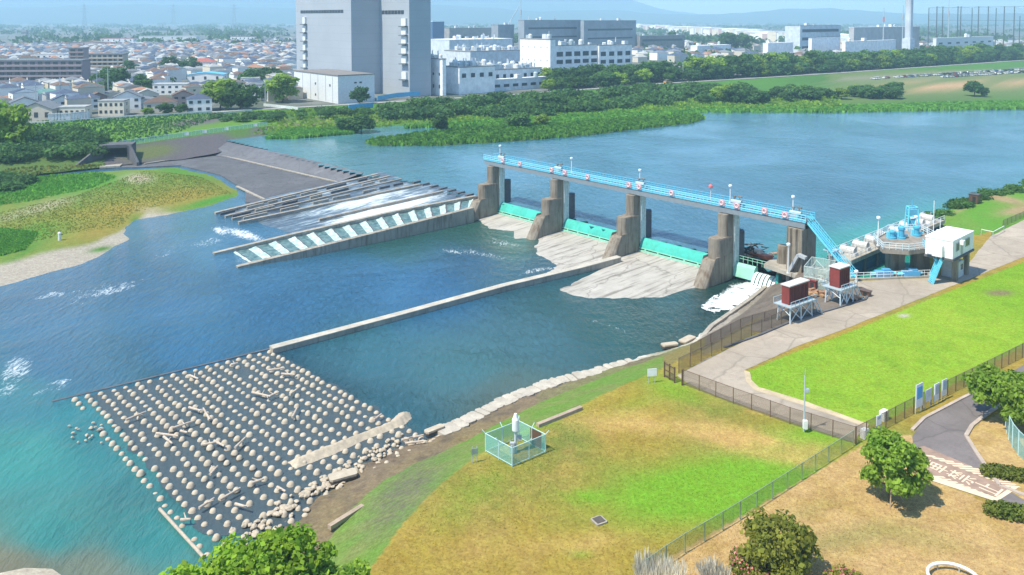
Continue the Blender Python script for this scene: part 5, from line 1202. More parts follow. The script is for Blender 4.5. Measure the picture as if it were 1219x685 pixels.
t = thing('ring_rail', 'white curved ring rail partly cut by the bottom edge', 'rail', BP(1135, 695)); mb = MB()
for i in range(28):
    a, b = 2*math.pi*i/28, 2*math.pi*(i+1)/28
    mb.tube((1.9*math.cos(a), 1.7*math.sin(a), .55), (1.9*math.cos(b), 1.7*math.sin(b), .55), .13, 8)
mb.build('rail', WHITE, t); mb = MB()
for i in range(7): a = 2*math.pi*i/7; mb.tube((1.9*math.cos(a), 1.7*math.sin(a), 0), (1.9*math.cos(a), 1.7*math.sin(a), .55), .06)
mb.build('post', GREYP, t)
# notice boards on the access road fence
ba = math.atan2(P(1132, 469, PL).y-P(1066, 504, PL).y, P(1132, 469, PL).x-P(1066, 504, PL).x)
def board(x, y, w_, h, z0, lab, face, inset=None, lines=0):
    t = thing('notice_board', lab, 'sign', BP(x, y)+Vector((.12, -.12, 0)), ba)
    mb = MB(); mb.box((0, 0, z0+h/2), (w_, .06, h)); bd = mb.build('board', face, t)
    mb = MB()
    for s in (-1, 1): mb.tube((s*w_*.42, .08, 0), (s*w_*.42, .08, z0+h), .05)
    mb.build('post', STEEL, t)
    if inset: mb = MB(); mb.box((0, -.045, z0+h*.62), (w_*.8, .03, h*.5)); mb.build('picture', inset, t)
    mb = MB()
    for i in range(lines): mb.box((0, -.042, z0+h*(.86-.11*i)), (w_*(.7 if i % 2 else .55), .024, h*.045))
    if lines: mb.build('writing', M('print_grey', (.30, .36, .42)), t)
BWHITE = painted('board_white', (.76, .79, .80))
board(1044, 515, .95, 1.1, .9, 'small white notice board on the fence left of the large blue sign', BWHITE, None, 3)
board(1092, 491, 1.45, 2.7, .7, 'large white sign with a blue picture panel standing above the fence', BWHITE, painted('sign_blue', (.10, .42, .72)), 0)
board(1103, 486, 1.3, 1.4, .9, 'plain white board right against the large blue and white sign', painted('board_grey', (.62, .67, .70)))
board(1113, 481, 1.05, 2.0, .5, 'white framed notice with grey print, left one of the framed pair', BWHITE, painted('print_pale', (.48, .56, .60)), 3)
board(1122, 476, 1.05, 1.9, .6, 'white framed notice with pale blue print, right one of the framed pair', BWHITE, painted('print_blue', (.42, .60, .74)), 2)
for (x, y, s, lab) in ((1029, 521, .8, 'white meter cabinet at the fence corner'), (1052, 500, .9, 'pale machine cover on the lawn behind the fence corner')):
    t = thing('meter_cabinet', lab, 'cabinet', BP(x, y), ba); mb = MB(); mb.box((0, 0, .6*s), (1.1*s, .7*s, 1.2*s), 0, .06); mb.build('body', WHITE, t); mb = MB(); mb.box((0, -.36*s, .65*s), (.8*s, .04, .9*s)); mb.build('door', painted('cab_grey', (.6, .62, .62)), t)
# kerbs and painted road
KT = concrete('road_kerb', (.46, .38, .32), (.3, .25, .2), .4, .6, False)
def kerb(lab, pts, w_=.3, h=.16, mat=KT):
    line = [P(x, y, PL+.07) for x, y in pts]; mb = MB(); o = line[0].copy()
    for a, b in zip(line[:-1], line[1:]): mb.bar(a-o, b-o, w_, h)
    tag(mb.build('kerb', mat, None, loc=o), lab, 'kerb')
kerb('kerb around the tan verge right of the access road', [(1219, 462), (1176, 492), (1157, 507), (1150, 519), (1163, 540), (1178, 562), (1190, 578), (1225, 592)], .4, .2)
kerb('kerb along the fence side of the access road', [(1086, 512), (1100, 498), (1142, 476), (1176, 459)], .35, .2)
kerb('long kerb between the machine yard and the service road', [(862, 414), (905, 399), (945, 382), (1000, 366), (1030, 357), (1036, 348)], .35, .3, CONC_DARK)
kerb('curved kerb of the machine yard beside the foot of the blue stair', [(1036, 348), (1026, 343), (1008, 342)], .35, .3, CONC_DARK)
PAINT = M('road_paint', (.80, .62, .44), .15, 2.5, .7); TAN = M('worn_tan_paint', (.34, .235, .18), .25, 1.2, .85)
Z1 = PL+.036
S(flat('painted_lane', TAN, [(1086, 534), (1100, 531), (1212, 579), (1187, 597), (1108, 571), (1088, 550)], Z1))
def strip_(pts, z, name='road_marking', m=PAINT): S(flat(name, m, pts, z))
strip_([(1108, 572), (1187, 597.5), (1190, 594), (1110, 566)], Z1+.005)
strip_([(1181, 595), (1187, 597), (1213, 580), (1207, 578)], Z1+.009)
for i in range(13):
    x0, y0 = 1101+i*7.9, 541.5+i*3.0; w_ = (11, 14, 17, 20, 23, 25, 27, 27, 26, 24, 22, 20, 17)[i]
    strip_([(x0, y0), (x0+w_, y0+1.4), (x0+w_+3, y0+3.2), (x0+3, y0+1.8)], Z1+.013)
for i in range(9):
    x0, y0 = 1108+i*7.6, 566.4+i*3.05
    strip_([(x0, y0), (x0+15, y0+1.0), (x0+18, y0+2.7), (x0+4, y0+1.8)], Z1+.017)
# lettering on the road: the characters are read from the lower right end
p0, p1 = P(1116, 557, PL), P(1179, 583, PL); ax = (p1-p0); ang = math.atan2(ax.y, ax.x)
for i, ch in enumerate('車禁止'):
    cu = bpy.data.curves.new('letter', 'FONT'); cu.body = ch; cu.align_x = 'CENTER'; cu.align_y = 'CENTER'; cu.size = 1.9; cu.extrude = .003
    tmp = bpy.data.objects.new('tmp', cu); C.objects.link(tmp); dg = bpy.context.evaluated_depsgraph_get(); me = bpy.data.meshes.new_from_object(tmp.evaluated_get(dg)); bpy.data.objects.remove(tmp)
    me.materials.clear(); me.materials.append(PAINT); me.name = 'road_letter'
    o = link('road_lettering', me, None, p0+ax*((0, .5, 1.0)[i])+Vector((0, 0, .05))); o.rotation_euler = (0, 0, ang+math.pi/2); o.scale = (1.0, 1.35, 1)
    S(o)
# ------------------------------------------------------------------ the far side: town, works, woods, hills
CZ = 6.0
G = lambda x, y: P(x, y, CZ)
U1 = Vector((-.63, .777, 0)); U2 = Vector((.777, .63, 0)); TANG = math.atan2(.63, .777)     # the works stand square to the river
def corner(pl, pc, pr, pyb, z=CZ):
    """plan of a block from its nearest corner and the two ends of its visible faces"""
    c = P(pc, pyb, z)
    def reach(px, u):
        r = (px-609.5)/FPX*math.cos(PITCH); dn = u.x-r*u.y/math.cos(PITCH)*1.0
        k = (px-609.5)/FPX; zc = lambda p: p.y*math.cos(PITCH)-(z-CAMH)*math.sin(PITCH)
        return (k*zc(c)-c.x)/(u.x-k*u.y*math.cos(PITCH))
    return c, max(1.0, reach(pl, U1)), max(1.0, reach(pr, U2))
def ztop(c, py): return CAMH+(HZ-py)*c.y/FPX
WALLW = concrete('works_white', (.90, .91, .92), (.55, .57, .6), .15, .3); WALLG = concrete('works_grey', (.30, .33, .37), (.20, .22, .26), .4, .1); WALLB = concrete('works_pale_blue', (.62, .68, .72), (.4, .44, .48), .3, .3)
ROOFG = M('flat_roof_grey', (.26, .27, .28), .2, .3); PIPE = painted('pipe_white', (.72, .74, .75)); WSTRIP = M('window_strip', (.05, .065, .085), .2, .3, .3)

def block(name, lab, cat, pl, pc, pr, pyb, pyt, mat, wins=None, roofmat=None, kit=0, seed=0, grp=None):
    c, a, b = corner(pl, pc, pr, pyb); h = ztop(c, pyt)-CZ
    t = thing(name, lab, cat, c, TANG, grp)                   # local x runs away to the right, local y away to the left
    mb = MB(); mb.box((b/2, a/2, h/2), (b, a, h)); mb.build('wall', mat, t)
    mb = MB(); mb.box((b/2, a/2, h+.25), (b+.5, a+.5, .5)); rf = mb.build('roof', roofmat or ROOFG, t)
    g = random.Random(seed+int(pc))
    if wins:
        for (face, z0, z1, n, fill) in wins:
            L = b if face == 'r' else a
            for i in range(n):
                u = L*(i+.5)/n; w_ = L/n*fill; mb = MB()
                if face == 'r': mb.box((u, -.03, h*(z0+z1)/2), (w_, .1, h*(z1-z0)))
                else: mb.box((-.03, u, h*(z0+z1)/2), (.1, w_, h*(z1-z0)))
                mb.build('window', WSTRIP, t)
    for i in range(kit):
        x, y = g.uniform(.08, .9)*b, g.uniform(.08, .9)*a; k_ = g.random(); mb = MB()
        if k_ < .4: s = g.uniform(1.5, 4); mb.box((x, y, h+.5+s*.4), (s*1.3, s, s*.8)); nm = 'roof_unit'
        elif k_ < .7: r_ = g.uniform(.8, 1.8); mb.lathe([(r_, 0), (r_, r_*1.8), (r_*.6, r_*2.3)], 10, (x, y, h+.45)); nm = 'roof_tank'
        else: mb.tube((x, y, h+.4), (x, y, h+g.uniform(3, 6)), .35, 6); mb.tube((x, y, h+2), (x+g.uniform(-6, 6), y, h+2), .3, 6); nm = 'roof_pipe'
        mb.build(nm, PIPE if g.random() < .7 else STEEL, t)
    return t
# the tall grey building
Lp, Ap, cp, Bp, Ep = [Vector((x, y, 0)) for x, y in ((-138, 524), (-91.6, 467), (-77, 479), (-57, 455), (-46, 464))]
TH = 72.0; t = thing('tall_building', 'huge windowless grey building with stepped faces rising out of the picture', 'building', Vector((Bp.x, Bp.y, CZ)))
pl = [Lp, Ap, cp, Bp, Ep, Ep+U1*110, Lp+U2*20]; mb = MB(); mb.prism([(p.x-Bp.x, p.y-Bp.y) for p in pl], 0, TH)
k = NT('cladding'); co = k.coords(False); sx = k.N('SeparateXYZ'); k.L(co, sx.inputs[0])
ln = k.math('LESS_THAN', k.math('FRACT', k.math('MULTIPLY', sx.outputs[2], 1/4.4)), .035)
col = k.mix(k.ramp(k.noise(co, .05, 4), [(.3, 0.0), (.7, 1.0)]), (.34, .375, .42), (.39, .425, .47)); col = k.mix(k.math('MULTIPLY', ln, .45), col, (.22, .25, .29))
k.L(col, k.b.inputs['Base Color']); k.b.inputs['Roughness'].default_value = .6
mb.build('wall', k.m, t)
def on_face(a, b, px): # distance along a->b seen at pixel column px
    kx = (px-609.5)/FPX; d = (b-a).normalized(); return (kx*a.y-a.x)/(d.x-kx*d.y), d
for (a, b, x0, x1, py0, py1, n) in ((Ap, Lp, 409, 358, 12, 15.6, 16), (Bp, cp, 481, 454.5, 12.6, 17, 7)):
    s0, d = on_face(a, b, x0); s1, _ = on_face(a, b, x1); nrm = Vector((d.y, -d.x, 0)); nrm = nrm if nrm.y < 0 else -nrm
    for i in range(n):
        u0 = s0+(s1-s0)*i/n; u1 = s0+(s1-s0)*(i+.86)/n; m_ = a+d*(u0+u1)/2; z0 = CAMH+(HZ-py1)*a.y*1.03/FPX; z1 = CAMH+(HZ-py0)*a.y*1.03/FPX
        mb = MB(); mb.box((m_.x-Bp.x, m_.y-Bp.y, (z0+z1)/2-CZ), (abs(u1-u0), .3, z1-z0), math.atan2(d.y, d.x)); mb.build('window', WSTRIP, t)
for (a, b, x, ys) in ((Ap, Lp, 363.5, (24.5, 34.5, 44.5, 56, 67, 76.5)), (Bp, cp, 482, (26.5, 37, 47.5, 59.5, 71, 90))):
    s, d = on_face(a, b, x); m_ = a+d*s; nrm = Vector((d.y, -d.x, 0)); nrm = nrm if nrm.y < 0 else -nrm
    for j, y in enumerate(ys):
        z = CAMH+(HZ-y)*m_.y/FPX-CZ; q = m_+nrm*.6-Bp
        mb = MB(); mb.box((q.x, q.y, z), (3.4 if a is Ap else 4.6, .9, 4.1), math.atan2(d.y, d.x)); p_ = mb.build('stair_panel', WHITE, t)
        q = m_+nrm*1.2-Bp; mb = MB(); mb.box((q.x, q.y, z-2.5), (6.0 if a is Ap else 6.6, 2.2, .5), math.atan2(d.y, d.x)); mb.build('landing', M('landing_grey', (.16, .18, .20)), p_)
t = block('warehouse', 'white corrugated warehouse in front of the tall grey building', 'warehouse', 350.4, 402.6, 446, 124, 91, painted('warehouse_white', (.72, .74, .75), .5), None, M('warehouse_roof', (.22, .20, .19), .2, .3))
for (x, y, z) in ((-.05, 9, 9), (-.05, 26, 9), (-.05, 26, 3)):
    mb = MB(); mb.box((x, y, z), (.15, 1.2, 1.2)); mb.build('vent', WSTRIP, t)
for y in (6, 14, 23, 32, 42):
    mb = MB(); mb.box((-.06, y, 7), (.12, .25, 13.6)); mb.build('seam', GREYP, t)
for x in (10, 13):
    mb = MB(); mb.box((x, -.05, 10.5), (1.4, .15, .8)); mb.build('vent', WSTRIP, t)
blocks = [
 ('factory_block', 'white three-storey factory block right beside the tall grey building', 505.5, 527, 531, 114.5, 71, WALLW, [('l', .2, .3, 3, .2), ('l', .55, .62, 3, .2)], None, 10),
 ('factory_block', 'white factory block with two small dark windows, second from the tall grey building', 528, 547, 589, 113, 81, WALLW, [('r', .62, .78, 4, .45)], None, 22),
 ('factory_shed', 'long low grey-white lean-to shed along the front of the factory', 548, 552, 650, 112, 98, WALLB, [('r', .35, .6, 9, .6)], WALLW, 4),
 ('process_plant', 'cluster of pale process tanks and pipes in the middle of the factory', 560, 588, 645, 105, 84, WALLW, [('r', .2, .75, 7, .4)], None, 60),
 ('factory_block', 'tall blank white factory block with a dotted row of tiny windows', 619, 655, 661, 100, 47.5, WALLW, [('l', .8, .84, 5, .08), ('l', .5, .54, 5, .08)], None, 5),
 ('factory_hall', 'low grey hall crowded with roof machinery behind the white factory front', 529, 560, 622, 92, 62, WALLB, [('r', .3, .5, 6, .5)], None, 48),
 ('factory_hall', 'flat pale hall with white roof edge behind the crowded grey hall', 513, 535, 610, 78, 48, WALLB, None, WALLW, 16),
 ('office_block', 'white office block with two rows of wide windows at the right of the factory', 658, 661, 712, 95, 55, WALLW, [('r', .68, .82, 5, .7), ('r', .46, .58, 5, .7)], None, 10),
 ('office_block', 'narrower white office block adjoining on the right, half behind trees', 708, 713, 752, 92, 54.5, WALLW, [('r', .66, .8, 4, .6), ('r', .42, .54, 4, .6)], None, 8),
 ('grey_works', 'large grey works hall with dark window bands, left one of the pair', 617, 624, 691, 63, 24.5, WALLG, [('r', .72, .78, 1, .86), ('r', .45, .5, 1, .86)], None, 5),
 ('grey_works', 'large grey works hall with dark window bands, right one of the pair', 691, 695, 757, 62, 25, WALLG, [('r', .68, .74, 1, .86), ('r', .40, .45, 1, .86)], None, 5),
 ('works_hall', 'dull blue block showing just right of the tall grey building', 508, 515, 529, 60, 26, painted('dull_blue', (.07, .15, .28)), None, WALLW, 0),
 ('works_hall', 'long beige works hall with two white doors behind the factory', 528, 535, 588, 58, 34, concrete('works_beige', (.36, .34, .32), (.25, .23, .22), .3, .2), [('r', .2, .6, 2, .25)], None, 6),
 ('works_hall', 'grey cube with darker upper band above the factory roofs', 585, 593, 612, 62, 30, WALLG, None, None, 3),
 ('low_hall', 'low grey-brown hall right of the grey works pair', 757, 762, 815, 60, 43, concrete('hall_brown', (.24, .23, .23), (.16, .15, .15), .3, .2), [('r', .6, .75, 1, .9)], WALLG, 3),
 ('low_hall', 'pale flat hall among trees in the right distance', 822, 830, 870, 66, 55, WALLW, None, WALLW, 2),
 ('low_hall', 'white flat-roofed shed half hidden by the belt of trees', 908, 914, 944, 70, 52, WALLW, None, WALLW, 2),
 ('office_block', 'grey mid-rise office with window bands in the right distance', 934, 952, 1000, 66, 31, WALLB, [('r', .2, .3, 1, .9), ('r', .5, .6, 1, .9), ('r', .78, .88, 1, .9)], None, 3),
 ('low_hall', 'white low hall with blue-white roof right of the grey mid-rise office', 962, 966, 1000, 70, 46, WALLW, None, WALLB, 0),
 ('incinerator', 'big pale beige plant building at the foot of the tall chimney', 1010, 1016, 1094, 66, 33, concrete('plant_beige', (.50, .49, .50), (.38, .38, .38), .3, .1), None, WALLW, 4),
 ('plant_hall', 'white lower hall with a row of dark openings in front of the chimney plant', 1002, 1006, 1066, 72, 50, WALLW, [('r', .3, .42, 6, .5)], WALLW, 2),
 ('range_clubhouse', 'long white clubhouse with curved roof below the golf net', 1110, 1114, 1182, 72, 46, painted('club_white', (.72, .73, .72)), [('r', .72, .8, 7, .4)], WHITE, 2),
 ('low_hall', 'small white-blue hall right of the white clubhouse', 1186, 1188, 1216, 68, 56, WALLW, None, WALLB, 0)]
for (nm, lab, pl_, pc, pr, yb, yt, m, wn, rm, kit) in blocks: block(nm, lab, 'building', pl_, pc, pr, yb, yt, m, wn, rm, kit)
c = G(1081, 66); t = thing('chimney', 'tall pale chimney rising out of the picture at the right', 'chimney', c); mb = MB(); mb.box((0, 0, 55), (7.2, 7.2, 110), .6, 1.2); mb.build('shaft', concrete('chimney_pale', (.52, .56, .60), (.4, .43, .47), .2, .05), t)
mb = MB(); mb.box((0, 0, 10), (10, 10, 20), .6); mb.build('base', WALLB, t)
for (x, y, yt, lab) in ((1051, 66, 9, 'red and white banded radio mast left of the tall chimney'), (1074, 64, 6, 'thin dark mast just left of the tall chimney'), (1128, 66, 0, 'slim mast rising behind the golf net'), (620, 60, 0, 'slim white mast behind the grey works halls'), (604, 60, 8, 'slanting crane jib above the works roofs')):
    c = G(x, y); h = ztop(c, yt)-CZ; t = thing('mast', lab, 'mast', c); mb = MB()
    if 'crane' in lab: mb.tube((0, 0, 0), (0, 0, h*.6), .8); mb.tube((-2, 0, h*.5), (16, 0, h), .6); mb.build('jib', STEEL, t)
    else: mb.tube((0, 0, 0), (0, 0, h), .9, 6, .35); mb.build('pole', STEEL, t); mb = MB(); mb.tube((0, 0, h*.7), (0, 0, h*.8), 1.1, 6, 1.0); mb.build('band', PINK if 'red' in lab else GREYP, t)
# golf practice net: poles and netting
xs = [1104.5, 1114, 1121, 1128, 1139, 1142.5, 1156, 1163.5, 1175, 1184.5, 1194, 1206, 1213, 1224]; c0 = G(1104, 62)
t = thing('golf_net', 'tall golf practice net strung between dark poles in the right distance', 'net', c0); pts = [P(x, 62+(2 if i % 3 else -3), CZ) for i, x in enumerate(xs)]
k = NT('netting'); k.b.inputs['Base Color'].default_value = (.10, .16, .14, 1); tt = k.N('BsdfTransparent'); mx = k.N('MixShader'); mx.inputs[0].default_value = .16; k.L(tt.outputs[0], mx.inputs[1]); k.L(k.b.outputs[0], mx.inputs[2]); k.L(mx.outputs[0], k.out.inputs[0])
hh = ztop(c0, 8.5)-CZ
for p in pts: mb = MB(); mb.tube(p-c0, p-c0+Vector((0, 0, hh*(1 if p is not pts[-2] else .8))), .75, 6, .5); mb.build('pole', M('net_pole', (.10, .12, .13)), t)
panel(pts, 8, hh, k.m, 'netting', t, c0)
mb = MB()
for z in (.35, .7, 1.0): mb.tube(pts[0]-c0+Vector((0, 0, hh*z)), pts[-1]-c0+Vector((0, 0, hh*z)), .22, 4)
mb.build('cable', MATS['net_pole'], t)

# ---- houses
HW = {n: M('wall_'+n, c, .08, .6, .8, 0, .2, rand=.1) for n, c in dict(white=(.82, .81, .78), cream=(.70, .63, .50), beige=(.58, .52, .43), grey=(.44, .46, .48), pink=(.50, .36, .33), brown=(.26, .19, .16)).items()}
HR = {n: M('tiles_'+n, c, .2, .8, .7, .2, .25, rand=.15) for n, c in dict(grey=(.17, .18, .20), blue=(.075, .095, .15), brown=(.16, .105, .08), red=(.36, .11, .08), teal=(.14, .30, .28), light=(.36, .37, .37), sky=(.12, .42, .62), orange=(.36, .19, .12)).items()}
def roof_mb(w_, d, h, kind, rise, mb, ov=.3):
    x, y = w_/2+ov, d/2+ov
    if kind == 'flat': mb.box((0, 0, h+.2), (w_+.3, d+.3, .4)); return mb
    if kind == 'gable': # ridge along y
        vs = [(-x, -y, h), (x, -y, h), (x, y, h), (-x, y, h), (0, -y, h+rise), (0, y, h+rise)]
        return mb.add(vs, [[3, 2, 1, 0], [0, 1, 4], [2, 3, 5], [1, 2, 5, 4], [3, 0, 4, 5]])
    r_ = max(.3, abs(y-x)); 
    if y >= x: a, b = (0, -r_, h+rise), (0, r_, h+rise)
    else: a, b = (-r_, 0, h+rise), (r_, 0, h+rise)
    vs = [(-x, -y, h), (x, -y, h), (x, y, h), (-x, y, h), a, b]
    fs = [[3, 2, 1, 0], [0, 1, 4], [2, 3, 5], [1, 2, 5, 4], [3, 0, 4, 5]] if y >= x else [[3, 2, 1, 0], [3, 0, 4], [1, 2, 5], [0, 1, 5, 4], [2, 3, 4, 5]]
    return mb.add(vs, fs)
def house(lab, loc, w_, d, h, rz, kind, wall, roof, rise=2.0, nw=3, rows=2, name='house', cat='house', grp=None, seed=0):
    t = thing(name, lab, cat, loc, rz, grp)
    mb = MB(); mb.box((0, 0, h/2-.2), (w_, d, h+.4))
    if kind == 'gable': mb.add([(-w_/2, -d/2, h), (w_/2, -d/2, h), (0, -d/2, h+rise*.93), (-w_/2, d/2, h), (w_/2, d/2, h), (0, d/2, h+rise*.93)], [[0, 1, 2], [4, 3, 5]])
    mb.build('wall', HW[wall], t)
    roof_mb(w_, d, h+.02, kind, rise, MB()).build('roof', HR[roof], t) if False else None
    r = MB(); roof_mb(w_, d, h+.02, kind, rise, r)
    if kind == 'gable': # open gable ends so the wall triangle shows
        r = MB(); x, y = w_/2+.5, d/2+.4
        for sg in (-1, 1):
            vs = [(sg*x, -y, h-.15), (sg*x, y, h-.15), (0, y, h+rise), (0, -y, h+rise)]; vs += [(a, b, c+.22) for a, b, c in vs]
            r.add(vs, [[0, 1, 2, 3], [7, 6, 5, 4], [0, 4, 5, 1], [1, 5, 6, 2], [2, 6, 7, 3], [3, 7, 4, 0]])
    r.build('roof', HR[roof], t)
    for q in range(rows):
        z = h*(q+.55)/rows
        for i in range(nw):
            mb = MB(); mb.box((w_*((i+.5)/nw-.5), -d/2-.03, z), (min(1.6, w_/nw*.5), .1, h/rows*.42)); mb.build('window', GLASS, t)
        for sx in (-1, 1): mb = MB(); mb.box((sx*(w_/2+.03), 0, z), (.1, 1.5, h/rows*.42)); mb.build('window', GLASS, t)
    return t
LV = math.atan2(.65, .76)
front = [ # px, base py, half width etc: width m, depth m, height m, angle, roof kind, wall, roof, rise, label
 (41, 145, 13, 12, 5.2, .12, 'gable', 'beige', 'grey', 2.8, 'large beige gable-end house at the left behind the levee wall'),
 (84, 142.5, 11, 8, 5.2, .15, 'flat', 'cream', 'light', 0, 'cream flat-roofed building with a row of small windows behind the pale corrugated fence'),
 (131, 138, 11, 8, 6.5, .12, 'flat', 'cream', 'light', 0, 'cream two-storey flat building above a dark car port, right of the pale corrugated fence'),
 (69, 134, 10, 9, 5.5, .5, 'gable', 'white', 'blue', 2.4, 'white house with dark blue gable roof just above the cream flat building'),
 (100, 131, 10, 8, 5.5, .45, 'hip', 'white', 'blue', 2.2, 'white house with dark blue hip roof above the cream buildings'),
 (22, 136, 11, 9, 5.2, .6, 'gable', 'white', 'grey', 2.4, 'white house with long grey roof up-left of the large beige gable house'),
 (50, 123, 13, 9, 5.0, .5, 'hip', 'white', 'teal', 2.2, 'house with pale teal hip roof at the left of the town front'),
 (12, 127, 10, 9, 4.6, .4, 'hip', 'pink', 'orange', 2.0, 'low pinkish house with orange-tan roof at the far left edge'),
 (104, 120, 11, 9, 6.5, .5, 'hip', 'beige', 'teal', 2.2, 'beige house with grey-green hip roof right of the teal-roofed house'),
 (112, 127.5, 8, 7, 5.0, .6, 'gable', 'brown', 'brown', 2.0, 'dark maroon house between pale houses in the left town front'),
 (147, 131, 12, 10, 6.0, .35, 'gable', 'white', 'grey', 3.0, 'tall white gable house with small attic window left of the brown-roofed house'),
 (171, 124, 11, 9, 5.0, .4, 'gable', 'cream', 'light', 2.4, 'cream gable house with pale roof below the white flat-roofed box house'),
 (158, 129, 22, 8, 3.8, .12, 'gable', 'white', 'grey', 1.6, 'long low house with grey-brown roof behind the brown-roofed house'),
 (186, 134, 14, 11, 4.6, .3, 'hip', 'beige', 'brown', 2.4, 'one-storey house with broad brown hip roof behind a green garden hedge'),
 (233, 134.5, 11, 10, 6.4, .35, 'hip', 'white', 'blue', 2.2, 'white two-storey house with blue-grey hip roof at the end of the levee wall'),
 (214, 127, 10, 9, 5.5, .4, 'gable', 'pink', 'brown', 2.4, 'pinkish house with brown roof just left of the blue-grey roofed white house'),
 (201, 113, 19, 11, 5.8, .1, 'flat', 'white', 'light', 0, 'bright white box house with flat roof and dark windows'),
 (243, 98, 24, 13, 5.2, .12, 'gable', 'white', 'sky', 1.5, 'low hall with bright blue roof left of the big round trees'),
 (238, 81, 23, 14, 5.0, .2, 'hip', 'white', 'red', 3.2, 'building with bright red roof above the blue-roofed hall'),
 (168, 98, 13, 10, 6.0, .3, 'hip', 'beige', 'light', 2.0, 'pale greenish-roofed house among trees left of the white box house'),
 (192, 97, 10, 9, 5.5, .5, 'gable', 'cream', 'light', 2.4, 'cream gable house with pale roof above the white box house'),
 (150, 101, 11, 9, 5.5, .4, 'hip', 'grey', 'grey', 2.2, 'grey hip-roofed house between the two dark tree clumps'),
 (228, 112, 13, 10, 4.6, .4, 'hip', 'grey', 'blue', 2.2, 'low house with dark slate roof right of the white box house'),
 (296, 106, 11, 8, 6.5, .2, 'flat', 'white', 'light', 0, 'small white flat-roofed building right of the big round trees'),
 (310, 118, 8, 7, 7.5, .2, 'flat', 'white', 'grey', 0, 'narrow white building half hidden between the round trees and the white warehouse'),
 (330, 92, 26, 12, 5, .2, 'flat', 'white', 'light', 0, 'long white flat hall just left of the tall grey building'),
 (300, 90, 14, 12, 6, .3, 'hip', 'cream', 'orange', 2.4, 'cream house with orange-brown roof behind the small white flat-roofed building'),
]
for i, (x, y, w_, d, h, rz, kd, wl, rf, rs, lab) in enumerate(front):
    house(lab, G(x, y)+Vector((0, d*.5, 0)), w_, d, h, rz, kd, wl, rf, max(.1, rs), 5 if kd == 'flat' and w_ > 10 else 3, 1 if h < 5.3 else 2)
def apartments(lab, x, y, w_, d, floors, rz, wall, rise, rail, n):
    t = thing('apartment_block', lab, 'apartments', G(x, y)+Vector((0, d/2, 0)), rz); h = floors*3.3
    mb = MB(); mb.box((0, 0, h/2), (w_, d, h)); mb.build('wall', wall, t); mb = MB(); mb.box((0, 0, h+.5), (w_+1, d+1, 1.0)); mb.build('roof', HR['grey'], t)
    for f in range(floors):
        mb = MB(); mb.box((0, -d/2-.8, f*3.3+.6), (w_, 1.4, 1.2)); mb.build('balcony', rail, t)
        for i in range(n): mb = MB(); mb.box((w_*((i+.5)/n-.5), -d/2-.04, f*3.3+2.1), (w_/n*.62, .12, 1.9)); mb.build('window', GLASS, t)
    return t
apartments('long purple-grey apartment block with dark roof and balconies at the far left', 34, 104, 66, 12, 5, .08, M('flat_purple', (.27, .225, .25), .1), 0, M('rail_purple', (.32, .27, .29), .1), 14)
apartments('pinkish-brown apartment tower behind the purple-grey block', 90, 88, 11, 12, 6, .2, M('flat_pink', (.34, .25, .25), .1), 0, M('rail_pink', (.36, .27, .26), .1), 2)
apartments('beige apartment block with long balconies right of the pinkish tower', 121, 84, 34, 12, 4, .12, M('flat_beige', (.44, .38, .30), .1), 0, M('rail_beige', (.52, .45, .36), .1), 8)
for (x, y, w_, d, h, wl, rf, lab) in ((202, 52, 95, 25, 13, 'white', 'light', 'long white hall in the far left distance'), (142, 55, 50, 22, 12, 'white', 'red', 'white and red building left of the long white hall'), (108, 58, 60, 22, 9, 'pink', 'orange', 'long pinkish roof in front of the white and red building'), (30, 50, 9, 9, 22, 'grey', 'grey', 'slim pale tower block in the hazy far left'), (290, 52, 40, 20, 12, 'white', 'brown', 'pale hall with brown end at the far side left of the tall grey building'), (275, 72, 40, 16, 7, 'cream', 'orange', 'long cream building with orange roof right of the red roof'), (60, 76, 30, 14, 9, 'white', 'light', 'pale hall behind the purple-grey apartment block'), (520, 40, 70, 30, 12, 'white', 'light', 'long white roof in the hazy distance right of the tall grey building')):
    house(lab, G(x, y), w_, d, h, .12, 'flat' if rf != 'orange' else 'gable', wl, rf, 2, 6, 2, 'hall', 'hall')
# pale corrugated fence and low levee wall
t = thing('corrugated_fence', 'pale blue-white corrugated fence in front of the cream buildings', 'fence', G(57, 146)); b0 = t.location; mb = MB(); q = [G(57, 146.5), G(84, 145.5), G(107, 143)]; 
for a, b in zip(q[:-1], q[1:]):
    n = int((b-a).length/1.2)
    for i in range(n): c = a.lerp(b, (i+.5)/n)-b0; mb.box((c.x, c.y, 2.0+.0), ((b-a).length/n*.8, .3, 4.0), math.atan2((b-a).y, (b-a).x))
mb.build('sheet', M('sheet_white', (.60, .66, .66), .15, 1.5), t); mb = MB()
for a, b in zip(q[:-1], q[1:]): mb.bar(a-b0+Vector((0, -.25, 3.6)), b-b0+Vector((0, -.25, 3.6)), .15, .2)
mb.build('rail', GREYP, t)
def low_wall(lab, pts, z, h, m, w_=.5, name='low_wall'):
    q = [P(x, y, z) for x, y in pts]; mb = MB(); o = q[0].copy()
    for a, b in zip(q[:-1], q[1:]): mb.bar(a-o+Vector((0, 0, h/2)), b-o+Vector((0, 0, h/2)), w_, h)
    return tag(mb.build(name, m, None, loc=o), lab, 'wall')
low_wall('long low white wall along the levee top below the houses', [(25, 148), (60, 147), (120, 142.5), (200, 138), (252, 134.5)], 6.9, .9, painted('levee_wall', (.62, .62, .58)))
low_wall('short white wall along the levee top below the round trees', [(257, 136), (300, 132.5)], 6.9, .8, painted('levee_wall', (.62, .62, .58)))
low_wall('pale panelled fence wall at the levee top left of the white warehouse', [(314, 126.5), (355, 131)], 6.9, 1.3, M('sheet_white', (.60, .66, .66)), .3)
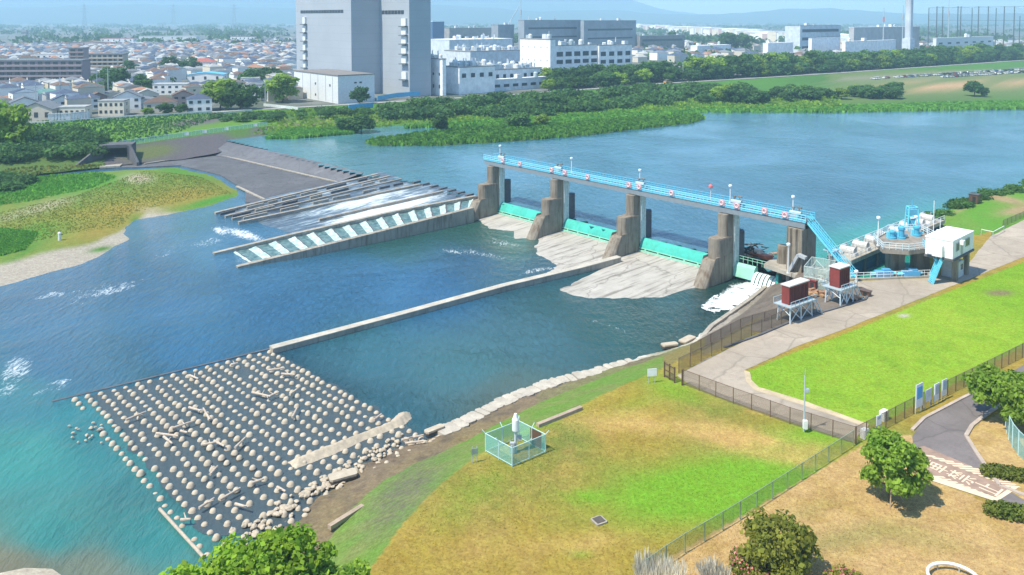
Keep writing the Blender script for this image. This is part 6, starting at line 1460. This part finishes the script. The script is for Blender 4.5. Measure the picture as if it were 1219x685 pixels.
low_wall('bright blue sheeted fence at the foot of the white warehouse', [(415, 131.5), (444, 128.5)], 6.9, 2.6, painted('sheet_blue', (.10, .42, .66)), .4)
low_wall('blue sheeted fence in front of the tall grey building', [(449, 120), (472, 116), (500, 114)], 6.9, 2.4, painted('sheet_blue', (.10, .42, .66)), .4)
# teal railing along the bench of the left levee
t = thing('bench_railing', 'pale teal railing with small white signs along the left levee above the dark concrete', 'railing', P(150, 172, 4.6)); b0 = t.location; q = resample([P(142, 174, 4.6), P(230, 161.5, 4.6), P(318, 150, 4.6)], 34)
panel(q, .1, 1.7, MESH_TEAL, 'wire_mesh', t, b0); mb = MB()
for a, b in zip(q[:-1], q[1:]): mb.tube(a-b0+Vector((0, 0, 1.7)), b-b0+Vector((0, 0, 1.7)), .07, 5)
mb.build('rail', POSTT, t)
for p in q: mb = MB(); mb.tube(p-b0, p-b0+Vector((0, 0, 1.75)), .07, 5); mb.build('post', POSTT, t)
for i in (14, 18, 23, 30): p = q[i]; mb = MB(); mb.box(p-b0+Vector((0, -.25, 1.0)), (1.6, .08, 1.2), .3); mb.build('sign_board', WHITE, t)
# culvert mouth
t = thing('culvert', 'dark square culvert mouth with concrete wing walls in the left levee', 'culvert', P(139, 191, 1.0), .25, None, (1.35, 1.35, 1.25)); mb = MB()
mb.box((-3.4, 1, 2.0), (1.0, 6, 4.6)); mb.box((3.4, 1, 2.0), (1.0, 6, 4.6)); mb.box((0, 1.5, 4.0), (7.8, 5, .9)); mb.build('frame', CONC_DARK, t); mb = MB(); mb.box((0, 3, 1.6), (5.8, 1, 4.2)); mb.build('opening', DARK, t)
mb = MB(); mb.add([(-3.4, -2, -1), (-7.5, -8, -1), (-7.5, -8, .4), (-3.4, -2, 4.2), (-3.9, -1.6, -1), (-8, -7.6, -1), (-8, -7.6, .4), (-3.9, -1.6, 4.2)], [[0, 1, 2, 3], [7, 6, 5, 4], [3, 2, 6, 7], [0, 3, 7, 4], [1, 5, 6, 2]]); mb.add([(3.4, -2, -1), (6, -7, -1), (6, -7, .4), (3.4, -2, 4.2), (3.9, -1.6, -1), (6.5, -6.6, -1), (6.5, -6.6, .4), (3.9, -1.6, 4.2)], [[3, 2, 1, 0], [4, 5, 6, 7], [7, 6, 2, 3], [4, 7, 3, 0], [2, 6, 5, 1]]); mb.build('wing_wall', CONC_DARK, t)
mb = MB(); mb.box((0, -4, -.4), (4.6, 8, .5)); mb.build('channel_floor', CONC, t)
# lesser houses behind, individual nearest ones, the rest as one mass
keep_off = [(G(x, y)+Vector((0, d*.5, 0)), max(w_, d)*.62) for (x, y, w_, d, *_r) in front]+[(G(34, 104), 22), (G(10, 104), 20), (G(60, 103), 20), (G(90, 88), 9), (G(112, 84), 13), (G(130, 84), 13)]
kinds = [('white', 'grey'), ('white', 'blue'), ('cream', 'brown'), ('beige', 'grey'), ('white', 'light'), ('cream', 'light'), ('cream', 'orange'), ('grey', 'blue'), ('white', 'brown'), ('beige', 'blue')]
labn = {'grey': 'grey', 'blue': 'dark blue', 'brown': 'brown', 'light': 'pale', 'orange': 'orange-tan', 'teal': 'teal'}
proto = {}
def house_mesh(w_, d, h, kd, wl, rf, rise):
    mb = MB(); mb.box((0, 0, h/2), (w_, d, h))
    if kd == 'gable': mb.add([(-w_/2, -d/2, h), (w_/2, -d/2, h), (0, -d/2, h+rise*.93), (-w_/2, d/2, h), (w_/2, d/2, h), (0, d/2, h+rise*.93)], [[0, 1, 2], [4, 3, 5]])
    wm = mb.mesh('wall', HW[wl]); r = MB(); roof_mb(w_, d, h+.03, kd if kd != 'gable' else 'hip', rise, r); rm = r.mesh('roof', HR[rf]); return wm, rm
for i, (wl, rf) in enumerate(kinds):
    for j, kd in enumerate(('gable', 'hip')): proto[i, j] = house_mesh(9+i % 3*1.2, 8+i % 2*1.5, 6.3+.5*(i % 3), kd, wl, rf, 1.35+.2*(i % 3))
cells = []; far_cells = []
for r_ in range(0, 70):
    for c_ in range(-10, 75):
        s = c_*13.5+rnd.uniform(-2, 2); v = 20+r_*14.5+rnd.uniform(-2.5, 2.5)
        p = Vector((-260, 300, CZ))+Vector((.76, .65, 0))*s+Vector((-.65, .76, 0))*v
        if p.y < 300 or rnd.random() < .13: continue
        px, py = proj(p.x, p.y, CZ)
        if not (-25 < px < 350) or py > 139-(px*.02): continue
        if any((p-q).length < rr+6.5 for q, rr in keep_off): continue
        if any(a < px < b and c < py < d_ for a, b, c, d_ in ((176, 228, 112, 124), (214, 270, 96, 110), (212, 264, 80, 92), (92, 150, 80, 92))): continue
        cells.append(p)
TREEC = []
cells.sort(key=lambda p: p.y)
green_spots = [(P(x, y, CZ), rr) for x, y, rr in ((140, 103, 20), (128, 99, 16), (170, 106, 14), (205, 78, 22), (225, 76, 18), (270, 118, 16), (283, 122, 16), (330, 112, 15), (296, 96, 16), (320, 98, 16), (180, 88, 16))]
cells = [p for p in cells if not any((p-q).length < rr for q, rr in green_spots)]
for i, p in enumerate(cells):
    if i < 215:
        kx = rnd.randrange(10); j = rnd.randrange(2); wl, rf = kinds[kx]; lab = 'small %s-walled house with a %s %s roof in the crowded left town' % (wl, labn[rf], ('gable', 'hip')[j])
        t = thing('small_house', lab, 'house', p, LV+rnd.choice((0, math.pi/2))+rnd.uniform(-.12, .12), '%s houses with %s %s roofs' % (wl, labn[rf], ('gable', 'hip')[j])); s = rnd.uniform(.85, 1.12); t.scale = (s, s, s*rnd.uniform(.9, 1.15))
        link('wall', proto[kx, j][0], t); link('roof', proto[kx, j][1], t)
    else: far_cells.append(p)
RW = []; mbs = MB(); HM = [HW['white'], HW['cream'], HW['beige'], HW['grey'], HR['grey'], HR['blue'], HR['brown'], HR['light'], HR['orange'], HW['pink'], WALLB]
def lump(p, big):
    w_, d, h = rnd.uniform(7, 11)*big, rnd.uniform(7, 10)*big, rnd.uniform(4.5, 7)*(1+.45*(big-1)); a = LV+rnd.choice((0, 1.571))+rnd.uniform(-.2, .2)
    mbs.m = rnd.choice((0, 0, 1, 2, 3, 9, 10)); mbs.box((p.x, p.y, CZ+h/2), (w_, d, h), a); mbs.m = rnd.choice((4, 4, 5, 5, 6, 7, 7, 4, 5, 8)) if big < 1.6 else rnd.choice((0, 0, 7, 10))
    if big < 1.6:
        q = MB(); roof_mb(w_, d, 0, 'hip', rnd.uniform(1.8, 2.8), q); ca, sa = math.cos(a), math.sin(a); mbs.add([(p.x+x*ca-y*sa, p.y+x*sa+y*ca, CZ+h+.02+z) for x, y, z in q.v], q.f)
    else: mbs.box((p.x, p.y, CZ+h+.3), (w_+.5, d+.5, .6), a)
for p in far_cells: lump(p, 1)
for i in range(6200):
    d = 1150+6500*rnd.random()**1.9; px = rnd.uniform(-40, 1260)
    if px < 350 and rnd.random() < .45: continue; x = (px-609.5)*d/FPX
    if px > 350 and d < 1250: continue
    lump(Vector((x, d, CZ)), 1 if rnd.random() < .8 else rnd.uniform(1.8, 5.5))
for i in range(190):                                      # roofs between the works and the woods at the right
    px = rnd.uniform(756, 1240); d = rnd.uniform(820, 1250)+max(0, px-900)*.6; lump(Vector(((px-609.5)*d/FPX, d, CZ)), rnd.choice((1, 1, 1.2, 1.4, 1.55)))
    if rnd.random() < .5: RW.append((px, d))
tag(mbs.build('distant_town', HM), 'mass of small hazy houses and sheds of the distant town', 'town', kind='stuff')

# ---- woods and shrubs of the far side
variants = []
for s in range(6):
    lb = lobes_for(60+s, 12, 5.4, .0, 14, .36); variants.append((leaves_mesh('crown', 60+s, lb, 2300, 1.05, LEAF['mid' if s == 4 else 'far']), trunk_mesh(60+s, 12, .3, lb)))
def far_tree(p, h, lab, grp, wide=1.0, name='tree', cat='tree', v=None):
    t = thing(name, lab, cat, p, rnd.uniform(0, 6), grp); s = h/12; t.scale = (s*wide, s*wide, s); cm, tm = variants[v if v is not None else rnd.randrange(6)]
    link('crown', cm, t); link('trunk', tm, t); return t
crestW = resample([P(*a) for a in CREST], 400)
cr = [(p, proj(p.x, p.y, 7)[0]) for p in crestW]
for k_ in range(3):
    last = None
    for p, px in cr:
        if px < 655 or px > 1260: continue
        q = p+Vector((-.65, .76, 0))*(13+k_*11+rnd.uniform(-3, 3))
        if proj(q.x, q.y, CZ)[0] < 652: continue
        if last is not None and (q-last).length < 7.6: continue
        if rnd.random() < .07: last = q; continue
        last = q; far_tree(Vector((q.x, q.y, CZ)), (9.5 if k_ == 0 else 13.0)*rnd.uniform(.75, 1.2)*(1.15 if px > 860 else 1), 'dark tree in the long wood belt behind the levee road', 'trees of the wood belt behind the levee road', 1.25)
single = [(8, 178, 4.0, 17, 1.0, 'big dark tree at the left edge on the levee'), (262, 131, CZ, 15, 1.25, 'left of the two big round dark trees behind the levee wall'), (286, 132, CZ, 14, 1.3, 'right of the two big round dark trees behind the levee wall'), (336, 122, CZ, 15.5, 1.25, 'big round dark tree touching the left end of the white warehouse'), (316, 120, CZ, 9, 1.1, 'smaller tree left of the tree at the warehouse end'), (429, 124.5, 6.5, 9.8, 1.05, 'dark round tree in front of the white warehouse'), (138, 112, CZ, 16, 1.1, 'broad dark tree right of the purple-grey apartment block'), (126, 108, CZ, 15, 1.1, 'tall dark tree next to the purple-grey apartment block'), (172, 112, CZ, 11, 1.2, 'dark tree left of the white box house'), (155, 92, CZ, 12, 1.3, 'tree in the green clump above the grey-roofed house'), (205, 88, CZ, 15, 1.3, 'green tree left of the red-roofed building'), (226, 84, CZ, 12, 1.3, 'green tree touching the red-roofed building'), (300, 104, CZ, 13, 1.3, 'tree above the small white flat-roofed building'), (322, 102, CZ, 13, 1.3, 'tree left of the tall grey building'), (1160, 114, 4.2, 9.5, 1.3, 'lone round dark tree on the flood plain by the ball field'), (1172, 115, 4.2, 5.0, 1.1, 'small tree right of the lone round dark tree'), (196, 136, CZ, 5.5, 1.3, 'garden shrub tree in front of the brown-roofed house'), (216, 135.5, CZ, 5.0, 1.3, 'garden shrub tree left of the blue-grey roofed white house'), (176, 138, CZ, 4.0, 1.4, 'low garden bush at the left of the brown-roofed house'),
          (800, 58, CZ, 26, .9, 'hazy dark tree standing above the roofs right of the works'), (868, 62, CZ, 27, 1.0, 'left one of two hazy tree clumps in the right distance'), (884, 62, CZ, 26, 1.0, 'right one of two hazy tree clumps in the right distance'),
          (524, 156, 3.2, 7.0, 1.2, 'round dark bush at the root of the reed spit'), (430, 158, 3.0, 7.5, 1.5, 'dark willow hanging over the cove below the levee'), (410, 156, 3.4, 6.0, 1.5, 'dark willow left of the one over the cove'), (617, 152, 3.2, 7.0, 1.6, 'pale green vine-covered thicket mound in the middle of the reed bank'), (645, 150, 3.2, 5.0, 1.5, 'lower vine-covered mound right of the pale green one')]
for (x, y, z, h, wd, lab) in single: far_tree(P(x, y, z), h, lab, None, wd, 'tree' if 'bush' not in lab and 'mound' not in lab else 'bush', 'tree')
lowv = [leaves_mesh('leaves', 90+s, [(0, 0, 1.1, 2.3, 1.5)]+[(2.0*math.cos(a+s), 2.0*math.sin(a+s), 1.0, 1.5, 1.25) for a in (0, 1.3, 2.5, 3.8, 5)], 520, .75, LEAF['far']) for s in range(4)]
def shrub(p, s, lab, grp, v=None):
    o = link('shrub', lowv[rnd.randrange(4) if v is None else v], None, p, rnd.uniform(0, 6)); o.scale = (s*1.15, s*1.15, s); return tag(o, lab, 'shrub', grp)
for i in range(130):                                       # levee slope from the grey tower to the right
    px = rnd.uniform(455, 850); up = np.interp(px, [455, 520, 640, 760, 850], [126, 122, 114, 105, 99]); dn = np.interp(px, [455, 520, 640, 760, 850], [146, 142, 140, 128, 122]); f = rnd.random(); py = up+3+(dn-up-3)*f
    shrub(P(px, py, 6.4-2.6*f), rnd.uniform(.9, 1.9), 'dark shrub in the thicket on the far levee slope', 'shrubs on the far levee slope', rnd.choice((0, 2, 0, 2, 1)))
for i in range(58):
    px = rnd.uniform(838, 1075); py = np.interp(px, [838, 920, 1000, 1075], [122, 121, 119, 115])+rnd.uniform(-7, 2.5)
    far_tree(P(px, py, 4.0), rnd.uniform(4.5, 9.5)*(1 if px < 1000 else .8), 'dark round-crowned tree in the thicket on the far shore', 'trees of the far shore thicket', 1.5)
for i in range(70):                                       # thicket at the left levee
    px = rnd.uniform(-10, 122); py = rnd.uniform(160, 192-.06*px); z = np.interp(py, [150, 185], [6.5, 3.6])
    shrub(P(px, py, z), rnd.uniform(.75, 1.4), 'green shrub in the thicket on the left levee', 'shrubs on the left levee', rnd.choice((1, 3, 1, 0)))
for i in range(40): px = rnd.uniform(255, 440); shrub(P(px, np.interp(px, [255, 440], [141, 132])+rnd.uniform(-2, 5), 6.0), rnd.uniform(.5, .9), 'low bush along the levee top below the white warehouse', 'low bushes below the white warehouse')
for i in range(26): px = rnd.uniform(-5, 30); shrub(P(px, rnd.uniform(212, 228), 1.0), rnd.uniform(.5, 1.0), 'green bush on the gravel island near the left edge', 'bushes on the gravel island', 1)
for i in range(30): px = 1108+rnd.random()*150; shrub(P(px, np.interp(px, [1108, 1135, 1175, 1219, 1260], [262, 249, 234, 225, 216])+rnd.uniform(-2, 3), PL-.4), rnd.uniform(.35, .7), 'bush at the edge of the green upstream bank', 'bushes on the upstream bank edge')
# reeds and tall grass
def reeds(name, lab, polys, n, h, w_, mat, z, cat='reeds', zf=None):
    g = np.random.default_rng(len(name)+n); out = []
    for pts, zz in polys:
        if isinstance(pts, np.ndarray): out.append(np.column_stack([pts, np.zeros(len(pts))])); continue
        pw = wpoly(pts, zz); x0, y0 = pw.min(0); x1, y1 = pw.max(0); X = g.uniform(x0, x1, n*6); Y = g.uniform(y0, y1, n*6); k_ = inside(pw, X, Y); X, Y = X[k_][:n], Y[k_][:n]
        out.append(np.stack([X, Y, np.full(len(X), zz)], 1))
    c = np.concatenate(out); m = len(c)
    if zf: c[:, 2] = zf(c[:, 0], c[:, 1])
    a = g.uniform(0, math.pi, m); hh = h*g.uniform(.6, 1.25, m)*(.75+.5*fnoise(c[:, 0], c[:, 1], 9, 3)); ww = w_*g.uniform(.6, 1.3, m)
    dx, dy = np.cos(a)*ww/2, np.sin(a)*ww/2; lx, ly = g.normal(0, .22, m)*hh, g.normal(0, .22, m)*hh
    v = np.stack([c+np.stack([-dx, -dy, -.3+0*a], 1), c+np.stack([dx, dy, -.3+0*a], 1), c+np.stack([dx*.8+lx, dy*.8+ly, hh], 1), c+np.stack([-dx*.8+lx, -dy*.8+ly, hh*.85], 1)], 1).reshape(-1, 3)
    me = bpy.data.meshes.new(name); me.vertices.add(4*m); me.vertices.foreach_set('co', v.astype(np.float32).ravel()); me.loops.add(4*m); me.loops.foreach_set('vertex_index', np.arange(4*m, dtype=np.int32)); me.polygons.add(m); me.polygons.foreach_set('loop_start', np.arange(0, 4*m, 4, dtype=np.int32)); me.polygons.foreach_set('loop_total', np.full(m, 4, np.int32)); me.materials.append(mat); me.update(calc_edges=True)
    return tag(link(name, me), lab, cat, kind='stuff')
SPIT = [(434, 170.5), (450, 174), (520, 173.5), (580, 170), (640, 166), (700, 161), (760, 153.5), (820, 147), (838, 142), (834, 138), (760, 141), (640, 151), (560, 153), (520, 157), (480, 162), (447, 166)]
S(flat('reed_spit', M('reed_mud', (.08, .13, .035), .3, .3, .95), SPIT, 3.15, .8, 0, .8))
reeds('spit_reeds', 'bright green reeds covering the long spit in the reservoir', [(SPIT, 3.15)], 8000, 1.25, 1.3, LEAF['reed'], 3)
reeds('shore_reeds', 'bright green reeds along the far shore of the reservoir', [([(760, 141), (838, 134.5), (1000, 134.5), (1100, 132.5), (1250, 130), (1250, 121), (1100, 124), (1000, 127), (838, 127), (760, 133)], 3.0), ([(318, 166), (345, 166), (420, 160), (428, 153), (345, 156)], 3.0), ([(480, 153), (560, 151), (640, 151), (760, 141), (760, 131), (640, 140), (560, 147)], 3.2)], 8000, 1.3, 1.5, LEAF['reed'], 3)
reeds('island_grass', 'tall fresh green grass on the gravel island', [([(-20, 250), (40, 240), (110, 225), (140, 212), (110, 206), (40, 212), (-20, 222)], 1.0), ([(-20, 312), (30, 300), (45, 280), (0, 275)], .9)], 5200, .45, .45, LEAF['reed'], 1, 'grass', isl_z)
reeds('island_dry_grass', 'low ochre dry grass across the middle of the gravel island', [([(0, 300), (140, 268), (160, 252), (230, 238), (275, 228), (240, 210), (170, 205), (90, 235), (0, 255)], .9)], 9000, .2, .32, leaf('ochre_grass', (.16, .235, .04), (.31, .26, .06), .35), 1, 'grass', isl_z)
def scatter_on(poly_px, z, n, seed):
    g = np.random.default_rng(seed); pw = wpoly(poly_px, z); a, b = pw.min(0), pw.max(0); X = g.uniform(a[0], b[0], n*4); Y = g.uniform(a[1], b[1], n*4); k_ = inside(pw, X, Y); return X[k_][:n], Y[k_][:n]
dg = bpy.context.evaluated_depsgraph_get(); dg.update()
from mathutils.bvhtree import BVHTree
def levee_z(ob):
    bv = BVHTree.FromObject(ob, dg)
    def f(X, Y):
        out = np.zeros(len(X))
        for i in range(len(X)):
            h = bv.ray_cast(Vector((X[i], Y[i], 60)), Vector((0, 0, -1))); out[i] = h[0].z if h[0] else -3
        return out
    return f
X, Y = scatter_on([(-20, 153), (120, 146), (250, 138), (256, 143), (200, 160), (140, 170), (60, 178), (-20, 186)], 5.5, 3500, 8)
reeds('levee_weeds', 'rough weeds and grass on the left levee face', [(np.stack([X, Y], 1), 0)], len(X), .7, .9, LEAF['far'], 1, 'weeds', levee_z(bpy.data.objects['left_levee']))
X, Y = scatter_on([(-20, 214), (60, 207), (120, 200), (125, 195), (60, 200), (-20, 207)], 1.2, 500, 9)
reeds('bench_weeds', 'ochre and green weeds along the foot of the left levee', [(np.stack([X, Y], 1), 0)], len(X), .6, .8, MATS['ochre_grass'], 1, 'weeds', levee_z(bpy.data.objects['left_levee']))
X, Y = scatter_on([(300, 156), (420, 150), (600, 144), (850, 128), (1000, 127), (1000, 112), (850, 104), (640, 118), (440, 130), (330, 136)], 5, 9000, 10)
reeds('far_levee_weeds', 'rough green growth covering the far levee slope', [(np.stack([X, Y], 1), 0)], len(X), 1.0, 1.6, LEAF['mid'], 1, 'weeds', levee_z(bpy.data.objects['far_bank']))
gx = np.random.default_rng(77)
def tufts(name, lab, poly, n, h, w_):
    a, b = poly.min(0), poly.max(0); X = gx.uniform(a[0], b[0], n*4); Y = gx.uniform(a[1], b[1], n*4); k_ = inside(poly, X, Y) & inside(KP, X, Y); X, Y = X[k_][:n], Y[k_][:n]
    o = reeds(name, lab, [(np.stack([X, Y], 1), 0)], len(X), h, w_, MATS.get('grass_tufts') or tuft_mat('grass_tufts'), 0, 'grass', lambda x, y: np.full(len(x), PL))
    attr(o.data, 'tint', np.repeat(bank_c(X, Y, np.full(len(X), PL))['tint']*np.array((1.35, 1.4, 1.5)), 4, axis=0))
LAWN = wpoly([(445, 690), (520, 585), (600, 525), (690, 486), (785, 455), (860, 480), (1010, 530), (900, 605), (800, 662), (760, 720), (460, 730)], PL)
tufts('lawn_grass', 'short uneven grass of the tan and green lawn above the slope', LAWN, 26000, .055, .11)
tufts('field_grass', 'short uneven grass of the bright green lawn inside the road', TRI, 22000, .06, .13)
tufts('dry_grass', 'short dry grass of the tan field at the lower right', wpoly([(800, 668), (1022, 535), (1070, 530), (1110, 578), (1180, 604), (1250, 640), (1250, 720), (790, 720)], PL), 18000, .05, .11)
woods = MB(); lb = []
for i in range(560):
    d = 1250+5500*rnd.random()**1.4; px = rnd.uniform(-60, 1280)
    if px > 350 and d < 1350: continue
    c = Vector(((px-609.5)*d/FPX, d, CZ)); 
    for q in range(rnd.randrange(2, 7)): lb.append((c.x+rnd.gauss(0, 26)+q*10, c.y+rnd.gauss(0, 12), CZ+4, rnd.uniform(8, 18), rnd.uniform(5, 10)))
for px, d in RW: c = Vector(((px-609.5)*d/FPX, d, CZ)); lb += [(c.x+rnd.gauss(0, 10), c.y+rnd.gauss(0, 6), CZ+3, rnd.uniform(3, 6), rnd.uniform(4, 8)) for q in range(3)]
o = link('distant_woods', leaves_mesh('distant_woods', 5, lb, 40000, 7.0, LEAF['far'])); tag(o, 'patches of hazy dark woodland scattered through the distant plain', 'woods', kind='stuff')
lb = [(p.x+rnd.uniform(-8, 8), p.y+rnd.uniform(-8, 8), CZ+2, rnd.uniform(2, 4.5), rnd.uniform(2.5, 5.5)) for p in cells[::2]]
tag(link('garden_greenery', leaves_mesh('garden_greenery', 6, lb, 16000, 1.6, LEAF['far'])), 'small garden greenery scattered between the town houses', 'greenery', kind='stuff')
# utility poles and pylons
for (x, y, yt) in ((116, 112, 84), (129, 115, 81), (84, 124, 98), (43, 130, 100), (200, 110, 82), (160, 90, 74), (316, 128, 98), (140, 90, 70), (172, 112, 84), (72, 118, 92)):
    c = G(x, y); h = min(16, ztop(c, yt)-CZ); t = thing('utility_pole', 'slim grey utility pole standing among the town houses', 'pole', c, .6, 'utility poles in the town'); mb = MB(); mb.tube((0, 0, 0), (0, 0, h), .3, 6, .2); mb.build('pole', STEEL, t); mb = MB(); mb.box((0, 0, h-.8), (2.6, .2, .2)); mb.box((0, 0, h-1.8), (2.0, .2, .2)); mb.build('crossarm', STEEL, t)
for (x, y, yt) in ((813, 96, 74), (862, 92, 72)):
    c = P(x, y, CZ); t = thing('utility_pole', 'pale pole standing out of the wood belt '+('left of the clearing' if x < 830 else 'right of the clearing'), 'pole', c); mb = MB(); mb.tube((0, 0, 0), (0, 0, ztop(c, yt)-CZ), .3, 6, .2); mb.build('pole', STEEL, t); mb = MB(); mb.box((0, 0, ztop(c, yt)-CZ-1), (2, .2, .2)); mb.build('crossarm', STEEL, t)
for (x, lab) in ((101, 'leftmost of three hazy lattice pylons'), (207, 'middle one of three hazy lattice pylons'), (279, 'rightmost of three hazy lattice pylons, nearest the grey tower')):
    c = G(x, 36); h = ztop(c, 5)-CZ; t = thing('pylon', lab, 'pylon', c, .4); mb = MB(); b_ = 8
    for sx in (-1, 1):
        for sy in (-1, 1): mb.tube((sx*b_, sy*b_, 0), (sx*1.2, sy*1.2, h), 1.0, 4, .6)
    for j in range(7):
        z0, z1 = h*j/7, h*(j+1)/7; w0, w1 = b_-(b_-1.2)*j/7, b_-(b_-1.2)*(j+1)/7
        for sy in (-1, 1): mb.tube((-w0, sy*w0, z0), (w1, sy*w1, z1), .5, 4); mb.tube((w0, sy*w0, z0), (-w1, sy*w1, z1), .5, 4)
    mb.build('lattice', STEEL, t); mb = MB()
    for z, w_ in ((.70, 16), (.82, 14), (.94, 11)): mb.bar((-w_, 0, h*z), (w_, 0, h*z), 1.0, 1.2)
    mb.build('crossarm', STEEL, t)
# cars: parked on the flood plain, one van on the levee
def car_mesh(col):
    b = MB(); prof = [(-2.1, .35), (2.1, .35), (2.15, .75), (1.3, .95), (-2.1, 1.0)]; n = 5
    b.add([(x, y, z) for y in (-.85, .85) for x, z in prof], [[0, 1, 2, 3, 4], [9, 8, 7, 6, 5]]+[[i, 5+i, 5+(i+1) % 5, (i+1) % 5] for i in range(5)]); body = b.mesh('body', painted(*col))
    b = MB(); prof = [(-1.95, .98), (1.15, .95), (.35, 1.5), (-1.6, 1.5)]; b.add([(x, y, z) for y in (-.74, .74) for x, z in prof], [[0, 1, 2, 3], [7, 6, 5, 4]]+[[i, 4+i, 4+(i+1) % 4, (i+1) % 4] for i in range(4)]); cab = b.mesh('window', GLASS)
    b = MB(); b.box((-.6, 0, 1.53), (1.9, 1.4, .06)); top = b.mesh('roof', painted(*col)); b = MB(); b.tube((0, -.1, 0), (0, .1, 0), .33, 10); wh = b.mesh('wheel', DARK); return body, cab, top, wh
cars = {n: car_mesh((('car_'+n), c)) for n, c in dict(white=(.75, .76, .77), silver=(.42, .44, .46), black=(.025, .025, .03), blue=(.05, .10, .25), red=(.35, .04, .04)).items()}
def car(n, p, rz, lab, grp, name='parked_car', s=1.0):
    b, c, r_, wh = cars[n]; t = thing(name, lab, 'car', p, rz, grp); t.scale = (s, s, s); link('body', b, t); link('window', c, t); link('roof', r_, t)
    for x in (-1.3, 1.3):
        for y in (-.8, .8): link('wheel', wh, t, Vector((x, y, .33)))
    return t
i = 0
for k_ in range(46):
    px = 1040+k_*4.0+rnd.uniform(-1, 1)
    if px > 1228: break
    if px < 1066 and k_ not in (0, 1, 3, 4): continue
    for row in ((0,) if px < 1120 else (0, 1)):
        n = rnd.choice(('white', 'white', 'white', 'silver', 'black', 'blue', 'red' if rnd.random() < .4 else 'white')); py = np.interp(px, [1040, 1219], [94.6, 83.5])+row*3.2
        car(n, P(px, py, 4.25)+Vector((0, 0, 0)), rnd.uniform(-.2, .2)+rnd.choice((.7, 2.2)), '%s car parked on the flood plain below the levee' % n, '%s cars parked on the flood plain' % n, s=1.15)
cars['orange'] = car_mesh(('car_orange', (.62, .30, .03))); car('orange', P(795, 99.3, 7.06), .72, 'orange van driving on the levee road beside the wood belt', None, 'van', 1.5)
# hills
def ridge(name, pts, d, depth, mat, seed):
    """a range of hills: heights read at its crest, falling away before and behind"""
    xs_ = np.linspace(pts[0][0], pts[-1][0], 160); ys_ = np.interp(xs_, [p[0] for p in pts], [p[1] for p in pts]); v = []; f = []; rows_ = [(-1, 0), (-.6, .35), (-.25, .8), (0, 1), (.4, .7), (1, 0)]
    for (o_, hf) in rows_:
        for x, y in zip(xs_, ys_):
            D_ = d+o_*depth; hh = max(0, (HZ-y)*d/FPX+CAMH-CZ)*hf*(1+.10*noise.noise(Vector((x*.05, o_*3, seed)))); hh += 12*hf*noise.noise(Vector((x*.16, o_, seed+4))); v.append(((x-609.5)*d/FPX, D_, CZ-8+hh*1.0+8*hf))
    n = len(xs_)
    for j in range(len(rows_)-1):
        for i in range(n-1): f.append((j*n+i, j*n+i+1, (j+1)*n+i+1, (j+1)*n+i))
    me = bpy.data.meshes.new(name); me.from_pydata(v, [], f); me.materials.append(mat); me.polygons.foreach_set('use_smooth', [True]*len(f)); return S(link(name, me))
HILL = M('wooded_hill', (.03, .055, .03), .3, .004, .95)
ridge('hills', [(-700, 14), (-200, 6), (40, 9), (180, 5), (330, 10), (420, 8), (520, 6), (580, 9), (640, 14), (720, 12), (800, 18), (880, 16), (930, 11), (985, 10), (1060, 15), (1150, 17), (1300, 14), (1700, 17)], 7800, 1500, HILL, 1)
ridge('mountains', [(-900, -30), (-200, -26), (120, -12), (300, -22), (560, -8), (690, -14), (745, -2), (790, 12), (850, 20), (950, 21), (1300, 21)], 10500, 1800, HILL, 2)
# the air: one closed box of thin haze round everything
k = NT('haze_air'); k.n.remove(k.b); pv = k.N('VolumePrincipled'); pv.inputs['Color'].default_value = (.52, .80, 1.0, 1); pv.inputs['Density'].default_value = HAZE_DENSITY; pv.inputs['Anisotropy'].default_value = .0; k.L(pv.outputs[0], k.out.inputs['Volume'])
mb = MB(); mb.box((0, 6100, 297), (26000, 12800, 606)); tag(mb.build('haze', k.m), 'thin pale summer haze filling the air over the river and plain', 'haze', kind='stuff')

t = thing('marker_post', 'small white marker post on the gravel shore of the left island', 'post', P(71, 289, .8)); mb = MB(); mb.tube((0, 0, -.3), (0, 0, 2.0), .3, 8); mb.build('post', WHITE, t); mb = MB(); mb.lathe([(.32, 2.0), (.38, 2.1), (.2, 2.35)], 8); mb.build('cap', WHITE, t)
